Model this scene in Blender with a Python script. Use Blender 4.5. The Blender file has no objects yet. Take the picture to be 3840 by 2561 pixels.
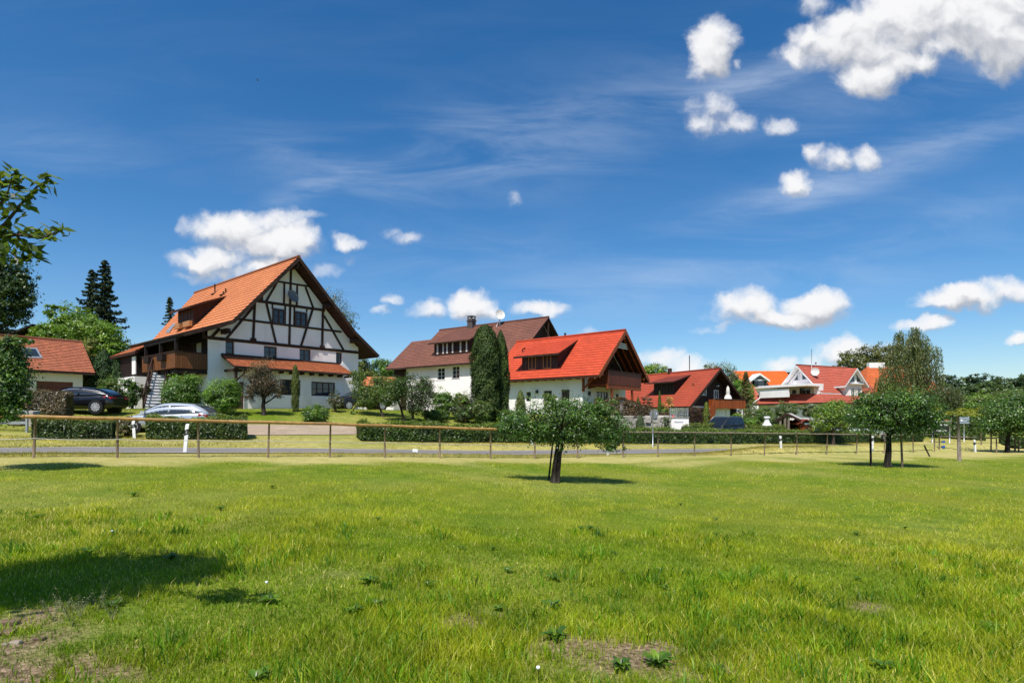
import bpy, math, random
import numpy as np
from mathutils import Vector, Matrix

random.seed(5)
SC = bpy.context.scene
COL = SC.collection
F, CX, HZ, EYE = 2133.3, 1920.0, 1565.0, 1.7   # focal length and horizon of the 3840 px photograph, eye height
R = math.radians

# ------------------------------------------------------------------ terrain
FO = np.array([-14.85, 17.66]); FA = np.array([.891, .454]); FB = np.array([-.454, .891])
def ew(X, Y):
    dx, dy = X - FO[0], Y - FO[1]
    return dx*FA[0] + dy*FA[1], dx*FB[0] + dy*FB[1]
def from_ew(e, w):
    return FO[0] + e*FA[0] + w*FB[0], FO[1] + e*FA[1] + w*FB[1]
def zfence(e):
    return np.interp(e, [-60, -20, 0, 8.9, 17.8, 27.6, 41.5, 48, 80, 200], [-.9, -1.05, -1.26, -1.53, -1.88, -2.06, -2.34, -2.45, -2.6, -2.7])
def zplat(e):
    return np.interp(e, [-60, 0, 12, 20, 31, 45, 54, 80, 200], [.6, .52, .62, .5, .15, -.25, -.8, -1.7, -2.0])
def smooth(t):
    t = np.clip(t, 0, 1); return t*t*(3 - 2*t)
def lump(X, Y):
    return (np.sin(X*.63 + 1.3*np.sin(Y*.41)) * np.cos(Y*.57 + .8*np.sin(X*.29)) * .035
            + np.sin(X*1.9 + Y*.7) * np.sin(Y*1.6 - X*.5) * .012)
def terrain(X, Y):
    X = np.asarray(X, float); Y = np.asarray(Y, float)
    e, w = ew(X, Y)
    zf = zfence(e)
    low = zf - .30*smooth(-w/16.) + lump(X, Y)*smooth(-(w + .6)/2.)
    hump = .34*smooth((e - 29)/6.)*smooth((w - .25)/.7)*smooth((2.3 - w)/.7)
    flat = zf + .05*smooth(w/1.2) + hump
    t = np.clip((w - 6.3)/13.7, 0, 1)
    t = t*(1 - .25*smooth((e-20)/10.)*(1-t))
    k = smooth((e - 24.5)/2.)*smooth((39 - e)/2.)*smooth((w - 11.9)/.9); t = t + (1 - t)*k   # terrace held by the stone wall
    high = (zf + .05) + (zplat(e) - zf - .05)*t
    z = np.where(w < 0, low, np.where(w < 6.3, flat, high))
    far = smooth((np.hypot(X, Y) - 120)/200.)
    z = z*(1 - far) + far*(-.5)
    return z + EYE
def gz(X, Y):
    return float(terrain(X, Y))

def pt(xs, ys, Y):
    return Vector(((xs - CX)/F*Y, Y, EYE + (HZ - ys)/F*Y))
def px(xs, Y):
    return (xs - CX)/F*Y
def hit(xs, ys, y0=2.5, y1=120.):
    # where a line of sight meets the ground
    Y = np.linspace(y0, y1, 6000)
    z = EYE + (HZ - ys)/F*Y
    g = terrain((xs - CX)/F*Y, Y)
    k = np.argmax(z <= g)
    return (float((xs - CX)/F*Y[k]), float(Y[k]), float(g[k]))

# ------------------------------------------------------------------ materials
def lin(r, g, b):
    f = lambda c: (c/255)/12.92 if c/255 <= .04045 else ((c/255 + .055)/1.055)**2.4
    return (f(r), f(g), f(b))
class NT:
    def __init__(s, name):
        s.m = bpy.data.materials.new(name); s.m.use_nodes = True
        s.t = s.m.node_tree; s.t.nodes.clear()
        s.out = s.t.nodes.new('ShaderNodeOutputMaterial')
        s.b = s.t.nodes.new('ShaderNodeBsdfPrincipled')
        s.t.links.new(s.b.outputs[0], s.out.inputs[0])
    def n(s, typ, **kw):
        nd = s.t.nodes.new(typ)
        for k, v in kw.items():
            if k.startswith('i_'):
                key = k[2:]
                key = int(key) if key.isdigit() else key.replace('_', ' ')
                nd.inputs[key].default_value = v
            else: setattr(nd, k, v)
        return nd
    def l(s, a, b): s.t.links.new(a, b)
    def set(s, **kw):
        for k, v in kw.items():
            k = k.replace('_', ' ')
            s.b.inputs[k].default_value = (*v, 1) if isinstance(v, tuple) and len(v) == 3 else v
        return s
def mixc(nt, fac, a, b, mode='MIX'):
    m = nt.n('ShaderNodeMix', data_type='RGBA', blend_type=mode)
    for sock, v in ((m.inputs[0], fac), (m.inputs[6], a), (m.inputs[7], b)):
        if hasattr(v, 'is_linked'): nt.l(v, sock)
        elif isinstance(v, tuple): sock.default_value = (*v, 1) if len(v) == 3 else v
        else: sock.default_value = v
    return m.outputs[2]
def ramp(nt, fac, p0, p1, c0=(0,0,0,1), c1=(1,1,1,1)):
    r = nt.n('ShaderNodeValToRGB'); e = r.color_ramp.elements
    e[0].position, e[1].position = p0, p1; e[0].color, e[1].color = c0, c1
    nt.l(fac, r.inputs[0]); return r.outputs[0]
def coords(nt, kind='Object', scale=(1,1,1)):
    tc = nt.n('ShaderNodeTexCoord'); mp = nt.n('ShaderNodeMapping')
    mp.inputs['Scale'].default_value = scale
    nt.l(tc.outputs[kind], mp.inputs[0]); return mp.outputs[0]
def noise(nt, vec, scale, detail=4, rough=.55):
    n = nt.n('ShaderNodeTexNoise'); n.inputs['Scale'].default_value = scale
    n.inputs['Detail'].default_value = detail; n.inputs['Roughness'].default_value = rough
    nt.l(vec, n.inputs['Vector']); return n.outputs['Fac']
def bump(nt, h, strength=.3, dist=.02):
    b = nt.n('ShaderNodeBump'); b.inputs['Strength'].default_value = strength; b.inputs['Distance'].default_value = dist
    nt.l(h, b.inputs['Height']); nt.l(b.outputs[0], nt.b.inputs['Normal'])
def mat_mottle(name, c, var=.25, scale=3., rough=.8, stain=None, bmp=.15, spec=.3, metal=0., sx=(1,1,1)):
    nt = NT(name); v = coords(nt, 'Object', sx)
    f = noise(nt, v, scale, 6)
    c0 = tuple(x*(1 - var) for x in c); c1 = tuple(min(1, x*(1 + var)) for x in c)
    cc = mixc(nt, ramp(nt, f, .3, .7), c0, c1)
    if stain:
        g = noise(nt, v, scale*.25, 5, .65)
        cc = mixc(nt, ramp(nt, g, .52, .72), cc, stain)
    nt.l(cc, nt.b.inputs['Base Color'])
    nt.set(Roughness=rough, Metallic=metal, **{'Specular IOR Level': spec})
    if bmp: bump(nt, noise(nt, v, scale*9, 3), bmp, .02)
    return nt.m
def mat_wood(name, c, board=.16, axis='X', rough=.65, dark=.45):
    nt = NT(name); tc = nt.n('ShaderNodeTexCoord')
    sep = nt.n('ShaderNodeSeparateXYZ'); nt.l(tc.outputs['Object'], sep.inputs[0])
    if axis == 'XY':
        ad = nt.n('ShaderNodeMath', operation='ADD'); nt.l(sep.outputs[0], ad.inputs[0]); nt.l(sep.outputs[1], ad.inputs[1]); s = ad.outputs[0]
    else: s = sep.outputs['XYZ'.index(axis)]
    dv = nt.n('ShaderNodeMath', operation='DIVIDE'); nt.l(s, dv.inputs[0]); dv.inputs[1].default_value = board
    fl = nt.n('ShaderNodeMath', operation='FLOOR'); nt.l(dv.outputs[0], fl.inputs[0])
    fr = nt.n('ShaderNodeMath', operation='FRACT'); nt.l(dv.outputs[0], fr.inputs[0])
    wn = nt.n('ShaderNodeTexWhiteNoise', noise_dimensions='1D'); nt.l(fl.outputs[0], wn.inputs['W'])
    cc = mixc(nt, wn.outputs['Value'], tuple(x*.72 for x in c), tuple(min(1, x*1.25) for x in c))
    g = noise(nt, coords(nt, 'Object', (9, 9, 1.2)), 2.2, 5)
    cc = mixc(nt, ramp(nt, g, .35, .7), cc, tuple(x*.6 for x in c))
    gap = ramp(nt, fr.outputs[0], .05, .10)
    cc = mixc(nt, gap, tuple(x*dark*.4 for x in c), cc)
    nt.l(cc, nt.b.inputs['Base Color']); nt.set(Roughness=rough, **{'Specular IOR Level': .25})
    bump(nt, gap, .5, .02)
    return nt.m
def mat_tile(name, c, course=.36, width=.28, moss=None, joint_shade=.45, var=.3, jsize=.012, line=.13):
    nt = NT(name); uv = nt.n('ShaderNodeUVMap')
    br = nt.n('ShaderNodeTexBrick'); nt.l(uv.outputs[0], br.inputs['Vector'])
    br.inputs['Scale'].default_value = 1; br.inputs['Brick Width'].default_value = width; br.inputs['Row Height'].default_value = course
    br.inputs['Mortar Size'].default_value = jsize; br.inputs['Mortar Smooth'].default_value = .5
    br.inputs['Color1'].default_value = (*[x*(1 - var*.45) for x in c], 1)
    br.inputs['Color2'].default_value = (*[min(1, x*(1 + var*.4)) for x in c], 1)
    br.inputs['Mortar'].default_value = (*[x*(.55 + .45*joint_shade) for x in c], 1)
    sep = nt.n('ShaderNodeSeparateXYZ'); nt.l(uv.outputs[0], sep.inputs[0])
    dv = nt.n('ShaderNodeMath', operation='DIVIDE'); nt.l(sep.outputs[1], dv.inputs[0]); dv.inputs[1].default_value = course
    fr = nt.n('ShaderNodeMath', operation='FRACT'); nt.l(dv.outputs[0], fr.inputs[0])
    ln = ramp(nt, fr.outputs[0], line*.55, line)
    f = noise(nt, uv.outputs[0], .55, 6, .65)
    cc = mixc(nt, ramp(nt, f, .35, .75), br.outputs['Color'], tuple(x*.70 for x in c))
    sp = noise(nt, uv.outputs[0], 6., 4, .65)
    cc = mixc(nt, ramp(nt, sp, .50, .70, c1=(.7,.7,.7,1)), cc, tuple(min(1, x*1.22 + .012) for x in c))
    bl = noise(nt, uv.outputs[0], 2.3, 5, .7); cc = mixc(nt, ramp(nt, bl, .56, .74, c1=(.5,.5,.5,1)), cc, tuple(x*.55 + .008 for x in c))
    if moss:
        g = noise(nt, uv.outputs[0], .35, 6, .7)
        cc = mixc(nt, ramp(nt, g, .52, .75, c1=(.6,.6,.6,1)), cc, moss)
    cc = mixc(nt, ln, tuple(x*joint_shade for x in c), cc)  # dark line at each course foot: tile joint plus painted shade of the overlap
    nt.l(cc, nt.b.inputs['Base Color']); nt.set(Roughness=.75, **{'Specular IOR Level': .25})
    bump(nt, br.outputs['Fac'], -.5, .02)
    return nt.m
def mat_plain(name, c, rough=.5, metal=0., spec=.5, emit=None):
    nt = NT(name); nt.set(Base_Color=c, Roughness=rough, Metallic=metal, **{'Specular IOR Level': spec})
    return nt.m
def mat_foliage(name, trans=.35, rough=.5, spec=.35):
    nt = NT(name)
    at = nt.n('ShaderNodeAttribute', attribute_name='col')
    v = coords(nt, 'Object'); f = noise(nt, v, 1.1, 3)
    cc = mixc(nt, ramp(nt, f, .35, .7, (.72,.75,.8,1), (1.22,1.18,1.1,1)), (0,0,0), (1,1,1))
    mul = nt.n('ShaderNodeMix', data_type='RGBA', blend_type='MULTIPLY'); mul.inputs[0].default_value = 1
    nt.l(at.outputs['Color'], mul.inputs[6])
    r = ramp(nt, f, .35, .7, (.72,.75,.8,1), (1.22,1.18,1.1,1)); nt.l(r, mul.inputs[7])
    nt.l(mul.outputs[2], nt.b.inputs['Base Color']); nt.set(Roughness=rough, **{'Specular IOR Level': spec})
    tr = nt.n('ShaderNodeBsdfTranslucent')
    warm = mixc(nt, 1., mul.outputs[2], (1.25, 1.25, .55), 'MULTIPLY'); nt.l(warm, tr.inputs[0])
    mx = nt.n('ShaderNodeMixShader'); mx.inputs[0].default_value = trans
    nt.l(nt.b.outputs[0], mx.inputs[1]); nt.l(tr.outputs[0], mx.inputs[2]); nt.l(mx.outputs[0], nt.out.inputs[0])
    return nt.m

M = {}
M['foliage'] = mat_foliage('foliage', .38, .42, .5)
M['grass'] = mat_foliage('grass_blades', .42, .5, .3)
M['needle'] = mat_foliage('needles', .12, .6, .2)
M['bark'] = mat_mottle('bark', (.07,.052,.04), .5, 14, .95, bmp=.6, spec=.1, sx=(1,1,.25))
M['bark_dark'] = mat_mottle('dark_bark', (.024,.019,.015), .5, 14, .95, (.075,.072,.06), .6, .1, sx=(1,1,.25))
M['plaster'] = mat_mottle('white_plaster', (.87,.825,.815), .04, 1.6, .85, (.66,.62,.58), .08, .2, 0., (1,1,.35))
M['plaster_warm'] = mat_mottle('cream_plaster', (.72,.67,.60), .05, 1.3, .85, (.60,.55,.48), .06, .2)
M['beam'] = mat_mottle('dark_timber', (.040,.021,.015), .45, 3, .75, (.07,.045,.035), bmp=.4, spec=.2, sx=(.6,.6,.6))
M['soffit'] = mat_wood('soffit_boards', (.055,.020,.011), .14, 'X')
M['brown_wood'] = mat_wood('brown_cladding', (.045,.020,.013), .15, 'XY')
M['dark_wood'] = mat_wood('dark_cladding', (.018,.010,.008), .15, 'XY')
M['balcony_wood'] = mat_wood('balcony_boards', (.20,.072,.022), .17, 'XY', .5)
M['red_wood'] = mat_wood('red_balcony_boards', (.16,.038,.016), .2, 'XY', .5)
M['orange_wood'] = mat_wood('orange_balcony_boards', (.30,.07,.018), .28, 'XY', .5)
M['glass'] = mat_plain('window_glass', (.018,.026,.036), .04, 0, .8)
M['frame_brown'] = mat_plain('brown_window_frame', (.045,.018,.011), .5)
M['frame_white'] = mat_plain('white_window_frame', (.75,.75,.74), .4)
M['frame_gold'] = mat_plain('light_wood_frame', (.36,.17,.06), .5)
M['curtain'] = mat_plain('curtain', (.6,.58,.54), .9)
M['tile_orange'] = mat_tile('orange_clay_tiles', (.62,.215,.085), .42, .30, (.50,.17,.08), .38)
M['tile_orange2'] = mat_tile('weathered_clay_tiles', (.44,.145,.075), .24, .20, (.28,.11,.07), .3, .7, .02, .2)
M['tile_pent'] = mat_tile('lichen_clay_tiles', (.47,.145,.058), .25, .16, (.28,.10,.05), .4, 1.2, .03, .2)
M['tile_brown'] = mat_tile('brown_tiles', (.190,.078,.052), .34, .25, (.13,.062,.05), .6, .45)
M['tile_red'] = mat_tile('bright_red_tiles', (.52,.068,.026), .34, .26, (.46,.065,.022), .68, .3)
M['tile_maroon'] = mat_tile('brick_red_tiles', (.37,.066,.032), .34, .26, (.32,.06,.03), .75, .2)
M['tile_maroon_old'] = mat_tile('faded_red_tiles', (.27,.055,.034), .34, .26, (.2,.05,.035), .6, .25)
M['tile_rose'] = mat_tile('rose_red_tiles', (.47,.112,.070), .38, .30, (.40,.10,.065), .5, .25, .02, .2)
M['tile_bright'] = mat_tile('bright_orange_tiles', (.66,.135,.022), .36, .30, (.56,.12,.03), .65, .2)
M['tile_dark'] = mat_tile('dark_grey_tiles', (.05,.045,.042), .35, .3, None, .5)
M['steel'] = mat_mottle('galvanised_steel', (.42,.43,.44), .2, 8, .45, None, 0, .5, .7)
M['dish'] = mat_plain('grey_dish', (.13,.14,.16), .5, .0)
M['dish_white'] = mat_plain('pale_dish', (.62,.60,.56), .5)
M['white'] = mat_mottle('white_paint', (.78,.78,.77), .08, 6, .5, (.55,.54,.5), 0)
M['black'] = mat_plain('black_plastic', (.012,.012,.013), .5)
M['rubber'] = mat_plain('tyre_rubber', (.018,.018,.019), .85, 0, .2)
M['rim'] = mat_plain('alloy_rim', (.60,.61,.63), .3, .25)
M['tinted'] = mat_plain('tinted_car_glass', (.012,.016,.020), .12, 0, .3)
M['wood_gold'] = mat_mottle('varnished_round_rail', (.33,.19,.060), .35, 5, .6, (.22,.14,.065), .3, .3, sx=(1,1,1))
M['wood_grey'] = mat_mottle('grey_weathered_wood', (.20,.165,.125), .4, 7, .85, (.11,.09,.07), .5, .15, sx=(1,1,.3))
M['wood_post'] = mat_mottle('brown_fence_post', (.17,.125,.078), .4, 9, .85, (.09,.07,.05), .5, .15, sx=(1,1,.25))
M['stone'] = mat_mottle('pale_limestone', (.36,.33,.29), .4, 3.2, .9, (.22,.20,.175), .8, .15)
M['wire'] = mat_plain('fence_wire', (.42,.41,.38), .5, .3)
M['terracotta'] = mat_mottle('terracotta', (.46,.15,.07), .15, 4, .8)
M['red_plastic'] = mat_plain('red_reflector', (.5,.02,.02), .3)
M['tail'] = mat_plain('tail_lamp_red', (.32,.012,.018), .15)
M['lamp_glass'] = mat_plain('headlamp_glass', (.62,.64,.66), .12)
M['clear_glass'] = mat_plain('pale_glass_panel', (.25,.29,.28), .1)
M['blue_plastic'] = mat_plain('blue_plastic', (.015,.07,.24), .45)

# ------------------------------------------------------------------ mesh collecting
class MB:
    def __init__(s): s.v = []; s.f = []; s.mi = []; s.uv = []; s.has_uv = False; s.sm = []
    def face(s, pts, mi=0, uv=None, smooth=False):
        b = len(s.v); s.v += [tuple(p) for p in pts]; s.f.append(tuple(range(b, b + len(pts)))); s.mi.append(mi); s.sm.append(smooth)
        s.uv.append(uv); s.has_uv |= uv is not None
    def box(s, x0, x1, y0, y1, z0, z1, mi=0):
        if x0 > x1: x0, x1 = x1, x0
        if y0 > y1: y0, y1 = y1, y0
        if z0 > z1: z0, z1 = z1, z0
        s.hexa([(x0,y0,z0),(x1,y0,z0),(x1,y1,z0),(x0,y1,z0),(x0,y0,z1),(x1,y0,z1),(x1,y1,z1),(x0,y1,z1)], mi)
    def hexa(s, c, mi=0):
        b = len(s.v); s.v += [tuple(p) for p in c]
        for q in ((0,3,2,1),(4,5,6,7),(0,1,5,4),(1,2,6,5),(2,3,7,6),(3,0,4,7)):
            s.f.append(tuple(b + i for i in q)); s.mi.append(mi); s.uv.append(None); s.sm.append(False)
    def bar(s, p, q, w, h, mi=0, up=(0,0,1)):
        p, q = Vector(p), Vector(q); d = (q - p).normalized(); up = Vector(up)
        a = d.cross(up)
        if a.length < 1e-4: a = d.cross(Vector((1,0,0)))
        a.normalize(); b = a.cross(d).normalized()
        a *= w/2; b *= h/2
        s.hexa([p-a-b, p+a-b, q+a-b, q-a-b, p-a+b, p+a+b, q+a+b, q-a+b], mi)
    def tube(s, pts, r, seg=8, mi=0, cap=True):
        pts = [Vector(p) for p in pts]
        rr = r if isinstance(r, (list, tuple)) else [r]*len(pts)
        b = len(s.v); n = len(pts); ref = None
        for i, p in enumerate(pts):
            d = (pts[min(i+1, n-1)] - pts[max(i-1, 0)]).normalized()
            a = d.cross(Vector((0,0,1))) if abs(d.z) < .9 else d.cross(Vector((0,1,0)))
            a.normalize(); c = d.cross(a).normalized()
            for k in range(seg):
                t = 2*math.pi*k/seg
                s.v.append(tuple(p + a*math.cos(t)*rr[i] + c*math.sin(t)*rr[i]))
        for i in range(n - 1):
            for k in range(seg):
                k2 = (k + 1) % seg
                s.f.append((b+i*seg+k, b+i*seg+k2, b+(i+1)*seg+k2, b+(i+1)*seg+k)); s.mi.append(mi); s.uv.append(None); s.sm.append(True)
        if cap:
            s.f.append(tuple(b + k for k in range(seg))); s.f.append(tuple(b + (n-1)*seg + k for k in reversed(range(seg))))
            s.mi += [mi, mi]; s.uv += [None, None]; s.sm += [False, False]
    def prism(s, poly, to3, d0, d1, mi=0):
        # poly: 2-D outline; to3(x, z, d) -> point; between depths d0 and d1
        n = len(poly); b = len(s.v)
        for d in (d0, d1): s.v += [tuple(to3(x, z, d)) for x, z in poly]
        s.f.append(tuple(b + i for i in range(n))); s.f.append(tuple(b + n + i for i in reversed(range(n))))
        s.mi += [mi, mi]; s.uv += [None]*2; s.sm += [False]*2
        for i in range(n):
            j = (i + 1) % n
            s.f.append((b+i, b+n+i, b+n+j, b+j)); s.mi.append(mi); s.uv.append(None); s.sm.append(False)
    def tiles(s, a, b, c, d, course=.4, lift=.03, mi=0):
        # a-b the eave, d-c the upper edge; overlapping courses
        a, b, c, d = map(Vector, (a, b, c, d))
        nrm = (b - a).cross(d - a).normalized()
        if nrm.z < 0: nrm = -nrm
        L = ((d - a).length + (c - b).length)/2; n = max(1, round(L/course)); W = (b - a).length
        ud = (b - a).normalized(); prev = None
        for i in range(n):
            t0, t1 = i/n, (i + 1)/n
            p0, p1 = a.lerp(d, t0) + nrm*lift, b.lerp(c, t0) + nrm*lift
            q0, q1 = a.lerp(d, t1), b.lerp(c, t1)
            U = lambda p, v: ((p - a).dot(ud), v)
            s.face([p0, p1, q1, q0], mi, [U(p0, i*course), U(p1, i*course), U(q1, (i+1)*course), U(q0, (i+1)*course)])
            lo0, lo1 = (a.lerp(d, t0), b.lerp(c, t0))
            s.face([lo0, lo1, p1, p0], mi, [U(lo0, i*course - .01), U(lo1, i*course - .01), U(p1, i*course + .01), U(p0, i*course + .01)])
    def each(s, name, mats, parent=None):
        # every separate piece becomes a part of its own
        par = list(range(len(s.v)))
        def fd(i):
            while par[i] != i: par[i] = par[par[i]]; i = par[i]
            return i
        for f in s.f:
            for i in f[1:]: par[fd(i)] = fd(f[0])
        groups = {}
        for k, f in enumerate(s.f): groups.setdefault(fd(f[0]), []).append(k)
        out = []
        for ks in groups.values():
            m = MB(); mp = {}
            for k in ks:
                for i in s.f[k]:
                    if i not in mp: mp[i] = len(m.v); m.v.append(s.v[i])
                m.f.append(tuple(mp[i] for i in s.f[k])); m.mi.append(s.mi[k]); m.sm.append(s.sm[k]); m.uv.append(s.uv[k])
            out.append(m.build(name, mats, parent))
        return out
    def build(s, name, mats, parent=None, loc=None, smooth=None):
        me = bpy.data.meshes.new(name); me.from_pydata(s.v, [], s.f)
        if not isinstance(mats, (list, tuple)): mats = [mats]
        for m in mats: me.materials.append(M[m] if isinstance(m, str) else m)
        me.polygons.foreach_set('material_index', s.mi)
        me.polygons.foreach_set('use_smooth', [bool(x) if smooth is None else smooth for x in s.sm])
        if s.has_uv:
            ul = me.uv_layers.new(name='UVMap'); k = 0
            for f, uv in zip(s.f, s.uv):
                for i in range(len(f)):
                    ul.data[k].uv = uv[i] if uv else (0, 0); k += 1
        me.update(); o = bpy.data.objects.new(name, me); COL.objects.link(o)
        if parent: o.parent = parent
        if loc is not None: o.location = loc
        return o

def thing(name, label, cat, loc=(0,0,0), rz=0., group=None):
    o = bpy.data.objects.new(name, None); COL.objects.link(o)
    o.empty_display_size = .3; o.location = loc; o.rotation_euler = (0, 0, rz)
    o['label'] = label; o['category'] = cat
    if group: o['group'] = group
    return o
def tag(o, label, cat, group=None):
    o['label'] = label; o['category'] = cat
    if group: o['group'] = group
    return o
def struct(o, kind='structure', label=None):
    o['kind'] = kind
    if label: o['label'] = label
    return o
def dup(root, loc, rz, label, group=None, s=1.):
    r = root.copy(); COL.objects.link(r); r.location = loc; r.rotation_euler = (0, 0, rz); r['label'] = label; r.scale = (s, s, s)
    if group: r['group'] = group
    for ch in list(root.children):
        c = ch.copy(); COL.objects.link(c); c.parent = r
        for g in ch.children:
            d = g.copy(); COL.objects.link(d); d.parent = c
    return r

class Frame:
    # a building's own axes: x along the gable wall, y back along the ridge, z up from its floor
    def __init__(s, O, ang):
        s.O = Vector(O); s.ang = ang; c, n = math.cos(ang), math.sin(ang)
        s.u = Vector((c, n, 0)); s.s = Vector((-n, c, 0))
        d = Vector((0, 0, EYE)) - s.O; s.C = Vector((d.dot(s.u), d.dot(s.s), d.z))
    def ray(s, xs, ys):
        d = Vector(((xs - CX)/F, 1, (HZ - ys)/F)); return Vector((d.dot(s.u), d.dot(s.s), d.z))
    def aty(s, xs, ys, b=0.):
        r = s.ray(xs, ys); p = s.C + r*((b - s.C.y)/r.y); return p.x, p.z
    def atx(s, xs, ys, a=0.):
        r = s.ray(xs, ys); p = s.C + r*((a - s.C.x)/r.x); return p.y, p.z
    def onslope(s, xs, ys, a0, z0, m):
        # meets the roof plane z = z0 + m (x - a0)
        r = s.ray(xs, ys); t = (z0 + m*(s.C.x - a0) - s.C.z)/(r.z - m*r.x); return s.C + r*t

# ------------------------------------------------------------------ leaves
def cards(name, P, N, L, Wd, col, mat, parent=None, droop=None, loc=None, core=None):
    n = len(P); rng = np.random.default_rng(n + 17)
    N = N/np.maximum(np.linalg.norm(N, axis=1, keepdims=True), 1e-6)
    t = rng.normal(size=(n, 3)) if droop is None else droop
    t = t - N*np.sum(t*N, axis=1, keepdims=True); t /= np.maximum(np.linalg.norm(t, axis=1, keepdims=True), 1e-6)
    b = np.cross(N, t)
    L = np.broadcast_to(L, (n,))[:, None]; Wd = np.broadcast_to(Wd, (n,))[:, None]
    V = np.empty((n, 4, 3)); V[:, 0] = P - t*L*.5; V[:, 2] = P + t*L*.5; V[:, 1] = P + b*Wd*.5 + N*Wd*.12; V[:, 3] = P - b*Wd*.5 + N*Wd*.12
    nv = n*4; V = V.reshape(-1, 3); C = np.ones((n, 4, 4)); C[:, :, :3] = np.clip(col, 0, 1)[:, None, :]; C = C.reshape(-1, 4)
    faces = np.arange(nv).reshape(-1, 4)
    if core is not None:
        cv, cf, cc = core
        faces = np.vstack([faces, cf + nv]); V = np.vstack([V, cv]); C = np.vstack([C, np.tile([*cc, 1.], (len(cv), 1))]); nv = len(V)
    me = bpy.data.meshes.new(name); nf = len(faces)
    me.vertices.add(nv); me.vertices.foreach_set('co', V.ravel())
    me.loops.add(nf*4); me.loops.foreach_set('vertex_index', faces.ravel().astype(np.int32))
    me.polygons.add(nf); me.polygons.foreach_set('loop_start', np.arange(0, nf*4, 4, dtype=np.int32))
    me.polygons.foreach_set('loop_total', np.full(nf, 4, dtype=np.int32))
    a = me.attributes.new('col', 'FLOAT_COLOR', 'POINT'); a.data.foreach_set('color', C.ravel())
    me.materials.append(M[mat]); me.update(calc_edges=True)
    o = bpy.data.objects.new(name, me); COL.objects.link(o)
    if parent: o.parent = parent
    if loc is not None: o.location = loc
    return o
def tint(rng, n, base, var=.25, clump=None):
    base = np.array(base); k = 1 + var*rng.normal(size=(n, 1))
    hue = 1 + .10*rng.normal(size=(n, 3))*np.array([1, .35, .6])
    return np.clip(base*k*hue, base*.25, 1)
def sph(rng, n):
    d = rng.normal(size=(n, 3)); return d/np.linalg.norm(d, axis=1, keepdims=True)
def crown_pts(rng, lobes, n, per=45, sig=.16, shell=.45, rough=.22, gap=0.):
    lob = np.array(lobes, float); area = np.power(lob[:, 3]*lob[:, 4]*lob[:, 5], 2/3); pr = area/area.sum()
    K = max(8, n//per); li = rng.choice(len(lob), K, p=pr); d = sph(rng, K)
    ph = rng.uniform(0, 6.28, (len(lob), 6))[li]
    bmp = 1 + rough*(np.sin(d[:, 0]*5 + ph[:, 0])*np.sin(d[:, 2]*5 + ph[:, 1])*.7 + np.sin(d[:, 1]*9 + ph[:, 2])*np.sin(d[:, 0]*8 + ph[:, 3])*.5 + .35*rng.normal(size=K))
    rad = (1 - shell*rng.random(K)**1.6)*bmp
    c = lob[li, :3] + d*lob[li, 3:6]*rad[:, None]
    ci = rng.integers(0, K, n); r = np.power(lob[li, 3]*lob[li, 4]*lob[li, 5], 1/3)[ci]
    off = rng.normal(size=(n, 3))*(sig*r)[:, None]*np.array([1, 1, .65])
    P = c[ci] + off
    N = d[ci]*.55 + np.array([0, 0, .45]) + off/np.maximum(np.linalg.norm(off, axis=1, keepdims=True), 1e-6)*.3 + rng.normal(size=(n, 3))*.45
    return P, N, ci, K
def leafy(name, lobes, n, size, cols, mat='foliage', parent=None, seed=1, per=45, sig=.16, shell=.45, rough=.22, aspect=.55, blossom=None, zmin=None, gain=1.75):
    rng = np.random.default_rng(seed)
    P, N, ci, K = crown_pts(rng, lobes, n, per, sig, shell, rough)
    cols = np.array(cols); which = rng.integers(0, len(cols), K)[ci]; swap = rng.random(n) < .25
    which[swap] = rng.integers(0, len(cols), swap.sum())
    shade = (1 + .18*rng.normal(size=K))[ci][:, None]
    col = tint(rng, n, (1, 1, 1), .16)*cols[which]*np.clip(shade, .5, 1.6)*gain
    if blossom is not None:
        frac, bc = blossom; m = rng.random(n) < frac; col[m] = np.array(bc)*(.8 + .3*rng.random((m.sum(), 1)))
    if zmin is not None:
        k = P[:, 2] > zmin + np.where(zmin > .1, .75, 0.)*(rng.random(K) - .35)[ci]; P, N, col = P[k], N[k], col[k]; n = len(P)
    L = size*rng.uniform(.7, 1.3, n)
    return cards(name, P, N, L, L*aspect, col, mat, parent)
def trunk_mesh(mb, h, r, lean=(0,0), limbs=5, spread=1., rng=None, seg=8, h0=.35, up=.75, rtop=.5, twin=None):
    rng = rng or random
    pts = [(lean[0]*t + rng.uniform(-.3, .3)*r*(t > 0), lean[1]*t, h*t - .12*(t == 0)) for t in (0, .12, .35, .65, 1)]
    mb.tube(pts, [r*1.45, r*1.05, r*.9, r*.75, r*rtop], seg)
    if twin: mb.tube([(r*.6, .05, -.1), (twin*.35 + r*.5, .05, h*.5), (twin, .1, h*1.15)], [r*.8, r*.62, r*.3], seg)
    for i in range(limbs):
        t = h0 + (1 - h0)*i/max(1, limbs - 1); a = 2.4*i + rng.uniform(-.4, .4); L = spread*rng.uniform(.7, 1.15)
        b = Vector((lean[0]*t, lean[1]*t, h*t*.97)); q = b + Vector((math.cos(a)*L*.45, math.sin(a)*L*.45, L*up*.35)); e = b + Vector((math.cos(a)*L, math.sin(a)*L, L*up*rng.uniform(.7, 1.1)))
        mb.tube([b, q, e], [r*.5, r*.34, r*.08], 6)
        for s in (-1, 1):
            a2 = a + s*.7; q2 = q + Vector((math.cos(a2)*L*.5, math.sin(a2)*L*.5, L*up*.45)); mb.tube([q, q2], [r*.24, r*.05], 5)
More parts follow.
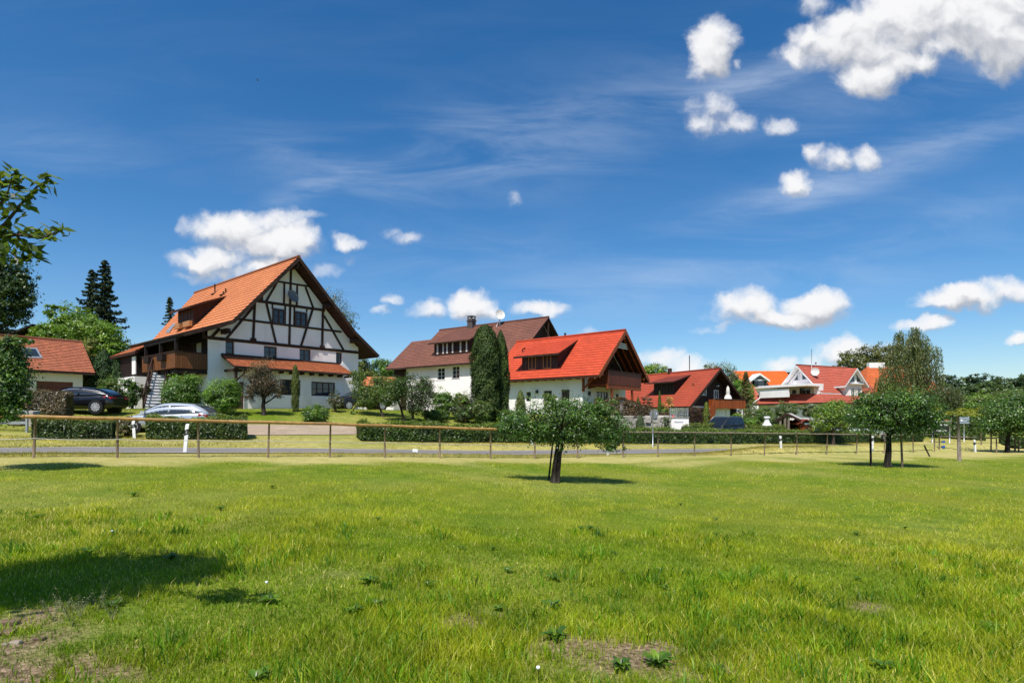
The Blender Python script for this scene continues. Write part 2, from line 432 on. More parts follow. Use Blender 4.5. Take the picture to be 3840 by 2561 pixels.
def tree(name, label, cat, base, h_trunk, r_trunk, lobes, n, size, cols, seed=1, group=None, bark='bark', limbs=5, spread=1., lean=(0,0), mat='foliage', trunk=True, h0=.45, twin=None, **kw):
    t = thing(name, label, cat, base, 0, group)
    if trunk:
        mb = MB(); trunk_mesh(mb, h_trunk, r_trunk, lean, limbs, spread, random.Random(seed), h0=h0, twin=twin); mb.build('trunk', bark, t)
    leafy('crown', lobes, n, size, cols, mat, t, seed, **kw)
    return t
# ------------------------------------------------------------------ camera, sun, sky
cam = bpy.data.objects.new('camera', bpy.data.cameras.new('camera')); COL.objects.link(cam)
cam.location = (0, 0, EYE); cam.rotation_euler = (R(90), 0, 0)
cam.data.sensor_width = 36; cam.data.lens = 20.0; cam.data.shift_y = (HZ - 1280.5)/3840
cam.data.clip_start = .05; cam.data.clip_end = 3000
SC.camera = cam
SUN = Vector((-1.04, -3.06, 5.46)).normalized()
sl = bpy.data.lights.new('sun', 'SUN'); sl.energy = 4.3; sl.angle = R(.5); sl.color = (1, .955, .88)
so = bpy.data.objects.new('sun', sl); COL.objects.link(so); so.rotation_euler = SUN.to_track_quat('Z', 'Y').to_euler(); so.location = (-20, -30, 60)
SC.view_settings.view_transform = 'Standard'; SC.view_settings.look = 'None'
SC.view_settings.exposure = .5; SC.view_settings.gamma = 1
SC.cycles.max_bounces = 8; SC.cycles.transparent_max_bounces = 8
try: SC.cycles.use_denoising = True
except Exception: pass

W = bpy.data.worlds.new('World'); SC.world = W; W.use_nodes = True
wt = W.node_tree; wt.nodes.clear()
def wn(typ, **kw):
    nd = wt.nodes.new(typ)
    for k, v in kw.items():
        if k.startswith('i_'):
            key = k[2:]; nd.inputs[int(key) if key.isdigit() else key].default_value = v
        else: setattr(nd, k, v)
    return nd
def wl(a, b): wt.links.new(a, b)
def vm(op, a, b=None):
    nd = wn('ShaderNodeVectorMath', operation=op)
    for i, x in enumerate((a, b)):
        if x is None: continue
        if hasattr(x, 'is_linked'): wl(x, nd.inputs[i])
        else: nd.inputs[i].default_value = x
    return nd
def ma(op, a, b=None, clamp=False, c=None):
    nd = wn('ShaderNodeMath', operation=op, use_clamp=clamp)
    for i, x in enumerate((a, b, c)):
        if x is None: continue
        if hasattr(x, 'is_linked'): wl(x, nd.inputs[i])
        else: nd.inputs[i].default_value = x
    return nd.outputs[0]
def mr(v, a, b, c=0., d=1., typ='SMOOTHSTEP'):
    nd = wn('ShaderNodeMapRange', interpolation_type=typ)
    wl(v, nd.inputs[0])
    for i, x in enumerate((a, b, c, d)): nd.inputs[i+1].default_value = x
    return nd.outputs[0]
sky = wn('ShaderNodeTexSky', sky_type='NISHITA', sun_disc=False)
sky.sun_elevation = math.asin(SUN.z); sky.sun_rotation = math.atan2(SUN.x, SUN.y)
sky.altitude = 400; sky.air_density = 1.0; sky.dust_density = .8; sky.ozone_density = 3.2
tc = wn('ShaderNodeTexCoord'); sep = wn('ShaderNodeSeparateXYZ'); wl(tc.outputs['Generated'], sep.inputs[0])
# direction of view as slopes: u = east/north, v = up/north (north is the way the meadow looks)
yy = ma('MAXIMUM', sep.outputs[1], .02)
u = ma('DIVIDE', sep.outputs[0], yy); v = ma('DIVIDE', sep.outputs[2], yy)
uv = wn('ShaderNodeCombineXYZ'); wl(u, uv.inputs[0]); wl(v, uv.inputs[1]); UV = uv.outputs[0]
def nz(vec, scale, detail, rough=.55, dist=0., col=False):
    n = wn('ShaderNodeTexNoise'); n.inputs['Scale'].default_value = scale; n.inputs['Detail'].default_value = detail
    n.inputs['Roughness'].default_value = rough; n.inputs['Distortion'].default_value = dist; wl(vec, n.inputs['Vector'])
    return n.outputs['Color' if col else 'Fac']
# clouds: (x, y, half width, half height, strength) of each lobe as sighted in the photograph, turned into sky directions
CL = [(3620,70,360,195,1.3),(3400,80,220,160,1.15),(3200,160,190,135,1.25),(3250,270,130,90,.95),(3060,150,110,60,.8),(3760,150,190,120,1.2),(3050,35,85,60,.62),(3000,210,110,40,.5),(3420,230,150,70,.8),(3700,250,150,60,.6),
 (2670,200,95,120,1.15),(2730,150,60,50,.8),(2625,270,60,55,.75),(2770,240,32,30,.6),
 (2700,400,75,65,.62),(2650,440,85,70,.55),(2760,450,70,40,.42),(2915,462,50,30,.45),
 (2975,692,80,48,.95),(3130,608,85,55,.75),(3060,575,40,40,.45),(3245,605,70,55,.65),(3320,600,50,30,.35),
 (1930,752,36,34,.55),
 (880,850,200,75,1.1),(980,830,150,58,.8),(800,960,170,62,1.1),(960,900,240,80,1.0),(1070,920,120,52,.95),(1020,1000,140,50,.85),(860,1015,200,45,.7),(1220,1000,85,35,.5),(700,840,50,45,.5),(1160,822,90,20,.36),
 (1312,902,66,34,.85),(1465,855,50,28,.42),(1510,882,62,34,.5),(1300,962,34,22,.35),(700,1020,60,18,.35),
 (1480,1125,34,26,.6),(1600,1165,80,44,.9),(1775,1155,115,62,1.15),(1720,1180,60,30,.7),(2015,1153,105,34,.95),(1620,1130,40,25,.4),(1450,1172,40,20,.35),
 (2800,1145,140,65,1.15),(3060,1150,140,78,1.15),(2930,1185,260,48,1.0),(3400,1215,80,28,.75),(3490,1205,80,34,.85),
 (3620,1110,220,52,1.1),(3790,1085,150,58,1.1),(3480,1130,80,26,.6),
 (3190,1320,150,60,.9),(3290,1300,110,48,.7),(3060,1360,60,40,.6),(2470,1345,110,42,.75),(2560,1375,130,36,.7),(2640,1248,80,22,.4),(2160,1255,70,30,.55),(2710,1230,60,22,.3),(3810,1262,50,26,.7),(2940,1385,80,36,.6)]
warp = vm('SCALE', vm('SUBTRACT', nz(UV, 9., 5, .6, 0, True), (.5,.5,.5)).outputs[0]); warp.inputs['Scale'].default_value = .075
UVw = vm('ADD', UV, warp.outputs[0]).outputs[0]
def field(vec):
    f = None
    for cx, cy, rx, ry, st in CL:
        a = vm('SUBTRACT', vec, ((cx - CX)/F, (HZ - cy)/F, 0)).outputs[0]
        a = vm('MULTIPLY', a, (F/(rx*1.14), F/(ry*1.14), 0)).outputs[0]
        d = vm('DOT_PRODUCT', a, a).outputs['Value']
        g = ma('MULTIPLY_ADD', d, -st, False, st)
        f = g if f is None else ma('SMOOTH_MAX', f, g, False, .12)
    return ma('MAXIMUM', f, -1.)
n1 = nz(UV, 13., 9, .58, .25)
def puff(vec, det, k):
    return ma('MULTIPLY', ma('SUBTRACT', nz(vec, 11., det, .56, .1), .5), k)
f0 = field(UVw); D0 = ma('ADD', f0, puff(UVw, 11, 2.35))
up = vm('ADD', UVw, (-.006, .020, 0)).outputs[0]
f1 = field(up)
D0s = ma('ADD', f0, puff(UVw, 3.5, 1.9)); D1 = ma('ADD', f1, puff(up, 3.5, 1.9))
front = mr(sep.outputs[1], .03, .12)
alpha = ma('MULTIPLY', ma('POWER', mr(D0, -.02, .95), 1.15), front)
lit = mr(ma('ADD', ma('SUBTRACT', D0s, D1), ma('MULTIPLY', ma('SUBTRACT', D0, D0s), .22)), -.50, .34)
thick = mr(D0, .5, 1.7)
# cirrus: streaks of a high thin layer
mp = wn('ShaderNodeMapping'); wl(UV, mp.inputs[0]); mp.inputs['Rotation'].default_value = (0, 0, R(-19)); mp.inputs['Scale'].default_value = (1.3, 6.5, 1)
c1 = nz(mp.outputs[0], 2.1, 8, .6, .6); c2 = nz(UV, 1.7, 4, .5)
CI = [(1350,640,430,90,.8,-12),(1850,560,560,170,.75,10),(2300,420,700,140,.5,14),(3300,330,700,120,.5,12),(1500,1000,700,120,.3,6),(3000,1030,700,130,.45,10),(2750,330,520,70,.9,16),(3100,700,800,80,.9,19),(2600,1000,700,140,.6,14),(1150,720,200,60,.8,25),(250,560,330,90,.35,-8),(2100,1080,500,90,.4,10),(3500,850,500,90,.35,18)]
cf = None
for cx, cy, rx, ry, st, an in CI:
    a = vm('SUBTRACT', UV, ((cx - CX)/F, (HZ - cy)/F, 0)).outputs[0]
    rt = wn('ShaderNodeVectorRotate', rotation_type='Z_AXIS'); wl(a, rt.inputs[0]); rt.inputs['Angle'].default_value = R(-an)
    a = vm('MULTIPLY', rt.outputs[0], (F/rx, F/ry, 0)).outputs[0]
    d = vm('DOT_PRODUCT', a, a).outputs['Value']
    g = ma('MULTIPLY', ma('EXPONENT', ma('MULTIPLY', d, -1.1)), st)
    cf = g if cf is None else ma('MAXIMUM', cf, g)
ci = ma('MULTIPLY', ma('MULTIPLY', mr(c1, .32, .76), ma('ADD', cf, .05)), .52)
ci = ma('MULTIPLY', ci, front)
SKY_S, CLOUD_S = .105, 1.
hs = wn('ShaderNodeHueSaturation'); hs.inputs['Saturation'].default_value = 1.33; hs.inputs['Value'].default_value = .93; wl(sky.outputs[0], hs.inputs['Color'])
def wmix(f, a, b, mode='MIX'):
    m = wn('ShaderNodeMix', data_type='RGBA', blend_type=mode)
    for sck, x in ((m.inputs[0], f), (m.inputs[6], a), (m.inputs[7], b)):
        if hasattr(x, 'is_linked'): wl(x, sck)
        else: sck.default_value = x
    return m.outputs[2]
K = 1/SKY_S
ccol = wmix(lit, (.32*K, .34*K, .385*K, 1), (.67*K, .67*K, .68*K, 1))
ccol = wmix(ma('MULTIPLY', thick, .0), ccol, (.5*K, .5*K, .56*K, 1))
skyc = wmix(ci, hs.outputs[0], (.46*K, .53*K, .64*K, 1))
allc = wmix(alpha, skyc, ccol)
bg = wn('ShaderNodeBackground'); bg.inputs[1].default_value = SKY_S; wl(allc, bg.inputs[0])
wo = wn('ShaderNodeOutputWorld'); wl(bg.outputs[0], wo.inputs[0])
W.cycles.sampling_method = 'MANUAL'; W.cycles.sample_map_resolution = 256

# ------------------------------------------------------------------ ground
def dryness(X, Y):
    # 1 = mown, straw coloured grass along the road; 0 = lush meadow
    e, w = ew(X, Y)
    n = np.sin(X*.9 + 2*np.sin(Y*.35)) * np.sin(Y*1.1 + 1.7*np.sin(X*.4))
    n2 = np.sin(X*.33 + 1.2) * np.sin(Y*.47 + .6*np.sin(X*.7))
    band = smooth((w + 4.6 + 1.4*n + np.clip(e - 10, 0, 40)*.03)/3.5) * (1 - .78*smooth((w - 8.5)/3.))
    return np.clip(band*.85 + .16*n2 + .10*n, 0, 1)
SOIL = [(40,2470,.62,.62),(30,2340,.42,.30),(300,2545,.45,.16),(180,2420,.3,.18),(2230,2460,.7,.26),(2330,2440,.5,.2),(1720,2330,.26,.16),(1810,2300,.22,.14),(1660,2520,.3,.12),(2520,2520,.5,.14),(1270,2160,.3,.12),(2560,2540,.4,.12),(3250,2280,.3,.12)]
SOILW = []
for sx, sy, ra, rb in SOIL:
    h = hit(sx, sy, 2.); SOILW.append((h[0], h[1], ra, rb*1.6))
def soil(X, Y):
    s = np.zeros_like(np.asarray(X, float)) - 1
    wob = .4*np.sin(X*7 + 2*np.sin(Y*5)) + .4*np.sin(Y*11 + X*3 + np.sin(X*9)) + .35*np.sin(X*19 + Y*13) + .2*np.sin(X*37 - Y*29)
    for x, y, a, b in SOILW:
        s = np.maximum(s, 1 - ((X - x)/a)**2 - ((Y - y)/b)**2)
    return smooth((s + wob*.75 - .02)/.6)
def axis(lo, hi, fine0, fine1, step, grow=1.18):
    a = list(np.arange(fine0, fine1 + 1e-6, step)); d = step
    while a[-1] < hi: d *= grow; a.append(a[-1] + d)
    d = step
    while a[0] > lo: d *= grow; a.insert(0, a[0] - d)
    return np.array(a)
gx = axis(-1200, 1200, -34, 44, .4); gy = axis(-300, 1500, 1, 60, .4)
GX, GY = np.meshgrid(gx, gy); GZ = terrain(GX, GY)
nx, ny = len(gx), len(gy)
V = np.stack([GX, GY, GZ], -1).reshape(-1, 3)
idx = np.arange(nx*ny).reshape(ny, nx)
FC = np.stack([idx[:-1, :-1], idx[:-1, 1:], idx[1:, 1:], idx[1:, :-1]], -1).reshape(-1, 4)
me = bpy.data.meshes.new('ground'); me.vertices.add(len(V)); me.vertices.foreach_set('co', V.ravel())
me.loops.add(len(FC)*4); me.loops.foreach_set('vertex_index', FC.ravel().astype(np.int32))
me.polygons.add(len(FC)); me.polygons.foreach_set('loop_start', np.arange(0, len(FC)*4, 4, dtype=np.int32)); me.polygons.foreach_set('loop_total', np.full(len(FC), 4, dtype=np.int32))
me.polygons.foreach_set('use_smooth', np.ones(len(FC), bool))
at = me.attributes.new('zone', 'FLOAT_COLOR', 'POINT')
zc = np.stack([dryness(GX, GY), soil(GX, GY), np.zeros_like(GX), np.ones_like(GX)], -1); at.data.foreach_set('color', zc.ravel())
me.update(calc_edges=True)
nt = NT('meadow_ground'); za = nt.n('ShaderNodeAttribute', attribute_name='zone'); zs = nt.n('ShaderNodeSeparateColor'); nt.l(za.outputs['Color'], zs.inputs[0])
ov = coords(nt, 'Object')
n_big = noise(nt, ov, .28, 5); n_mid = noise(nt, ov, 2.2, 5); n_fine = noise(nt, ov, 22., 4, .65)
lush = mixc(nt, ramp(nt, n_mid, .3, .7), (.10,.175,.010), (.19,.255,.018))
lush = mixc(nt, ramp(nt, n_big, .4, .65), lush, (.22,.245,.026))
dry = mixc(nt, ramp(nt, n_mid, .35, .7), (.44,.40,.12), (.60,.50,.21))
g = mixc(nt, zs.outputs[0], lush, dry)
earth = mixc(nt, ramp(nt, n_fine, .35, .7), (.15,.098,.060), (.40,.285,.19))
g = mixc(nt, zs.outputs[1], g, earth)
g = mixc(nt, ramp(nt, n_fine, .3, .62), mixc(nt, 1., g, (.5,.52,.5), 'MULTIPLY'), g)
nt.l(g, nt.b.inputs['Base Color']); nt.set(Roughness=.95, **{'Specular IOR Level': .1}); bump(nt, n_fine, .8, .05)
M['ground'] = nt.m; me.materials.append(nt.m)
ground = bpy.data.objects.new('ground', me); COL.objects.link(ground); struct(ground, label='sloping green meadow and gardens')

def ribbon(name, path_e, w0, w1, lift, mat, wiggle=0., nw=6):
    mb = MB(); rr = random.Random(3)
    rows = []
    for e in path_e:
        row = []
        for k in range(nw + 1):
            w = w0(e) + (w1(e) - w0(e))*k/nw + (rr.uniform(-wiggle, wiggle) if k in (0, nw) else 0)
            X, Y = from_ew(e, w); row.append((X, Y, gz(X, Y) + lift))
        rows.append(row)
    for a, b in zip(rows[:-1], rows[1:]):
        for k in range(nw): mb.face([a[k], b[k], b[k+1], a[k+1]], smooth=True)
    return struct(mb.build(name, mat))
nt = NT('asphalt'); ov = coords(nt); f = noise(nt, ov, .5, 6, .6); f2 = noise(nt, ov, 40, 2)
c = mixc(nt, ramp(nt, f, .35, .7), (.185,.165,.152), (.235,.212,.195)); c = mixc(nt, ramp(nt, f2, .4, .7, c1=(.5,.5,.5,1)), c, (.14,.13,.12)); c = mixc(nt, ramp(nt, noise(nt, coords(nt, 'Object', (.25,1.4,1)), 1.1, 6, .7), .52, .62, c1=(.6,.6,.6,1)), c, (.15,.14,.13))
nt.l(c, nt.b.inputs['Base Color']); nt.set(Roughness=.85, **{'Specular IOR Level': .3}); M['asphalt'] = nt.m
es = np.arange(-40, 44, 1.)
ribbon('road', es, lambda e: 1.75, lambda e: 5.75, .03, 'asphalt', .05)
for a, b in ((1.95, 2.05), (5.42, 5.54)):
    ribbon('road_marking', es, lambda e: a, lambda e: b, .036, 'white', 0, 1)
M['gravel'] = mat_mottle('sandy_gravel', (.34,.26,.19), .18, 1.4, .95, (.30,.24,.18), .4, .1)
# sandy drive joining the road between the hedges
dr = MB(); rows = []
for i in range(31):
    t = i/30; xs = 830 + 560*t; row = []
    for k in range(7):
        q = k/6; ysn = 1634 - 4*t; ysf = 1592 + 6*t; yy_ = ysn + (ysf - ysn)*q
        X, Y, Z = hit(xs + (k - 3)*6, yy_, 20, 60); row.append((X, Y, Z + .03))
    rows.append(row)
for a, b in zip(rows[:-1], rows[1:]):
    for k in range(6): dr.face([a[k], b[k], b[k+1], a[k+1]], smooth=True)
struct(dr.build('gravel_drive', 'gravel'))

# ------------------------------------------------------------------ grass
def grass_mesh(name, X, Y, H, Wd, col, seed, bend=.5, seg2=True, label=None):
    rng = np.random.default_rng(seed); n = len(X); Z = terrain(X, Y)
    a = rng.uniform(0, 2*np.pi, n); b = rng.uniform(0, 2*np.pi, n); bd = bend*H*rng.uniform(.1, 1., n)
    dx, dy = np.cos(a)*Wd/2, np.sin(a)*Wd/2; bx, by = np.cos(b)*bd, np.sin(b)*bd
    base = np.stack([X, Y, Z - .01], -1)
    def at_(f, hf, ws): 
        c = base + np.stack([bx*f, by*f, H*hf], -1); o = np.stack([dx*ws, dy*ws, 0*dx], -1); return c - o, c + o
    p0, p1 = at_(0, 0, .8); q0, q1 = at_(.3, .58, 1.); tip = base + np.stack([bx, by, H*.96], -1)
    if seg2:
        V = np.stack([p0, p1, q1, q0, tip], 1).reshape(-1, 3); k = 5
        off = np.arange(n)[:, None]*5
        loops = np.concatenate([off + np.array([[0,1,2,3]]), off + np.array([[3,2,4]])], 1)
        ltot = np.tile([4, 3], n); lst = np.concatenate([[0], np.cumsum(ltot)[:-1]])
    else:
        V = np.stack([p0, p1, tip], 1).reshape(-1, 3); k = 3
        loops = np.arange(n*3).reshape(-1, 3); ltot = np.full(n, 3); lst = np.arange(n)*3
    me = bpy.data.meshes.new(name); me.vertices.add(len(V)); me.vertices.foreach_set('co', V.ravel())
    me.loops.add(loops.size); me.loops.foreach_set('vertex_index', loops.ravel().astype(np.int32))
    me.polygons.add(len(ltot)); me.polygons.foreach_set('loop_start', lst.astype(np.int32)); me.polygons.foreach_set('loop_total', ltot.astype(np.int32))
    C = np.ones((n, k, 4)); C[:, :, :3] = np.clip(col, 0, 1)[:, None, :]
    at = me.attributes.new('col', 'FLOAT_COLOR', 'POINT'); at.data.foreach_set('color', C.ravel())
    me.materials.append(M['grass']); me.update(calc_edges=True)
    o = bpy.data.objects.new(name, me); COL.objects.link(o); o['kind'] = 'stuff'
    if label: o['label'] = label
    return o
def patchy(X, Y):
    return (np.sin(X*1.35 + 1.9*np.sin(Y*.8)) * np.sin(Y*1.15 + 1.4*np.sin(X*.9)) + .6*np.sin(X*3.1 + 2*np.sin(Y*2.3))*np.sin(Y*2.7) + .5*np.sin(.45*X + .3)*np.sin(.55*Y + .8*np.sin(.5*X)))
def grass_cols(rng, X, Y):
    n = len(X); d = dryness(X, Y); p = patchy(X, Y)
    lushA = np.array([.20, .310, .008]); lushB = np.array([.43, .465, .020]); straw = np.array([.78, .62, .25])
    far_ = smooth((np.hypot(X, Y) - 5)/14.); t = np.clip(  .42 + .36*p + .22*rng.normal(size=n) + .34*far_ + .014*np.clip(X, -12, 12), -.25, 1.2)[:, None]
    c = lushA*(1 - t) + lushB*t
    s = (rng.random(n) < np.clip(.03 + .80*d + .15*far_ + .05*np.clip(np.sin(X*1.7 + 2*np.sin(Y*1.3))*np.sin(Y*1.9 + 1.5*np.sin(X*1.1)), 0, 1), 0, .92))[:, None]
    c = np.where(s, (straw*.7 + c*.4), c)
    return c*(1 + .16*rng.normal(size=(n, 1)))
def meadow(n, y0, y1, seed, h, wd, bend, seg2, powr=1.6, tuft=1.):
    rng = np.random.default_rng(seed)
    q = rng.random(n); a = 1 - powr
    Y = (y0**a + q*(y1**a - y0**a))**(1/a)
    X = rng.uniform(-1, 1, n)*(Y*.94 + .5)
    e, w = ew(X, Y); ok = w < 1.55
    ok &= rng.random(n) > soil(X, Y)*.84
    X, Y = X[ok], Y[ok]; p = patchy(X, Y); d = dryness(X, Y)
    m = len(X)
    H = h*(.55 + .45*rng.random(m))*(1 + tuft*np.clip(p, -.6, 1.2)*.55)*(1 - .72*d)*np.where(rng.random(m) < .04, 1.7, 1.)
    Wd = wd*rng.uniform(.6, 1.3, m)*np.clip(Y/5, .8, 8)**.55
    return X, Y, H, Wd, grass_cols(rng, X, Y), seed, bend, seg2
grass_mesh('meadow_grass', *meadow(230000, 3.0, 9.5, 11, .095, .0056, .8, True), label='lush green foreground grass blades')
def tufts(n, seed):
    rng = np.random.default_rng(seed); q = rng.random(n); Yc = (3.1**-1 + q*(9.5**-1 - 3.1**-1))**-1; Xc = rng.uniform(-1, 1, n)*(Yc*.93 + .3); ok = (soil(Xc, Yc) < .6) & (patchy(Xc, Yc) + .5*rng.normal(size=n) > -.1); Xc, Yc = Xc[ok], Yc[ok]; n = len(Xc)
    k = 24; sc = rng.uniform(.6, 1.35, n); r = np.repeat(.03 + .035*sc, k); X = np.repeat(Xc, k) + rng.normal(size=n*k)*r; Y = np.repeat(Yc, k) + rng.normal(size=n*k)*r
    base = np.array([[.10,.24,.008],[.17,.32,.010],[.27,.38,.018],[.075,.19,.012],[.40,.42,.05]])[rng.choice(5, n, p=[.3,.3,.2,.12,.08])]; c = np.repeat(base, k, 0)*(1 + .16*rng.normal(size=(n*k, 1)))
    return X, Y, .15*np.repeat(sc, k)*rng.uniform(.5, 1.15, n*k), .0085*rng.uniform(.6, 1.4, n*k)*np.clip(Y/5, .9, 3)**.5, c, seed, .9, True
grass_mesh('grass_tufts', *tufts(1500, 15), label='taller grass tufts scattered over the near meadow')
grass_mesh('meadow_grass', *meadow(300000, 7.5, 45., 12, .07, .0070, 1.0, False, 1.8), label='green meadow grass reaching to the fence')
def lawn(n, e0, e1, w0, w1, seed, h, wd, k=.72):
    rng = np.random.default_rng(seed); e = rng.uniform(e0, e1, n); w = rng.uniform(w0, w1, n); X, Y = from_ew(e, w)
    c = grass_cols(rng, X, Y)*k
    return X, Y, h*rng.uniform(.5, 1.3, n), wd*rng.uniform(.7, 1.3, n), c, seed, 1.2, False
grass_mesh('verge_grass', *lawn(60000, -12, 62, 5.85, 9.4, 21, .10, .028), label='short dry grass on the far road verge')
grass_mesh('roadside_grass', *lawn(26000, -14, 40, .35, 1.68, 24, .13, .02, .62), label='uneven longer grass along the near road edge under the fence')
grass_mesh('lawn_grass', *lawn(50000, -4, 26, 10.5, 24, 22, .07, .03), label='trimmed lawn in front of the half-timbered house')
grass_mesh('lawn_grass', *lawn(26000, 40, 75, 3, 24, 23, .09, .045), label='mown grass beyond the fence at the right')
# ------------------------------------------------------------------ building pieces
def crop(x0, y0, x1, y1, w, h):
    return lambda x, y: (x0 + x*(x1 - x0)/w, y0 + y*(y1 - y0)/h)
C1 = crop(0, 900, 960, 1740, 1792, 1568); C2 = crop(480, 900, 1440, 1740, 1792, 1568)
C3 = crop(1280, 1100, 2080, 1740, 1960, 1568); C4 = crop(1840, 1200, 2480, 1740, 1858, 1568)
C5 = crop(2360, 1200, 3000, 1740, 1858, 1568); C6 = crop(2960, 1200, 3840, 1740, 2351, 1443)
C7 = crop(2960, 1340, 3300, 1660, 1666, 1568); C8 = crop(2640, 1340, 3060, 1660, 2058, 1568)

def wall_y(mb, y, x0, x1, z0, z1, holes, depth, mi=0, t=0.):
    # a wall in the plane y (facing -y) with rectangular openings (x0,x1,z0,z1) and reveals going back by depth
    xs = sorted({x0, x1, *[v for h in holes for v in h[:2]]}); zs = sorted({z0, z1, *[v for h in holes for v in h[2:]]})
    for a, b in zip(xs[:-1], xs[1:]):
        for c, d in zip(zs[:-1], zs[1:]):
            if any(h[0] <= a and b <= h[1] and h[2] <= c and d <= h[3] for h in holes): continue
            mb.face([(a,y,c),(b,y,c),(b,y,d),(a,y,d)], mi)
    for a, b, c, d in holes:
        Y = y + depth
        mb.face([(a,y,c),(a,y,d),(a,Y,d),(a,Y,c)], mi); mb.face([(b,y,c),(b,Y,c),(b,Y,d),(b,y,d)], mi)
        mb.face([(a,y,d),(b,y,d),(b,Y,d),(a,Y,d)], mi); mb.face([(a,y,c),(a,Y,c),(b,Y,c),(b,y,c)], mi)
def wall_x(mb, x, y0, y1, z0, z1, holes, depth, mi=0):
    # a wall in the plane x (facing -x); holes (y0,y1,z0,z1)
    t = MB(); wall_y(t, 0, y0, y1, z0, z1, holes, depth)
    for f in t.f: mb.face([(x + t.v[i][1], t.v[i][0], t.v[i][2]) for i in reversed(f)], mi)
def window_y(parent, y, a, b, c, d, frame='frame_brown', bars=1, cross=1, fw=.07, proud=.03, sill=None, curtain=False, mid=True):
    """window in a plane facing -y: frame (parent part) with pane as sub-part"""
    f = MB(); y0, y1 = y - proud, y + .05
    f.box(a, b, y0, y1, c, c + fw); f.box(a, b, y0, y1, d - fw, d)
    f.box(a, a + fw, y0 + .002, y1, c + fw, d - fw); f.box(b - fw, b, y0 + .002, y1, c + fw, d - fw)
    for k in range(1, bars + 1):
        x = a + (b - a)*k/(bars + 1); f.box(x - fw*.45, x + fw*.45, y0 + .006, y1, c + fw, d - fw)
    for k in range(1, cross + 1):
        z = c + (d - c)*k/(cross + 1); f.box(a + fw, b - fw, y0 + .012, y1 - .004, z - .018, z + .018)
    o = f.build('window', frame, parent)
    g = MB(); g.box(a + fw*.6, b - fw*.6, y + .005, y + .02, c + fw*.6, d - fw*.6); g.build('pane', 'glass', o)
    if curtain:
        q = MB(); w = (b - a)*.19
        for x0_ in (a + fw, b - fw - w): q.box(x0_, x0_ + w, y - .001, y + .004, c + fw, d - fw)
        q.each('curtain', 'curtain', o)
    if sill:
        s = MB(); s.box(a - .1, b + .1, y - .14, y + .02, c - .09, c - .003); s.build('sill', sill, o)
    return o
def window_x(parent, x, a, b, c, d, **kw):
    """same, in a plane facing -x (a, b run along y)"""
    o = window_y(parent, 0, -b, -a, c, d, **kw)
    for q in [o] + list(o.children):
        me = q.data; co = np.empty(len(me.vertices)*3); me.vertices.foreach_get('co', co); co = co.reshape(-1, 3)
        co = np.stack([x + co[:, 1], -co[:, 0], co[:, 2]], -1); me.vertices.foreach_set('co', co.ravel()); me.update()
    return o
def slab(mb, a, b, c, d, th, mi=0):
    """boards under a roof plane: a-b eave, d-c top"""
    P = [Vector(p) for p in (a, b, c, d)]; dn = Vector((0, 0, -th))
    mb.hexa([p + dn for p in P] + [p for p in P], mi)
def gable_roof(name, mats, prof, y0, y1, parent, course=.36, th=.18, lift=.03, ridge=True, fascia_w=.0):
    """prof: (x, z) from the left eave over the ridge to the right eave; y0 front, y1 back"""
    mb = MB(); top = max(range(len(prof)), key=lambda i: prof[i][1])
    for i, ((xa, za), (xb, zb)) in enumerate(zip(prof[:-1], prof[1:])):
        if i < top: mb.tiles((xa, y1, za), (xa, y0, za), (xb, y0, zb), (xb, y1, zb), course, lift, 0)
        else: mb.tiles((xb, y0, zb), (xb, y1, zb), (xa, y1, za), (xa, y0, za), course, lift, 0)
        A, B, C_, D = (xa, y0, za - .004), (xa, y1, za - .004), (xb, y1, zb - .004), (xb, y0, zb - .004)
        if i >= top: A, B, C_, D = D, C_, B, A
        slab(mb, A, B, C_, D, th, 1)
    xr, zr = prof[top]
    if ridge:
        mb.tube([(xr, y0 - .02, zr + .01), (xr, y1 + .02, zr + .01)], .13, 8, 0)
        for f in range(len(mb.f)): pass
    return mb.build(name, mats, parent)
def shed_dormer(parent, fr, x0, z0, m, xd, ya, yb, hf, xt, oh, oy, tile, clad, wins, frame='frame_gold', sidewin=False, course=.36):
    """dormer with a flatter roof on the slope z = z0 + m (x - x0); face at x = xd between ya and yb (ya nearer the gable)"""
    zr = lambda x: z0 + m*(x - x0)
    zf = zr(xd) + hf; zt = zr(xt) + .05; sl = (zt - zf)/(xt - xd)
    body = MB(); e = .02
    for y, sg in ((ya, 0), (yb, 1)):
        tri = [(xd, y, zr(xd) - .1), (xd, y, zf - .02), (xt, y, zr(xt) - .1)]
        body.face(tri if sg == 0 else tri[::-1])
    body.face([(xd, yb, zr(xd) - .1), (xd, ya, zr(xd) - .1), (xd, ya, zf - .02), (xd, yb, zf - .02)])
    d = body.build('dormer', clad, parent)
    rf = MB(); xo = xd - oh; zo = zf - oh*sl
    rf.tiles((xo, yb + oy, zo), (xo, ya - oy, zo), (xt, ya - oy*.2, zt), (xt, yb + oy*.2, zt), course, .025, 0)
    slab(rf, (xo, ya - oy, zo - .004), (xo, yb + oy, zo - .004), (xt, yb + oy*.2, zt - .004), (xt, ya - oy*.2, zt - .004), .14, 1)
    rf.build('dormer_roof', [tile, 'beam'], d)
    for (y0, y1, c0, c1, kw) in wins:
        zb = zr(xd)
        k = dict(frame=frame, bars=1, cross=0); k.update(kw)
        o = window_x(d, xd - .0, y0, y1, zb + c0, zb + c1, **k)
        for ch in list(o.children): pass
    return d
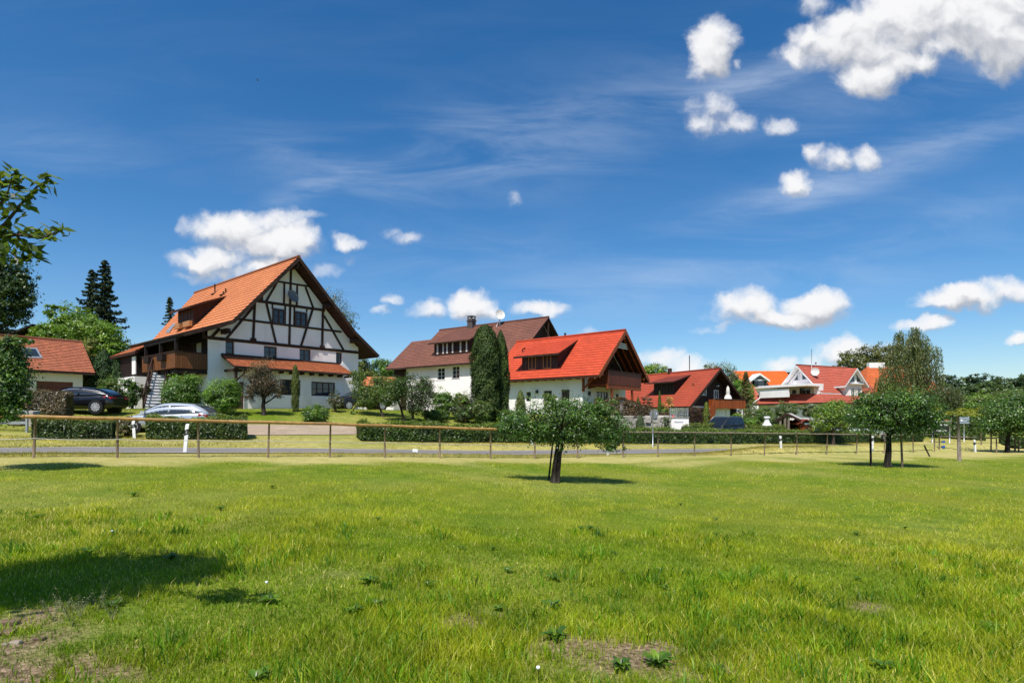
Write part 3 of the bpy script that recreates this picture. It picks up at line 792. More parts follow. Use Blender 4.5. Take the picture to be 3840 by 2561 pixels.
def flat_children(o):
    # windows in a dormer are its sub-parts; keep them no deeper than thing > part > sub-part
    for ch in list(o.children):
        for g in list(ch.children):
            me = ch.data; n0 = len(me.materials)
            for m_ in g.data.materials: me.materials.append(m_)
            import bmesh
            bm = bmesh.new(); bm.from_mesh(me); k0 = len(bm.faces); bm.from_mesh(g.data); bm.faces.ensure_lookup_table()
            for i in range(k0, len(bm.faces)): bm.faces[i].material_index += n0
            bm.to_mesh(me); bm.free(); bpy.data.objects.remove(g)
def satellite_dish(parent, p, r, face, mat='dish', arm=True):
    p, face = Vector(p), Vector(face).normalized(); a = face.cross(Vector((0,0,1))).normalized(); b = a.cross(face).normalized()
    mb = MB(); rings = []
    for i in range(5):
        q = i/4; rings.append([p + (a*math.cos(t)*.92 + b*math.sin(t))*r*q - face*(.28*r*(1 - q*q)) for t in [2*math.pi*k/20 for k in range(20)]])
    for i in range(1, 4):
        for k in range(20):
            mb.face([rings[i][k], rings[i][(k+1) % 20], rings[i+1][(k+1) % 20], rings[i+1][k]], smooth=True)
    mb.face([rings[1][k] for k in range(20)])
    if arm:
        h = p + face*r*.75 - b*r*.3
        mb.tube([p - b*r*.9, h], .02, 5); mb.tube([h, h - face*.12 + b*.05], .05, 6)
        mb.tube([p - face*.28*r, p - face*(.28*r + .25)], .03, 5)
    return mb.build('satellite_dish', mat, parent)

# ------------------------------------------------------------------ the half-timbered house
O1 = (-21.4, 40., EYE + .58); A1 = math.atan2(.765, .644); H1 = Frame(O1, A1)
h1 = thing('half_timbered_house', 'tall white half-timbered house with steep orange roof and dark beams', 'house', O1, A1)
ovh = -1.2
ax, az = H1.aty(*C2(1197, 120), ovh); fxr, fzr = H1.aty(*C2(1585, 635), ovh); txr, tzr = H1.aty(*C2(1752, 806), ovh)
fxl, fzl = H1.aty(*C2(735, 562), ovh); txl = -2.0; tzl = H1.aty(*C2(386, 650), ovh)[1]
W1, D1 = 12.45, 15.5
prof = [(txl, tzl), (fxl, fzl), (ax, az), (fxr, fzr), (txr, tzr)]
mx_ = .55*(fxr - 0) + 0
def pz(x):
    for (xa, za), (xb, zb) in zip(prof[:-1], prof[1:]):
        if xa <= x <= xb: return za + (zb - za)*(x - xa)/(xb - xa)
gable_b = lambda x, y, b=0.: H1.aty(*C2(x, y), b)
zbeam = gable_b(1100, 735)[1]
mb = MB()
holes = []
for (x0, y0, x1, y1) in ((683, 709, 745, 797), (952, 744, 1044, 828), (1201, 764, 1280, 846), (1456, 787, 1500, 866)):
    a, _ = gable_b(x0, y0); b, zt = gable_b(x1, (y0 + y1)/2); _, zt = gable_b((x0 + x1)/2, y0); _, zb = gable_b((x0 + x1)/2, y1)
    holes.append((a, b, zb, zt))
wall_y(mb, 0, 0, W1, -.6, zbeam, holes, .22)
poly = [(0, zbeam), (W1, zbeam), (W1, pz(W1) - .3), (fxr, fzr - .3), (ax, az - .35), (fxl, fzl - .3), (0, pz(0) - .3)]
mb.face([(x, 0, z) for x, z in poly])
mb.face([(W1, 0, -.6), (W1, D1, -.6), (W1, D1, pz(W1) - .3), (W1, 0, pz(W1) - .3)])
mb.face([(0, D1, -.6), (0, 0, -.6), (0, 0, 2.75), (0, D1, 2.75)])
mb.face([(W1, D1, -.6), (0, D1, -.6), (0, D1, pz(0) - .3), (W1, D1, pz(W1) - .3)])
mb.build('wall', 'plaster', h1)
mb = MB(); mb.box(-.03, .25, .06, D1, 2.752, pz(0) - .25); mb.build('side_cladding', 'dark_wood', h1)
for i, (a, b, c, d) in enumerate(holes):
    window_y(h1, .16, a, b, c, d, 'frame_brown', 1 if i else 0, 1, .08, .03)
# roof: front part with the higher eave over the balcony, back part reaching lower, hipped end
yr = 18.6; ye = 9.2; yb = 14.2
mb = MB()
def rp(x, y, z): return (x, y, z)
mb.tiles((fxl, yb + .4, fzl), (fxl, ovh, fzl), (ax, ovh, az), (ax, yr, az), .42, .04, 0)
mb.tiles((txl, ye, tzl), (txl, ovh, tzl), (fxl, ovh, fzl), (fxl, ye, fzl), .42, .04, 0)
zl2 = tzl - .55
mb.tiles((txl - .1, yb, zl2), (txl - .1, ye - 1.2, zl2), (fxl, ye - 1.2, fzl - .05), (fxl, yb + .4, fzl - .05), .42, .04, 0)
mb.tiles((fxr, ovh, fzr), (fxr, yr - 2, fzr), (ax, yr, az), (ax, ovh, az), .42, .04, 0)
mb.tiles((txr, ovh, tzr), (txr, yr - 2.4, tzr), (fxr, yr - 2, fzr), (fxr, ovh, fzr), .42, .04, 0)
mb.face([(ax, yr, az), (fxl, yb + .4, fzl), (txl - .1, yb, zl2), (txr, yr - 2.4, tzr), (fxr, yr - 2, fzr)], 0, [(0,0),(1,2),(2,4),(9,4),(8,2)])
for q in ([(fxl, ovh, fzl), (fxl, yb + .4, fzl), (ax, yr, az), (ax, ovh, az)], [(txl, ovh, tzl), (txl, ye, tzl), (fxl, ye, fzl), (fxl, ovh, fzl)],
          [(txl - .1, ye - 1.2, zl2), (txl - .1, yb, zl2), (fxl, yb + .4, fzl - .05), (fxl, ye - 1.2, fzl - .05)],
          [(ax, ovh, az), (ax, yr, az), (fxr, yr - 2, fzr), (fxr, ovh, fzr)], [(fxr, ovh, fzr), (fxr, yr - 2, fzr), (txr, yr - 2.4, tzr), (txr, ovh, tzr)]):
    P = [Vector(p) - Vector((0, 0, .005)) for p in q]; mb.hexa([p - Vector((0, 0, .2)) for p in P] + P, 1)
mb.tube([(ax, ovh - .03, az + .02), (ax, yr, az + .02)], .14, 8, 0)
for (p, q) in (((txl, ovh - .035, tzl - .1), (fxl, ovh - .035, fzl - .12)), ((fxl, ovh - .037, fzl - .12), (ax, ovh - .037, az - .12)), ((ax, ovh - .039, az - .12), (fxr, ovh - .039, fzr - .12)), ((fxr, ovh - .041, fzr - .12), (txr, ovh - .041, tzr - .1))):
    mb.bar(p, q, .05, .26, 2, (0, -1, 0) if False else (0, 0, 1))
roof1 = mb.build('roof', ['tile_orange', 'soffit', 'beam'], h1)
# gutters, vent pipes, roof window
mb = MB(); mb.tube([(txl - .06, ovh, tzl - .06), (txl - .06, ye, tzl - .06)], .08, 7); mb.tube([(txr + .06, ovh, tzr - .06), (txr + .06, 15, tzr - .06)], .08, 7); mb.each('gutter', 'beam', roof1)
sl_l = (az - fzl)/(ax - fxl)
for (x, y, hh) in ((608, 375, .85), (668, 382, .25), (684, 372, .4)):
    p = H1.onslope(*C2(x, y), fxl, fzl, sl_l); v = MB(); v.tube([(p.x, p.y, p.z - .1), (p.x, p.y, p.z + hh)], .06, 7); v.tube([(p.x - .2, p.y - .25, p.z - .08), (p.x - .2, p.y + .25, p.z - .08)], .05, 6); v.build('vent_pipe', 'beam', roof1)
def slope_quad(fr, cf, pts, x0, z0, m, off):
    n = Vector((-m, 0, 1)).normalized(); return [fr.onslope(*cf(x, y), x0, z0, m) + n*off for x, y in pts]
q = slope_quad(H1, C2, [(270, 648), (296, 648), (340, 590), (322, 590)], fxl, fzl, sl_l, .10)
sk = MB(); sk.hexa([p - Vector((0,0,.16)) for p in q] + q); so_ = sk.build('roof_window', 'steel', roof1)
# dormer on the left slope
p0 = H1.onslope(*C2(345, 640), fxl, fzl, sl_l); p1 = H1.onslope(*C2(462, 604), fxl, fzl, sl_l); p2 = H1.onslope(*C2(725, 384), fxl, fzl, sl_l)
xd = (p0.x + p1.x)/2
dm = shed_dormer(h1, H1, fxl, fzl, sl_l, xd, p1.y, p0.y, 1.75, p2.x, .45, .55, 'tile_orange', 'brown_wood', [
    (p0.y - 1.05, p0.y - .15, .45, 1.6, dict(frame='frame_brown')), (p1.y + .1, p1.y + 1.25, .45, 1.6, dict(frame='frame_brown', curtain=False))])
fb = MB(); zz = fzl + sl_l*(xd - fxl)
for k, (ya_, yb_) in enumerate(((p1.y - .02, p1.y + 1.3), (p0.y - 1.15, p0.y - .05))): fb.box(xd - .32, xd - .08, ya_, yb_, zz + .06, zz + .48)
fb.each('flower_box', 'frame_gold', dm); flat_children(dm)
# timber frame of the gable
mb = MB()
BE = [((525, 680), (1612, 788), .27), ((890, 425), (1378, 493), .24), ((752, 551), (1492, 643), .19), ((1042, 290), (1262, 325), .16), ((1140, 190), (1128, 735), .20),
      ((887, 430), (875, 700), .21), ((1363, 495), (1358, 752), .22), ((882, 462), (688, 690), .20), ((1044, 294), (967, 428), .17), ((968, 445), (1035, 724), .19),
      ((1093, 300), (1090, 445), .15), ((1183, 315), (1180, 462), .15), ((1240, 330), (1296, 478), .17), ((1290, 488), (1210, 740), .19), ((1370, 530), (1508, 772), .18),
      ((1010, 452), (1008, 480), .1), ((1099, 462), (1097, 600), .13), ((1163, 472), (1161, 608), .13), ((1250, 486), (1248, 505), .1), ((528, 610), (526, 690), .2), ((640, 620), (578, 686), .22)]
for i, (p, q, w) in enumerate(BE):
    (xa, za), (xb, zb) = gable_b(*p), gable_b(*q); yy_ = -.045 - .0025*i
    d = Vector((xb - xa, 0, zb - za)).normalized(); n = Vector((-d.z, 0, d.x))*w*.43
    a, b = Vector((xa, 0, za)), Vector((xb, 0, zb))
    f4 = [a - n, b - n, b + n, a + n]
    mb.hexa([Vector((v_.x, .03, v_.z)) for v_ in f4] + [Vector((v_.x, yy_, v_.z)) for v_ in f4])
for (x, y) in ((875, 697), (1358, 748)):
    xa, za = gable_b(x, y); mb.box(xa - .2, xa + .2, -.13, .0, za - .08, za + .1)
mb.build('timber_frame', 'beam', h1)
mb = MB()
for (xa, za) in ((ax, az - .62), (fxl + (ax - fxl)*.42, fzl + (az - fzl)*.42 - .42), (ax + (fxr - ax)*.56, az + (fzr - az)*.56 - .42), (fxl - .25, fzl - .75), (fxr + .4, fzr - .75)):
    mb.box(xa - .13, xa + .13, -1.1, -.11, za - .17, za + .17)
mb.each('purlin', 'beam', h1)
for (x0, y0, x1, y1) in ((1008, 479, 1096, 592), (1163, 500, 1250, 610)):
    a, zt = gable_b(x0, y0); _, zb = gable_b((x0 + x1)/2, y1); b, _ = gable_b(x1, y1); _, zt = gable_b((x0 + x1)/2, (y0 + y0 + 8)/2)
    window_y(h1, -.075, a, b, zb, zt, 'frame_brown', 1, 1, .14, .06)
dx, dz = gable_b(1155, 392, -.5)
satellite_dish(h1, (dx, -.55, dz), .52, (.15, -1, .35))
# balcony on the left
bx = -2.08; zr_, zfl = H1.aty(*C2(330, 782), 0)[1], H1.aty(*C2(330, 890), 0)[1]; yb_ = 6.3
mb = MB()
mb.box(bx, -.04, -.05, .0, zfl - .04, zr_); mb.box(bx - .05, bx, -.052, yb_, zfl - .04, zr_ + .002); mb.box(bx, -.04, yb_ - .05, yb_, zfl - .04, zr_)
balc = thing('x', 'x', 'x'); bpy.data.objects.remove(balc)
bo = mb.build('balcony', 'balcony_wood', h1)
mb = MB(); mb.box(bx - .12, -.04, -.1, .05, zr_ + .003, zr_ + .07); mb.box(bx - .12, bx + .06, .05, yb_, zr_ + .003, zr_ + .07); mb.build('handrail', 'brown_wood', bo)
mb = MB(); mb.box(bx + .05, -.04, .02, yb_ - .06, zfl - .1, zfl); mb.box(bx + .25, -.04, -.0, .2, zfl - .36, zfl - .102); mb.box(bx + .2, bx + .45, .21, yb_, zfl - .36, zfl - .102)
for k in range(3): mb.box(bx + .1, -.04, 1.6 + 1.9*k, 1.8 + 1.9*k, zfl - .34, zfl - .104)
mb.build('floor', 'brown_wood', bo)
mb = MB()
for y in (1.9, 4.6): mb.box(bx - .34, bx - .06, y - .5, y + .5, zr_ - .5, zr_ - .1)
mb.each('flower_box', 'dark_wood', bo)
mb = MB()
for (x, y) in ((bx + .15, .25), (bx + .15, 3.1), (bx + .15, 6.1)): mb.box(x - .09, x + .09, y - .09, y + .09, zfl, tzl - .12)
for (x, y) in ((bx + .32, .4), (bx + .32, 5.9)): mb.box(x - .11, x + .11, y - .11, y + .11, -.3, zfl - .36)
mb.box(bx + .05, bx + .25, .0, yb_, tzl - .35, tzl - .125)
mb.each('post', 'dark_wood', h1)
window_x(h1, -.03, 2.2, 3.4, zfl + .05, zfl + 2.05, frame='frame_brown', bars=1, cross=0)
window_x(h1, -.03, 4.4, 5.9, zfl + .9, zfl + 2.0, frame='frame_brown', bars=1, cross=0)
mb = MB(); mb.box(-.06, -.03, 1.0, 1.75, zfl + .02, zfl + 1.95); mb.build('balcony_door', 'curtain', h1)
# lower entrance wall, stair, corner piece
mb = MB(); mb.box(-.05, .0, 6.2, 7.3, .0, 2.1); mb.build('door', 'red_wood', h1)
st = MB(); nst = 13; q0, q1 = Vector((-3.35, .3, -.05)), Vector((-1.72, 3.75, zfl - .1)); hd_ = Vector((q1.x - q0.x, q1.y - q0.y, 0)); run = hd_.length; hd_.normalize(); sd = Vector((hd_.y, -hd_.x, 0))
def obox(mb_, c, L_, W_, z0, z1, mi=0):
    P = [c - hd_*L_/2 - sd*W_/2, c - hd_*L_/2 + sd*W_/2, c + hd_*L_/2 + sd*W_/2, c + hd_*L_/2 - sd*W_/2]
    mb_.hexa([Vector((p.x, p.y, z0)) for p in P] + [Vector((p.x, p.y, z1)) for p in P], mi)
rs = (q1.z - q0.z)/nst
for k in range(nst):
    c = q0 + hd_*(run*(k + .5)/nst); z = q0.z + rs*k
    obox(st, c + hd_*.04, run/nst - .05, .92, z - .02, z + rs - .04, 0); obox(st, c + hd_*.03, run/nst - .02, .96, z + rs - .038, z + rs, 1)
so2 = st.build('staircase', ['white', 'beam'], h1)
mb = MB()
for sg in (-1, 1):
    o_ = sd*.52*sg
    mb.bar(q0 + o_ + Vector((0,0,.95)), q1 + o_ + Vector((0,0,.95)), .06, .09); mb.bar(q0 + o_ - Vector((0,0,.02)), q1 + o_, .06, .28)
    for k in range(4): p_ = q0.lerp(q1, k/3) + o_; mb.bar(p_, p_ + Vector((0,0,.93)), .07, .07, 0, (1, 0, 0))
mb.each('stair_rail', 'brown_wood', so2)
mb = MB(); mb.box(-2.0, -.06, 8.4, 14.0, -.5, 2.6); mb.build('side_wing', 'plaster', h1)
mb = MB(); mb.box(-1.8, -.07, 8.6, 13.9, 2.602, zl2 - .1); mb.build('side_wing_cladding', 'dark_wood', h1)
mb = MB(); mb.box(-2.06, -2.003, 9.0, 9.25, -.4, 2.55); mb.box(-1.86, -1.803, 8.7, 9.5, 2.8, zl2 - .3); mb.each('wing_panel', 'plaster', h1)
# pent roof and ground floor extension
ea, _ = gable_b(818, 1000, -1.5); eb, _ = gable_b(1505, 1000, -1.5); yx = -1.5
pa, pzt = gable_b(607, 797); pb = H1.aty(*C2(1422, 862), 0)[0]; pzt = (pzt + H1.aty(*C2(1422, 862), 0)[1])/2 - .05
la, lz = H1.aty(*C2(745, 882), -2.15); lb, lz2 = H1.aty(*C2(1590, 938), -2.15); lz = (lz + lz2)/2; lb -= .1
mb = MB(); mb.tiles((la, -2.15, lz), (lb, -2.15, lz), (lb, -.03, pzt), (la, -.03, pzt), .25, .035, 0)
slab(mb, (la, -2.15, lz - .004), (lb, -2.15, lz - .004), (lb, -.03, pzt - .004), (la, -.03, pzt - .004), .12, 1)
mb.box(la, lb, -.12, -.035, pzt - .02, pzt + .12, 1)
pr_ = mb.build('pent_roof', ['tile_pent', 'beam'], h1)
mb = MB(); n = 12
for k in range(n):
    x = la + .25 + (lb - la - .5)*k/(n - 1); mb.box(x - .07, x + .07, -2.05, -1.2 if x > ea else -.1, lz - .30, lz - .13)
mb.box(la + .05, ea, -1.85, -1.68, lz - .36, lz - .16); mb.each('rafter', 'beam', pr_)
mb = MB(); mb.tube([(la - .02, -2.2, lz - .09), (lb + .02, -2.2, lz - .09)], .075, 7); mb.each('gutter', 'beam', pr_)
mb = MB(); mb.box(la + .2, la + .36, -1.84, -1.68, -.3, lz - .34); mb.bar((la + .28, -1.76, lz - 1.), (la + .9, -1.76, lz - .4), .09, .09); mb.build('porch_post', 'brown_wood', h1)
mb = MB(); hs_ = []
for (x0, y0, x1, y1) in ((1062, 972, 1208, 1086), (1284, 990, 1452, 1092)):
    a, _ = gable_b(x0, y0, yx); b, _ = gable_b(x1, y0, yx); _, zt = gable_b((x0 + x1)/2, y0 + 4, yx); _, zb = gable_b((x0 + x1)/2, y1, yx); hs_.append((a, b, zb, zt))
wall_y(mb, yx, ea, eb, -.7, lz - .08, hs_, .18)
mb.face([(ea, 0, -.7), (ea, yx, -.7), (ea, yx, lz - .08), (ea, 0, pzt - .15)]); mb.face([(eb, yx, -.7), (eb, 0, -.7), (eb, 0, pzt - .15), (eb, yx, lz - .08)])
mb.build('extension_wall', 'plaster', h1)
for i, (a, b, c, d) in enumerate(hs_): window_y(h1, yx + .12, a, b, c, d, 'frame_brown', 3 if i else 3, 1, .09, .03)
da, _ = gable_b(750, 1000); db, _ = gable_b(800, 1000)
mb = MB(); mb.box(ea - .06, ea - .01, -1.3, -.35, -.1, 1.95); mb.build('entrance_door', 'frame_brown', h1)
mb = MB(); mb.box(la + .1, ea - .08, -1.9, -.01, -.6, -.1); mb.build('doorstep', 'stone', h1)

# ------------------------------------------------------------------ the brown roofed house
sx, sy_ = -.815, .58; tt = 10.5
O2 = (-8.36 + .815*tt, 66 - .58*tt, EYE + .75); A2 = math.atan2(.815, .58); H2 = Frame(O2, A2)
h2 = thing('brown_roofed_house', 'long white house with faded brown roof and a wide dark dormer', 'house', O2, A2)
W2 = 11.; oh2 = -.9; ax2 = W2/2; az2 = H2.aty(*C3(1845, 203), oh2)[1]
g_ = H2.atx(*C3(905, 660), -.7); ez2 = (g_[1] + H2.atx(*C3(1215, 631), -.7)[1])/2
m2 = (az2 - ez2)/(ax2 + .7); yl2 = H2.atx(*C3(905, 325), ax2)[0]
ya2 = H2.onslope(*C3(660, 440), -.7, ez2, m2); tip2 = H2.onslope(*C3(392, 704), -.7, ez2, m2)
r2 = gable_roof('roof', ['tile_brown', 'beam'], [(-.7, ez2), (ax2, az2), (W2 + .7, ez2)], oh2, yl2, h2, .34)
zan = ya2.z; xan = ya2.x
mb = MB(); y_end = max(ya2.y, tip2.y)
mb.tiles((-.7, y_end, ez2 - .03), (-.7, yl2 - .05, ez2 - .03), (xan, yl2 - .05, zan - .03), (xan, y_end, zan - .03), .34, .03, 0)
slab(mb, (-.7, yl2 - .05, ez2 - .035), (-.7, y_end, ez2 - .035), (xan, y_end, zan - .035), (xan, yl2 - .05, zan - .035), .16, 1)
mb.tiles((xan*2 + .7, yl2, ez2 - .03), (xan*2 + .7, y_end, ez2 - .03), (xan, y_end, zan - .03), (xan, yl2, zan - .03), .34, .03, 0)
mb.build('lower_roof', ['tile_brown', 'beam'], h2)
side2 = lambda x, y: H2.atx(*C3(x, y), 0.)
yw0 = side2(598, 720)[0]
hs_ = []
for (x0, y0, x1, y1) in ((880, 684, 950, 796), (1016, 668, 1084, 783)):
    y_a, _ = side2(x1, y0); y_b, _ = side2(x0, y0); _, zt = side2((x0 + x1)/2, y0); _, zb = side2((x0 + x1)/2, y1); hs_.append((y_a, y_b, zb, zt))
y_a = side2(1250, 700)[0]; y_b = side2(1190, 700)[0]; hs_.append((y_a, y_b, hs_[1][2], hs_[1][3]))
mb = MB(); wall_x(mb, 0, 0, yw0, -1.2, ez2 + m2*.7 - .25, hs_, .22)
mb.face([(0, 0, -1.2), (W2, 0, -1.2), (W2, 0, ez2 + .3), (ax2, 0, az2 - .5), (0, 0, ez2 + .3)]); mb.face([(0, yl2, -1.2), (0, yl2, ez2 + .3), (ax2, yl2, az2 - .4), (W2, yl2, ez2 + .3), (W2, yl2, -1.2)])
mb.face([(W2, 0, -1.2), (W2, yl2, -1.2), (W2, yl2, ez2 + .3), (W2, 0, ez2 + .3)])
mb.build('wall', 'plaster', h2)
mb = MB(); mb.box(.05, xan*1.8, yw0 - .0, y_end - .8, -1., ez2 + .2); mb.build('barn_wall', 'brown_wood', h2)
for (a, b, c, d) in hs_: window_x(h2, .13, a, b, c, d, frame='frame_white', bars=1, cross=2, sill='stone', curtain=False)
p0 = H2.onslope(*C3(848, 585), -.7, ez2, m2); p1 = H2.onslope(*C3(1182, 545), -.7, ez2, m2); p2 = H2.onslope(*C3(1428, 292), -.7, ez2, m2)
xd = (p0.x + p1.x)/2; hf2 = 1.75
y0_, y1_ = p1.y, p0.y; Lw = y1_ - y0_
dm = shed_dormer(h2, H2, -.7, ez2, m2, xd, y0_ , y1_, hf2, p2.x, .55, .5, 'tile_brown', 'brown_wood', [
    (y1_ - .30*Lw, y1_ - .06*Lw, .15, 1.45, dict(frame='frame_brown', curtain=True)), (y1_ - .57*Lw, y1_ - .34*Lw, .15, 1.45, dict(frame='frame_brown', curtain=True)), (y0_ + .04*Lw, y0_ + .28*Lw, .15, 1.5, dict(frame='frame_brown', curtain=True))], course=.34)
flat_children(dm)
p = H2.onslope(*C3(1196, 318), -.7, ez2, m2); zt = H2.aty(*C3(1196, 212), p.y)[1]
mb = MB(); mb.box(p.x - .38, p.x + .38, p.y - .38, p.y + .38, p.z - .6, zt - .3); mb.box(p.x - .46, p.x + .46, p.y - .46, p.y + .46, zt - .62, zt - .5)
for a, b in ((-.3, -.3), (.3, -.3), (.3, .3), (-.3, .3)): mb.box(p.x + a - .05, p.x + a + .05, p.y + b - .05, p.y + b + .05, zt - .3, zt - .05)
mb.box(p.x - .42, p.x + .42, p.y - .42, p.y + .42, zt - .05, zt + .02)
mb.build('chimney', mat_mottle('slate_chimney', (.085,.07,.065), .3, 3), r2)
q = H2.onslope(*C3(1458, 300), -.7, ez2, m2)
o = satellite_dish(r2, (q.x - .1, q.y - .1, q.z + 1.35), .62, (-.55, -.75, .25), 'dish_white')
mb = MB(); mb.tube([(q.x + .1, q.y + .1, q.z - .2), (q.x + .1, q.y + .1, q.z + 1.3)], .05, 6); mb.bar((q.x - .1, q.y + .5, q.z - .1), (q.x + .1, q.y + .1, q.z + .9), .05, .05); mb.build('dish_mast', 'white', r2)
mb = MB(); mb.box(.0, W2, -.06, -.01, ez2 - .2, ez2 + .0); mb.build('gable_beam', 'beam', h2)
mb = MB()
for i, (a, b) in enumerate((((ax2, az2 - .6), (ax2, ez2 + .1)), ((1.2, ez2 + 1.4), (W2 - 1.2, ez2 + 1.4)))): mb.bar((a[0], -.86 - .01*i, a[1]), (b[0], -.86 - .01*i, b[1]), .14, .14, 0, (0, 1, 0))
mb.face([(.2, -.02, ez2 + .25), (W2 - .2, -.02, ez2 + .25), (ax2, -.02, az2 - .55)])
mb.build('gable_cladding', 'brown_wood', h2)
window_y(h2, -.04, 2.2, 3.4, ez2 + 1.45, ez2 + 2.5, 'frame_white', 1, 0)

# ------------------------------------------------------------------ the bright red roofed house
A3 = math.atan2(.773, .634); O3 = (5.58, 46., EYE + .12); H3 = Frame(O3, A3)
h3 = thing('red_roofed_house', 'white chalet with bright red roof and wooden balcony under its gable', 'house', O3, A3)
X3 = .22; b3 = -2.0; xl3, zl3 = H3.aty(*C4(1175, 592), b3); ax3, az3 = H3.aty(*C4(1468, 113), b3); xr3, zr3 = H3.aty(*C4(1750, 668), b3)
ze3 = (zl3 + zr3)/2; xr3 = 2*ax3 - xl3; yl3 = H3.atx(*C4(285, 238), ax3)[0]; W3 = 2*ax3
r3 = gable_roof('roof', ['tile_red', 'soffit'], [(xl3, ze3), (ax3, az3), (xr3, ze3)], b3, yl3, h3, .34)
m3 = (az3 - ze3)/(ax3 - xl3)
mb = MB()
for sgn, xe in ((1, xl3), (-1, xr3)):
    mb.bar((xe, b3 - .03, ze3 - .12), (ax3, b3 - .03 - .004*sgn, az3 - .12), .06, .3)
mb.each('barge_board', 'orange_wood', r3)
mb = MB()
for k in range(12): 
    y = .3 + (yl3 - .6)*k/11; mb.box(xl3 + .06, X3 + .1, y - .06, y + .06, ze3 - .20, ze3 - .06)
for xp, zp in ((xl3 + .75, ze3 + .22), (ax3, az3 - .55), (xr3 - .75, ze3 + .22)): mb.box(xp - .1, xp + .1, b3 + .05, .3, zp - .2, zp)
for k in range(3):
    for sgn in (0, 1):
        xe = xl3 if sgn == 0 else xr3; y = b3 + .35 + .6*k; mb.bar((xe, y, ze3 - .28), (ax3, y + .003*sgn, az3 - .3), .09, .14)
mb.each('rafter', 'orange_wood', r3)

side3 = lambda x, y: H3.atx(*C4(x, y), X3)
hs_ = []
for (x0, y0, x1, y1) in ((765, 757, 858, 930), (573, 769, 665, 880), (384, 783, 438, 885)):
    ya_, _ = side3(x1, y0); yb__, _ = side3(x0, y0); _, zt = side3((x0 + x1)/2, y0); _, zb = side3((x0 + x1)/2, y1); hs_.append((ya_, yb__, max(zb, .05), zt))
mb = MB(); wall_x(mb, X3, 0, yl3 - .3, -1.5, ze3 + .6, hs_, .25)
gh = []
a, zt = H3.aty(*C4(1150, 778), 0); b, _ = H3.aty(*C4(1280, 778), 0); gh.append((a, b, .1, zt))
wall_y(mb, 0, X3, W3, -1.5, ze3 + .3, gh, .2)
mb.face([(X3, 0, ze3 + .3), (W3, 0, ze3 + .3), (W3, 0, ze3 + .35), (ax3, 0, az3 - .45), (X3, 0, ze3 + .5)])
mb.face([(W3, 0, -1.5), (W3, yl3 - .3, -1.5), (W3, yl3 - .3, ze3 + .35), (W3, 0, ze3 + .35)]); yk = yl3 - .3
mb.face([(0, yk, -1.5), (0, yk, ze3 + .35), (ax3, yk, az3 - .45), (W3, yk, ze3 + .35), (W3, yk, -1.5)])
mb.build('wall', 'plaster', h3)
a, b, c, d = hs_[0]; mb = MB(); mb.box(X3 + .18, X3 + .22, a, b, c - .1, d); mb.build('door', 'frame_brown', h3)
for (a, b, c, d) in hs_[1:]: window_x(h3, X3 + .18, a, b, c, d, frame='frame_brown', bars=0, cross=0)
window_y(h3, .1, *gh[0], 'frame_brown', 3, 0, .06)
# loggia: panelled gable, balcony, side panel, posts
bz0, bz1 = H3.aty(*C4(1278, 702), -1.9)[1], H3.aty(*C4(1278, 553), -1.9)[1]; ba, bb = H3.aty(*C4(1278, 600), -1.9)[0], H3.aty(*C4(1635, 600), -1.9)[0]
mb = MB(); mb.box(ba, bb, -1.93, -1.88, bz0, bz1); mb.box(bb - .05, bb, -1.878, -.02, bz0, bz1)
bo3 = mb.build('balcony', 'red_wood', h3)
mb = MB(); mb.box(ba - .05, bb + .08, -2.0, -1.82, bz1 + .003, bz1 + .08); mb.build('handrail', 'brown_wood', bo3)
mb = MB(); mb.box(ba - .2, bb, -1.86, -.02, bz0 - .06, bz0 + .04); mb.box(ba - .1, bb - .1, -1.98, -1.8, bz0 - .32, bz0 - .063); mb.build('floor', 'orange_wood', bo3)
mb = MB(); mb.face([(ba, -.02, bz0 - .3), (ba, -1.87, bz0), (ba, -1.87, bz1 + .6), (ba, -.02, ze3 + m3*(ba - xl3) - .3)][::-1]); mb.face([(ba + .04, -.02, bz0 - .3), (ba + .04, -1.87, bz0), (ba + .04, -1.87, bz1 + .6), (ba + .04, -.02, ze3 + m3*(ba - xl3) - .3)])
mb.build('side_panel', 'red_wood', h3)
mb = MB(); mb.face([(.3, -.015, ze3 + .5), (ba + .9, -.015, bz0 + .1), (ba + .9, -.015, bz0 + 2.2), (ba + .5, -.015, bz0 + 2.2)]); mb.face([(3.3, -.016, bz0), (W3 - .5, -.016, bz0), (W3 - .3, -.016, ze3 + .5), (ax3, -.016, az3 - .55), (ax3 - .5, -.016, az3 - 1.)]); mb.build('gable_cladding', 'soffit', h3)
mb = MB()
for xs_, y_ in ((1320, -1.9), (1540, -1.9)):
    xa = H3.aty(*C4(xs_, 800), y_)[0]; mb.box(xa - .08, xa + .08, y_ - .08, y_ + .08, -.5, bz0 - .3)
mb.box(X3 - .14, X3 + .03, -.2, -.05, ze3 - 1.2, ze3 - .05); mb.bar((-.05, -.14, ze3 - 1.15), (-.05, -1.1, ze3 - .2), .11, .13); mb.each('post', 'orange_wood', h3)
mb = MB(); zz = az3 - 1.5
for k in range(3): mb.box(ax3 - .95 + .1*k, ax3 + .95 - .1*k, -1.7, -1.64, zz + .17*k, zz + .11 + .17*k)
mb.each('slat', 'curtain', h3)
mb = MB()
for (cx, cy, side) in ((510, 778, 1), (1067, 795, 0), (1371, 822, 0), (1322, 494, 0)):
    if side: y_, z_ = side3(cx, cy); mb.box(X3 - .18, X3 - .001, y_ - .09, y_ + .09, z_ - .16, z_ + .12)
    else: x_, z_ = H3.aty(*C4(cx, cy), 0); mb.box(x_ - .1, x_ + .1, -.16, -.02, z_ - .18, z_ + .12)
mb.each('wall_lamp', 'black', h3)
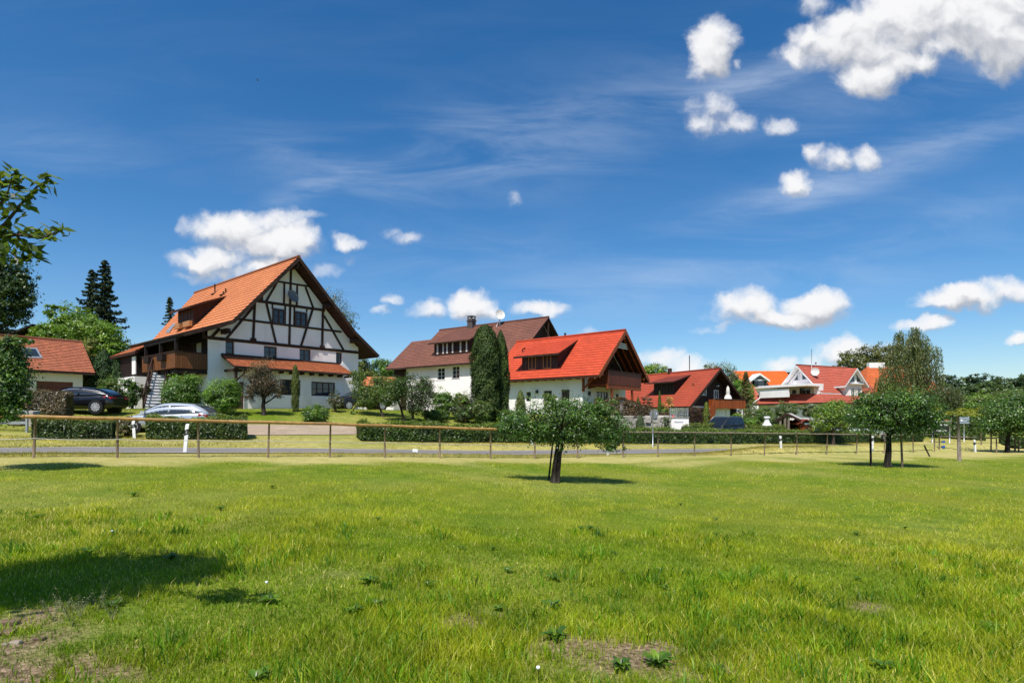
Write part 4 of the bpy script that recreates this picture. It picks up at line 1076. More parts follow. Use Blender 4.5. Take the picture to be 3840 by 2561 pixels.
p0 = H3.onslope(*C4(338, 562), xl3, ze3, m3); p1 = H3.onslope(*C4(735, 528), xl3, ze3, m3); p2 = H3.onslope(*C4(985, 218), xl3, ze3, m3)
xd = (p0.x + p1.x)/2; Lw = p0.y - p1.y
dm = shed_dormer(h3, H3, xl3, ze3, m3, xd, p1.y, p0.y, 1.5, p2.x, .6, .5, 'tile_red', mat_wood('violet_brown_cladding', (.075,.036,.034), .3, 'Y'), [
    (p1.y + .18*Lw, p1.y + .40*Lw, .1, 1.3, dict(frame='frame_gold')), (p1.y + .60*Lw, p1.y + .81*Lw, .1, 1.3, dict(frame='frame_gold'))], course=.34)
flat_children(dm)
p = H3.onslope(*C4(352, 350), xl3, ze3, m3); mb = MB(); mb.tube([p - Vector((0,0,.1)), p + Vector((-.1,0,.22)), p + Vector((-.05, -.3, .34))], .07, 6); mb.build('vent_pipe', 'beam', r3)
mb = MB(); p = Vector((ax3, yl3*.42, az3)); mb.tube([p, p + Vector((0,0,.35))], .09, 7); mb.build('vent_pipe', 'beam', r3)

# ------------------------------------------------------------------ the brick red roofed house with terrace balcony
A4 = math.atan2(.47, .88); O4 = (21.14 + .47*-1, 66.2 + .88, EYE - .9); H4 = Frame(O4, A4)
h4 = thing('brick_red_roofed_house', 'dark wooden house under a long brick red roof with terrace balcony and parasol', 'house', O4, A4)
b4 = -1.2; xl4, zl4 = H4.aty(*C5(665, 938), b4); ax4, az4 = H4.aty(*C5(994, 527), b4); xr4 = 2*ax4 - xl4; yl4 = H4.atx(*C5(220, 600), ax4)[0]; m4 = (az4 - zl4)/(ax4 - xl4)
r4 = gable_roof('roof', ['tile_maroon', 'soffit'], [(xl4, zl4), (ax4, az4), (xr4, zl4)], b4, yl4 + 3, h4, .34)
W4 = 2*ax4
mb = MB()
for sgn, xe in ((1, xl4), (-1, xr4)): mb.bar((xe, b4 - .03, zl4 - .12), (ax4, b4 - .03 - .004*sgn, az4 - .12), .06, .28)
mb.each('barge_board', 'brown_wood', r4)
mb = MB(); zg = zl4 + .3
mb.box(.2, W4 - .2, 0, yl4 + 2, -1.6, zl4 + .25); mb.build('wall', 'plaster', h4)
mb = MB(); mb.face([(.05, -.02, zl4 + .05), (W4 - .05, -.02, zl4 + .05), (W4 - .1, -.02, zl4 + .5), (ax4, -.02, az4 - .45), (.1, -.02, zl4 + .5)]); mb.build('gable_cladding', 'brown_wood', h4)
tw, tz0 = H4.aty(*C5(935, 962), -1.9); tb, _ = H4.aty(*C5(1265, 900), -1.9); tz1 = H4.aty(*C5(935, 862), -1.9)[1]
mb = MB(); mb.box(tw, tb, -1.95, -1.9, tz0, tz1); mb.box(tb - .05, tb, -1.898, -.03, tz0, tz1); mb.box(tw, tw + .05, -1.898, -.9, tz0, tz1)
bo4 = mb.build('balcony', 'orange_wood', h4)
mb = MB(); mb.box(tw - .05, tb + .06, -2.0, -1.84, tz1 + .003, tz1 + .08); mb.build('handrail', 'brown_wood', bo4)
mb = MB(); mb.box(tw + .05, tb - .05, -1.88, -.03, tz0 + .05, tz0 + .16); mb.build('floor', 'brown_wood', bo4)
sx_, sz_ = H4.aty(*C5(862, 1045), -1.92)
mb = MB(); mb.prism([(sx_, sz_ - .7), (tw - .02, tz0 - .6), (tw - .02, tz1 - .05), (sx_, sz_ + .55)], lambda x, z, d: (x, d, z), -1.97, -1.92); mb.build('stair_panel', 'orange_wood', h4)
xa = H4.aty(*C5(1095, 1000), -1.2)[0]
mb = MB(); mb.box(tw - .6, xa, -1.2, -.03, -1.6, tz0 - .02); mb.build('basement_wall', 'plaster', h4)
mb = MB(); mb.box(xa + .02, tb, -.6, -.025, -1.6, tz0 - .03); mb.build('carport_wall', 'dark_wood', h4)
mb = MB(); xq = H4.aty(*C5(1228, 1000), -1.85)[0]; mb.box(xq - .06, xq + .06, -1.9, -1.78, -1.6, tz0); mb.each('post', 'plaster', h4)
a, zt = H4.aty(*C5(772, 742), -.03); b, zb = H4.aty(*C5(838, 822), -.03); window_y(h4, -.05, a, b, zb, zt, 'frame_white', 1, 0)
a, zt = H4.aty(*C5(918, 762), -.03); b, _ = H4.aty(*C5(968, 762), -.03); window_y(h4, -.05, a, b, tz0 + .2, zt, 'frame_white', 1, 0)
p = H4.aty(*C5(962, 718), -.1); mb = MB(); mb.tube([(p[0], -.25, p[1]), (p[0], -.03, p[1])], .1, 8); mb.each('wall_lamp', 'white', h4)
p0 = H4.onslope(*C5(270, 815), xl4, zl4, m4); p1 = H4.onslope(*C5(490, 812), xl4, zl4, m4); p2 = H4.onslope(*C5(722, 596), xl4, zl4, m4)
xd = (p0.x + p1.x)/2; Lw = p0.y - p1.y
dm = shed_dormer(h4, H4, xl4, zl4, m4, xd, p1.y, p0.y, 1.75, p2.x, .7, .6, 'tile_maroon_old', 'dark_wood', [
    (p1.y + .05*Lw, p1.y + .32*Lw, .1, 1.5, dict(frame='frame_brown')), (p1.y + .38*Lw, p1.y + .62*Lw, .1, 1.5, dict(frame='frame_brown'))], course=.34)
flat_children(dm)
p = H4.onslope(*C5(692, 718), xl4, zl4, m4); mb = MB(); mb.tube([p - Vector((0,0,.1)), p + Vector((-.1,0,.2)), p + Vector((-.1, -.35, .3))], .09, 6); mb.build('vent_pipe', 'terracotta', r4)
p = H4.atx(*C5(441, 575), ax4); zt = H4.atx(*C5(441, 527), ax4)[1]; mb = MB(); mb.box(ax4 - .18, ax4 + .18, p[0] - .2, p[0] + .2, az4 - .3, zt); mb.build('chimney', 'beam', r4)
# closed parasol standing on the terrace
xp, zp = H4.aty(*C5(1073, 850), -1.0); zt = H4.aty(*C5(1073, 712), -1.0)[1]
c, n = H4.u, H4.s; wp = Vector(O4) + c*xp + n*-1.0
par = thing('parasol', 'closed cream parasol standing on the wooden terrace balcony', 'parasol', (wp.x, wp.y, O4[2] + tz0 + .16))
hh = zt - tz0 - .16
mb = MB(); mb.tube([(0,0,0), (0,0,hh + .05)], .03, 6); mb.build('pole', 'steel', par)
mb = MB(); mb.tube([(0,0,hh*.38), (0,0,hh*.50), (0,0,hh*.62), (0,0,hh*.66), (0,0,hh*.9), (0,0,hh)], [.46, .38, .2, .26, .16, .03], 9); mb.build('canopy', 'plaster_warm', par)

# ------------------------------------------------------------------ far right houses
# orange roofed house with white dormer, seen square on
Y5 = 112.; O5 = (px(2749, Y5), Y5, EYE - 2.0); H5 = Frame(O5, 0.)
h5 = thing('orange_roofed_house', 'distant white house with bright orange roof and glazed white dormer', 'house', O5)
L5 = px(2945, Y5) - O5[0]; zr5 = pt(0, 1391, Y5).z - O5[2]; ze5 = pt(0, 1452, Y5 - 4).z - O5[2]; 
mb = MB(); mb.box(.6, L5 - .2, -3.2, 5, -1, ze5 - .1); mb.build('wall', 'plaster', h5)
mb = MB(); mb.tiles((.7, -4, ze5), (L5 + .6, -4, ze5), (L5, 0, zr5), (0, 0, zr5), .36, .04, 0); mb.tiles((L5 + .6, 4, ze5), (.7, 4, ze5), (0, 0, zr5), (L5, 0, zr5), .36, .04, 0)
slab(mb, (.7, -4, ze5 - .01), (L5 + .6, -4, ze5 - .01), (L5, 0, zr5 - .01), (0, 0, zr5 - .01), .2, 1); r5 = mb.build('roof', ['tile_bright', 'white'], h5)
f5 = lambda x, y: H5.aty(*C8(x, y), -3.9)
xa, za = f5(1015, 292); xl_, zl_ = f5(835, 420); xr_, zr_ = f5(1275, 445); zb_ = f5(1015, 560)[1]
xr_ = 2*xa - xl_
mb = MB(); mb.prism([(xl_ + .4, zb_), (xr_ - .4, zb_), (xr_ - .4, zl_ + .05), (xa, za - .25), (xl_ + .4, zl_ + .05)], lambda x, z, d: (x, d, z), -3.9, -1.0); d5 = mb.build('dormer', 'plaster', h5)
mb = MB()
for xe in (xl_, xr_):
    mb.hexa([(xe, -4.3, zl_ - .35), (xa, -4.3, za - .35), (xa, -.2, za - .35), (xe, -.9, zl_ - .35), (xe, -4.3, zl_), (xa, -4.3, za), (xa, -.2, za), (xe, -.9, zl_)], 0)
mb.build('dormer_roof', ['white'], d5)
mb = MB(); zm = f5(1015, 415)[1]
for x0_, x1_ in ((xl_ + .9, xa - 1.55), (xa - 1.3, xa + 1.2), (xa + 1.45, xr_ - .9)): mb.box(x0_, x1_, -3.96, -3.905, zb_ + .15, zm - .12)
mb.prism([(xa - 1.3, zm + .12), (xa + 1.2, zm + .12), (xa + 1.2, za - 1.1), (xa, za - .55), (xa - 1.3, za - 1.1)], lambda x, z, d: (x, d, z), -3.96, -3.905)
mb.each('dormer_window', 'glass', d5)
mb = MB(); mb.box(L5 + .5, L5 + 1.1, .3, 1., zr5 - 1.5, zr5 - .2); mb.tube([(xa - 12.2, -.5, zr5 - 1), (xa - 12.2, -.5, zr5 + 3.)], .08, 5); mb.build('mast', 'beam', r5)

# orange roof behind the birch
Y7 = 118.; O7 = (px(3225, Y7), Y7, EYE - 2.); H7 = Frame(O7, 0.)
h7 = thing('terracotta_roofed_house', 'house with plain terracotta orange roof half hidden behind the weeping birch', 'house', O7)
f7 = lambda x, y: H7.aty(*C7(x, y), 0)
xt, zt = f7(1430, 170); xb, zb = f7(1420, 690)
mb = MB(); mb.tiles((xb - 4, -6, zb), (xb + 13, -6, zb), (xt + 9, 0, zt), (xt, 0, zt), .4, .04, 0); slab(mb, (xb - 4, -6, zb - .01), (xb + 13, -6, zb - .01), (xt + 9, 0, zt - .01), (xt, 0, zt - .01), .25, 1)
mb.tiles((xb + 13, 6, zb), (xb - 4, 6, zb), (xt, 0, zt), (xt + 9, 0, zt), .4, .04, 0); mb.face([(xb - 4, 6, zb), (xb - 4, -6, zb), (xt, 0, zt)], 0, [(0,0),(3,0),(1,3)])
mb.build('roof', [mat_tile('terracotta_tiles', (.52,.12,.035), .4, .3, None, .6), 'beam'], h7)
mb = MB(); mb.box(xb - 3, xb + 12, -5, 5, -1, zb - .1); mb.build('wall', 'plaster', h7)
mb = MB(); mb.box(xt + .2, xt + 3.4, -.4, .5, zt - .3, zt + .8); mb.build('chimney', 'white', h7)

# rose red house with two gables
Y6 = 85.; rd = Vector((.903, .428, 0)); A6 = math.atan2(.428, .903); P6 = pt(*C7(128, 140), Y6); O6 = (P6.x, P6.y, EYE - 1.9); H6 = Frame(O6, A6)
# local x runs along the ridge to the right, y goes back; the ridge is at y = 0
h6 = thing('rose_roofed_house', 'white house with rose red roof, triangular gable windows and roof terrace', 'house', O6, A6)
zr6 = P6.z - O6[2]; yf6, ze6 = H6.atx(*C7(592, 650), 0.); Lr6 = H6.aty(*C7(1060, 195), 0)[0]
m6 = (zr6 - ze6)/(-yf6); zlow = H6.atx(*C7(592, 655), 0.)[1]
mb = MB(); mb.tiles((0, yf6, ze6), (Lr6 + 1.5, yf6, ze6), (Lr6 + 1.5, 0, zr6), (0, 0, zr6), .38, .04, 0)
yb6 = -yf6
mb.tiles((Lr6, yb6, ze6), (0, yb6, ze6), (0, 0, zr6), (Lr6, 0, zr6), .38, .04, 0)
slab(mb, (0, yf6, ze6 - .01), (Lr6 + 1.5, yf6, ze6 - .01), (Lr6 + 1.5, 0, zr6 - .01), (0, 0, zr6 - .01), .22, 1); slab(mb, (0, yb6, ze6 - .01), (Lr6, yb6, ze6 - .01), (Lr6, 0, zr6 - .01), (0, 0, zr6 - .01), .22, 1)
mb.tube([(0, 0, zr6), (Lr6, 0, zr6)], .14, 7, 0); r6 = mb.build('roof', ['tile_rose', 'white'], h6)
mb = MB(); xg = .9
gp = [(yf6 + .5, -1.), (yf6 + .5, ze6 + .2), (0, zr6 - .4), (yb6 - .5, ze6 + .2), (yb6 - .5, -1.)]
mb.face([(xg, y, z) for y, z in gp]); mb.box(xg + .01, Lr6, yf6 + .5, yb6 - .5, -1., ze6 + .1); mb.build('wall', 'plaster', h6)
gx6 = lambda x, y: H6.atx(*C7(x, y), xg - .03)
for i, tri in enumerate((((165, 292), (172, 425), (78, 432)), ((235, 290), (238, 415), (345, 405)))):
    pts = [gx6(*t) for t in tri]; mb = MB(); mb.prism([pts[0], pts[1], pts[2]], lambda y, z, d: (d, y, z), xg - .06, xg - .02); w_ = mb.build('gable_window', 'glass', h6)
    fr_ = MB()
    for k in range(3): fr_.bar((xg - .05 - .003*k, *pts[k]), (xg - .05 - .003*k, *pts[(k + 1) % 3]), .12, .12)
    fr_.build('frame', 'frame_white', w_)
# terrace canopy, terrace wall, lower roof band
zc6 = gx6(120, 515)[1]; yq0 = gx6(400, 520)[0]
mb = MB(); mb.box(-2.6, xg - .05, yf6 + .3, 4.8, zc6 - .35, zc6); mb.build('canopy', 'plaster', h6)
zt0 = gx6(120, 690)[1]; zt1 = gx6(120, 600)[1]
mb = MB(); mb.box(-2.4, -2.2, -.6, 4.5, zt0 - .4, zt1 + .1); mb.box(xg - .9, xg - .1, yf6 + .3, yf6 + 1.2, zt0 - .3, zc6 - .36)
mb.each('terrace_wall', 'plaster', h6)
mb = MB()
for (x0_, x1_, y0_, y1_) in ((55, 122, 600, 672), (190, 300, 560, 688), (312, 382, 560, 685)):
    ya_, z1_ = gx6(x1_, y0_); yb_2, z0_ = gx6(x0_, y1_); mb.box(xg - .05, xg - .02, ya_, yb_2, z0_, z1_)
mb.each('terrace_window', 'glass', h6)
zb0 = gx6(592, 846)[1] + .05; zb1 = gx6(592, 662)[1]
ylo = yf6 - 2.1; xlo = -1.9
mb = MB(); cr = (xlo, ylo)
mb.tiles((xlo, ylo, zb0), (Lr6*.86, ylo, zb0), (Lr6*.86, yf6 + .2, zb1), (.3, yf6 + .2, zb1), .38, .04, 0)
mb.tiles((xlo - .9, 5.6, zb0), (xlo, ylo, zb0), (.3, yf6 + .2, zb1), (-.6, 5.2, zb1), .38, .04, 0)
P_ = [Vector(p) for p in ((xlo, ylo, zb0 - .02), (Lr6*.86, ylo, zb0 - .02), (Lr6*.86, yf6 + .2, zb1 - .02), (.3, yf6 + .2, zb1 - .02))]; mb.hexa([p - Vector((0,0,.2)) for p in P_] + P_, 1)
P_ = [Vector(p) for p in ((xlo - .9, 5.6, zb0 - .02), (xlo, ylo, zb0 - .02), (.3, yf6 + .2, zb1 - .02), (-.6, 5.2, zb1 - .02))]; mb.hexa([p - Vector((0,0,.2)) for p in P_] + P_, 1)
mb.build('lower_roof', ['tile_rose', 'beam'], h6)
mb = MB(); mb.face([(xlo + .8, ylo + .8, -1.5), (Lr6*.84, ylo + .8, -1.5), (Lr6*.84, ylo + .8, zb0 - .1), (xlo + .8, ylo + .8, zb0 - .1)]); mb.face([(xlo, 5.2, -1.5), (xlo + .8, ylo + .8, -1.5), (xlo + .8, ylo + .8, zb0 - .1), (xlo, 5.2, zb0 - .1)]); mb.build('ground_floor_wall', 'plaster', h6)
mb = MB(); mb.tube([(xlo + .74, ylo + .74, -1.4), (xlo + .74, ylo + .74, zb0 - .1)], .07, 6); mb.build('downpipe', 'steel', h6)
# cross gable
yg6 = yf6 - .3
gg = lambda x, y: H6.aty(*C7(x, y), yg6 - .5)
xa6, za6 = gg(1240, 196); xl6, zl6 = gg(1045, 515); xr6, zr6_ = gg(1480, 543); hw = (xr6 - xl6)/2; xl6, xr6 = xa6 - hw, xa6 + hw; zl6 = (zl6 + zr6_)/2
mb = MB()
mb.tiles((xl6, 1.2, zl6), (xl6, yg6 - .6, zl6), (xa6, yg6 - .6, za6), (xa6, 2.4, za6), .38, .04, 0); mb.tiles((xr6, yg6 - .6, zl6), (xr6, 1.2, zl6), (xa6, 2.4, za6), (xa6, yg6 - .6, za6), .38, .04, 0)
for xe in (xl6, xr6):
    q = [Vector(p) for p in ((xe, yg6 - .6, zl6 - .01), (xe, 1.2, zl6 - .01), (xa6, 2.4, za6 - .01), (xa6, yg6 - .6, za6 - .01))]; mb.hexa([p - Vector((0,0,.25)) for p in q] + q, 1)
mb.build('cross_gable_roof', ['tile_rose', 'white'], h6)
mb = MB(); x0_, x1_ = xl6 + .75, xr6 - .75
mb.prism([(x0_, -1.), (x1_, -1.), (x1_, zl6 + .35), (xa6, za6 - .35), (x0_, zl6 + .35)], lambda x, z, d: (x, d, z), yg6, .5); cg = mb.build('cross_gable', 'plaster', h6)
gf = lambda x, y: H6.aty(*C7(x, y), yg6 - .02)
mb = MB()
for tri in (((1188, 335), (1190, 448), (1105, 452)), ((1238, 325), (1240, 450), (1318, 452))): mb.prism([gf(*t) for t in tri], lambda x, z, d: (x, d, z), yg6 - .05, yg6 - .003)
mb.each('gable_window', 'glass', cg)
for (x0_, x1_) in ((1130, 1195), (1250, 1312)):
    a, zt = gf(x0_, 565); b, _ = gf(x1_, 565); z0_ = gf(1200, 790)[1]; window_y(cg, yg6 - .02, a, b, z0_, zt, 'frame_white', 1, 1)
flat_children(cg)
mb = MB(); b_ = gf(1240, 480)
mb.box(gf(1090, 480)[0], gf(1375, 480)[0], yg6 - .4, yg6 - .004, b_[1] - .12, b_[1]); mb.build('ledge', 'frame_white', h6)
q = H6.onslope if False else None
def sl6(x, y):
    r = H6.ray(*C7(x, y)); t = (zr6 + m6*H6.C.y - H6.C.z)/(r.z - m6*r.y); return H6.C + r*t
pd = sl6(445, 335)
satellite_dish(r6, (pd.x - .2, pd.y - .4, pd.z + .55), .62, (-.75, -.6, .2), 'dish_white')
pm = sl6(408, 215); pv = sl6(500, 280); mb = MB(); mb.tube([pm - Vector((0,0,.4)), pm + Vector((0,0,3.))], .035, 5); mb.tube([(H6.aty(*C7(487, 145), 0)[0], 0, zr6), (H6.aty(*C7(487, 145), 0)[0], 0, zr6 + .6)], .1, 6); mb.tube([pv - Vector((0,0,.1)), pv + Vector((0,0,.5))], .12, 6); mb.each('antenna_mast', 'steel', r6)
# small hipped roof left of the terrace
W_ = lambda x, y, Y: H6.ray(*C8(x, y))*Y + H6.C
poly = [(840, 835, 88.5), (885, 838, 88.5), (1015, 745, 88.6), (1020, 715, 88.8), (935, 560, 90.5), (870, 480, 91.5), (845, 480, 91.5)]
P_ = [W_(*p) for p in poly]; back = [p + Vector((.3, .9, -.25)) for p in P_]; mb = MB(); mb.face(P_, 0, [(p.x, p.z) for p in P_]); mb.face(back[::-1], 1)
for i in range(len(P_)): j = (i + 1) % len(P_); mb.face([P_[i], back[i], back[j], P_[j]], 1)
mb.build('annex_roof', ['tile_rose', 'beam'], h6)

# ------------------------------------------------------------------ left: garage house and the dark house behind it
YG = 47.
Ag = A1
PG = pt(310, 1540, YG); OG = (PG.x, PG.y, EYE + .5); HG = Frame(OG, Ag)
# local x along the front to the right (corner at 0), y back
hg = thing('garage_house', 'small white garage building with reddish clay tiled roof and a skylight', 'garage', OG, Ag)
CG = crop(0, 1200, 460, 1640, 1639, 1568)
xe1, zeG = HG.aty(*CG(1272, 712), -.6); xe0, zeG0 = HG.aty(*CG(330, 655), -.6); zeG = (zeG*.5 + zeG0*.5)
ridge_y = 3.3
xr1, zrG = HG.aty(*CG(1020, 290), ridge_y); xr0, zrG0 = HG.aty(*CG(70, 215), ridge_y); zrG = (zrG + zrG0)/2
xw0 = -6.5
mb = MB(); mb.tiles((xw0, -.6, zeG), (xe1, -.6, zeG), (xe1, ridge_y, zrG), (xw0, ridge_y, zrG), .24, .04, 0); mb.tiles((xe1, 2*ridge_y + .6, zeG), (xw0, 2*ridge_y + .6, zeG), (xw0, ridge_y, zrG), (xe1, ridge_y, zrG), .24, .04, 0)
for a, b in ((-.6, 1), (2*ridge_y + .6, 1)):
    q = [Vector(p) for p in ((xw0, a, zeG - .01), (xe1, a, zeG - .01), (xe1, ridge_y, zrG - .01), (xw0, ridge_y, zrG - .01))]; mb.hexa([p - Vector((0,0,.18)) for p in q] + q, 1)
mb.tube([(xw0, ridge_y, zrG + .02), (xe1, ridge_y, zrG + .02)], .13, 8, 0)
rG = mb.build('roof', ['tile_orange2', 'beam'], hg)
gG = lambda x, y: HG.aty(*CG(x, y), 0)
da, dzt = gG(487, 812); db, _ = gG(980, 830)
mb = MB(); wall_y(mb, 0, xw0 + .5, 0, -.8, zeG + .35, [(da, db, -.1, dzt)], .3)
mb.face([(0, 0, -.8), (0, 2*ridge_y, -.8), (0, 2*ridge_y, zeG + .3), (0, ridge_y, zrG - .3), (0, 0, zeG + .3)]); mb.face([(xw0 + .5, 2*ridge_y, -.8), (xw0 + .5, 0, -.8), (xw0 + .5, 0, zeG + .3), (xw0 + .5, ridge_y, zrG - .3), (xw0 + .5, 2*ridge_y, zeG + .3)])
mb.face([(0, 2*ridge_y, -.8), (xw0 + .5, 2*ridge_y, -.8), (xw0 + .5, 2*ridge_y, zeG + .3), (0, 2*ridge_y, zeG + .3)])
mb.build('wall', 'plaster_warm', hg)
mb = MB()
for k in range(5): z0 = -.1 + (dzt + .1)*k/5; mb.box(da, db, .2, .24, z0 + .008, z0 + (dzt + .1)/5 - .008)
mb.build('garage_door', mat_mottle('brown_garage_door', (.12,.038,.026), .1, 3, .5, bmp=0), hg)
mb = MB()
for k in range(6): x = -.35 - .85*k; mb.box(x - .08, x + .08, -.55, .0, zeG - .12, zeG + .05)
mb.each('rafter', 'beam', rG)
a, zt = gG(378, 684); b, zb = gG(440, 718); mb = MB(); mb.box(a, b, -.22, -.002, zb, zt); mb.each('wall_lamp', 'curtain', hg)
mG = (zrG - zeG)/(ridge_y + .6)
def gsl(x, y):
    r = HG.ray(*CG(x, y)); t = (zeG + mG*(HG.C.y + .6) - HG.C.z)/(r.z - mG*r.y); return HG.C + r*t
n_ = Vector((0, -mG, 1)).normalized(); q = [gsl(*p) for p in ((335, 515), (570, 520), (492, 385), (275, 375))]
sk = MB(); sk.hexa([p - n_*.02 for p in q] + [p + n_*.10 for p in q]); skw = sk.build('roof_window', 'steel', rG)
ctr = sum(q, Vector())/4; q2 = [ctr + (p - ctr)*.74 + n_*.115 for p in q]; sk = MB(); sk.hexa([p - n_*.01 for p in q2] + q2); o = sk.build('roof_window_pane', 'glass', rG)
CB = CG; YD = 66.
hd = thing('dark_gabled_house', 'dark house with black gable and solar panels peeping over the garage roof', 'house', (px(60, YD), YD, EYE), 0.)
f_ = lambda x, y, Y=YD: (pt(*CB(x, y), Y).x - px(60, YD), pt(*CB(x, y), Y).z - EYE)
ap, l_, r_ = f_(430, 50), f_(60, 195), f_(560, 170)
mb = MB(); mb.prism([(l_[0] + .5, -1), (r_[0] + 3, -1), (r_[0] + 3, r_[1] - 2), (ap[0], ap[1] - .3), (l_[0] + .5, l_[1] - .3)], lambda x, z, d: (x, d, z), .8, 10); mb.build('wall', 'dark_wood', hd)
mb = MB(); 
for (e, sg) in ((l_, -1), ((2*ap[0] - l_[0], l_[1]), 1)):
    q = [Vector((e[0], 0, e[1])), Vector((ap[0], 0, ap[1])), Vector((ap[0], 10, ap[1])), Vector((e[0], 10, e[1]))]; mb.hexa([p - Vector((0,0,.25)) for p in q] + q)
rb = mb.build('roof', 'tile_dark', hd)
a_, b_, c_, d_ = f_(-300, 30), f_(210, 75), f_(330, 90), f_(60, 195)
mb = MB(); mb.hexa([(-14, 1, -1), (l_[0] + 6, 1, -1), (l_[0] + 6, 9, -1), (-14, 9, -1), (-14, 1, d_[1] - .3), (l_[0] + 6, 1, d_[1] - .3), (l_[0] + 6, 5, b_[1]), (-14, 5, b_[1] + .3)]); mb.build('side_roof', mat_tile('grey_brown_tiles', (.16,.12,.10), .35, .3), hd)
mb = MB()
mb.hexa([(-14, 2.2, d_[1] + 1.0), (b_[0], 2.2, d_[1] + .8), (b_[0], 4.6, b_[1] - .1), (-14, 4.6, b_[1] + .25), (-14, 2.2, d_[1] + 1.1), (b_[0], 2.2, d_[1] + .9), (b_[0], 4.6, b_[1] + .05), (-14, 4.6, b_[1] + .4)]); mb.each('solar_panel', mat_plain('solar_panel_blue', (.012,.016,.03), .12, .0, .7), hd)
# ------------------------------------------------------------------ vegetation
G_MID, G_BRI, G_DRK, G_YEL = (.060,.115,.018), (.115,.195,.022), (.026,.055,.013), (.175,.225,.028)
G_CON, G_THU, G_OLV, G_BRN = (.022,.038,.016), (.050,.078,.012), (.085,.105,.028), (.085,.062,.030)
G_PHO, G_RED, G_SIL, G_BIR = (.20,.135,.085), (.095,.045,.028), (.13,.15,.085), (.085,.105,.038)
BLO = (.62,.62,.52)
def lobes_px(Y, base, L, dk=1., jig=0.):
    out = []
    for (x, y, rx, ry) in L:
        p = pt(x, y, Y); a, b = rx/F*Y, ry/F*Y
        out.append((p.x - base[0], random.uniform(-1, 1)*jig, p.z - base[2], a, dk*(a*b)**.5, b))
    return out
def at_px(xs, ys): return hit(xs, ys)
def on(xs, Y):
    X = px(xs, Y); return (X, Y, gz(X, Y))
def bushy(name, label, cat, base, xs0, xs1, yt, yb, n, size, cols, seed, group=None, sub=5, stem=True, **kw):
    """a shrub that fills the sighted extent at the depth of its base"""
    Y = base[1]; rng = random.Random(seed)
    a = (xs1 - xs0)/2/F*Y; zt = pt(0, yt, Y).z - base[2]; zb = max(pt(0, yb, Y).z - base[2], 0.); cx = px((xs0 + xs1)/2, Y) - base[0]; cz = (zt + zb)/2; c = (zt - zb)/2
    L = [(cx, 0, cz, a*.82, a*.8, c*.88), (cx, 0, cz - c*.52, a*.74, a*.66, c*.46)]
    for k in range(sub):
        t = rng.uniform(0, 6.28); q = rng.uniform(-.5, .75); L.append((cx + math.cos(t)*a*.52, math.sin(t)*a*.45, cz + q*c*.7, a*.42, a*.42, c*.36))
    t = thing(name, label, cat, base, 0, group)
    if stem:
        mb = MB(); r_ = random.Random(seed)
        for k in range(4): mb.tube([(cx*.0 + r_.uniform(-.1, .1)*a, r_.uniform(-.1, .1), -.1), (cx + r_.uniform(-.3, .3)*a, r_.uniform(-.2, .2)*a, cz)], [.035, .012], 5)
        mb.build('stem', 'bark_dark', t)
    leafy('foliage', L, n, size, cols, kw.pop('mat', 'foliage'), t, seed, zmin=.0, **kw)
    return t
def column(name, label, base, xs0, xs1, yt, n, size, cols, seed, group=None, cat='conifer', power=.55, lean=0., tap=.42):
    """slim clipped evergreen: leaf sprays all over a spindle"""
    Y = base[1]; rng = np.random.default_rng(seed); a = (xs1 - xs0)/2/F*Y; h = pt(0, yt, Y).z - base[2]; cx = px((xs0 + xs1)/2, Y) - base[0]
    t = thing(name, label, cat, base, 0, group)
    z = rng.random(n)**.9; th = rng.uniform(0, 2*np.pi, n)
    prof_ = np.minimum(1, (1 - z)/tap)**power*np.minimum(1, .72 + z*1.6)
    wob = 1 + .10*np.sin(th*3 + z*17) + .07*np.sin(th*5 - z*31) + .06*rng.normal(size=n)
    r = a*prof_*wob*(1 - .3*rng.random(n)**2)
    P = np.stack([cx + r*np.cos(th) + lean*z, r*np.sin(th), z*h], -1)
    N = np.stack([np.cos(th), np.sin(th), .35 + 0*z], -1) + rng.normal(size=(n, 3))*.35
    cl = (.8 + .4*rng.random(40))[((th/6.29*8).astype(int)*5 + (z*9).astype(int)) % 40]
    cols = np.array(cols); col = tint(rng, n, (1,1,1), .18)*cols[rng.integers(0, len(cols), n)]*cl[:, None]*1.5
    dro = np.tile([0., 0., 1.], (n, 1)) + rng.normal(size=(n, 3))*.35
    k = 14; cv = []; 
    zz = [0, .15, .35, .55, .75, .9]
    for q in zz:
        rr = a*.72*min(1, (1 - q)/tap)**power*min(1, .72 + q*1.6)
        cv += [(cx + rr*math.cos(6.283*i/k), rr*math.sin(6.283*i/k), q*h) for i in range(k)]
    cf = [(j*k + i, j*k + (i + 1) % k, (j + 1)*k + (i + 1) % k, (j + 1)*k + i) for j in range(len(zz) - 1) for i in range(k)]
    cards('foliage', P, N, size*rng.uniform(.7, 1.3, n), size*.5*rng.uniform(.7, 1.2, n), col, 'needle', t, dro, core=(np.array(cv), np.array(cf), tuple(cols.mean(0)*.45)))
    mb = MB(); mb.tube([(cx, 0, -.15), (cx, 0, .3*h)], [.09, .05], 6); mb.build('trunk', 'bark_dark', t)
    return t
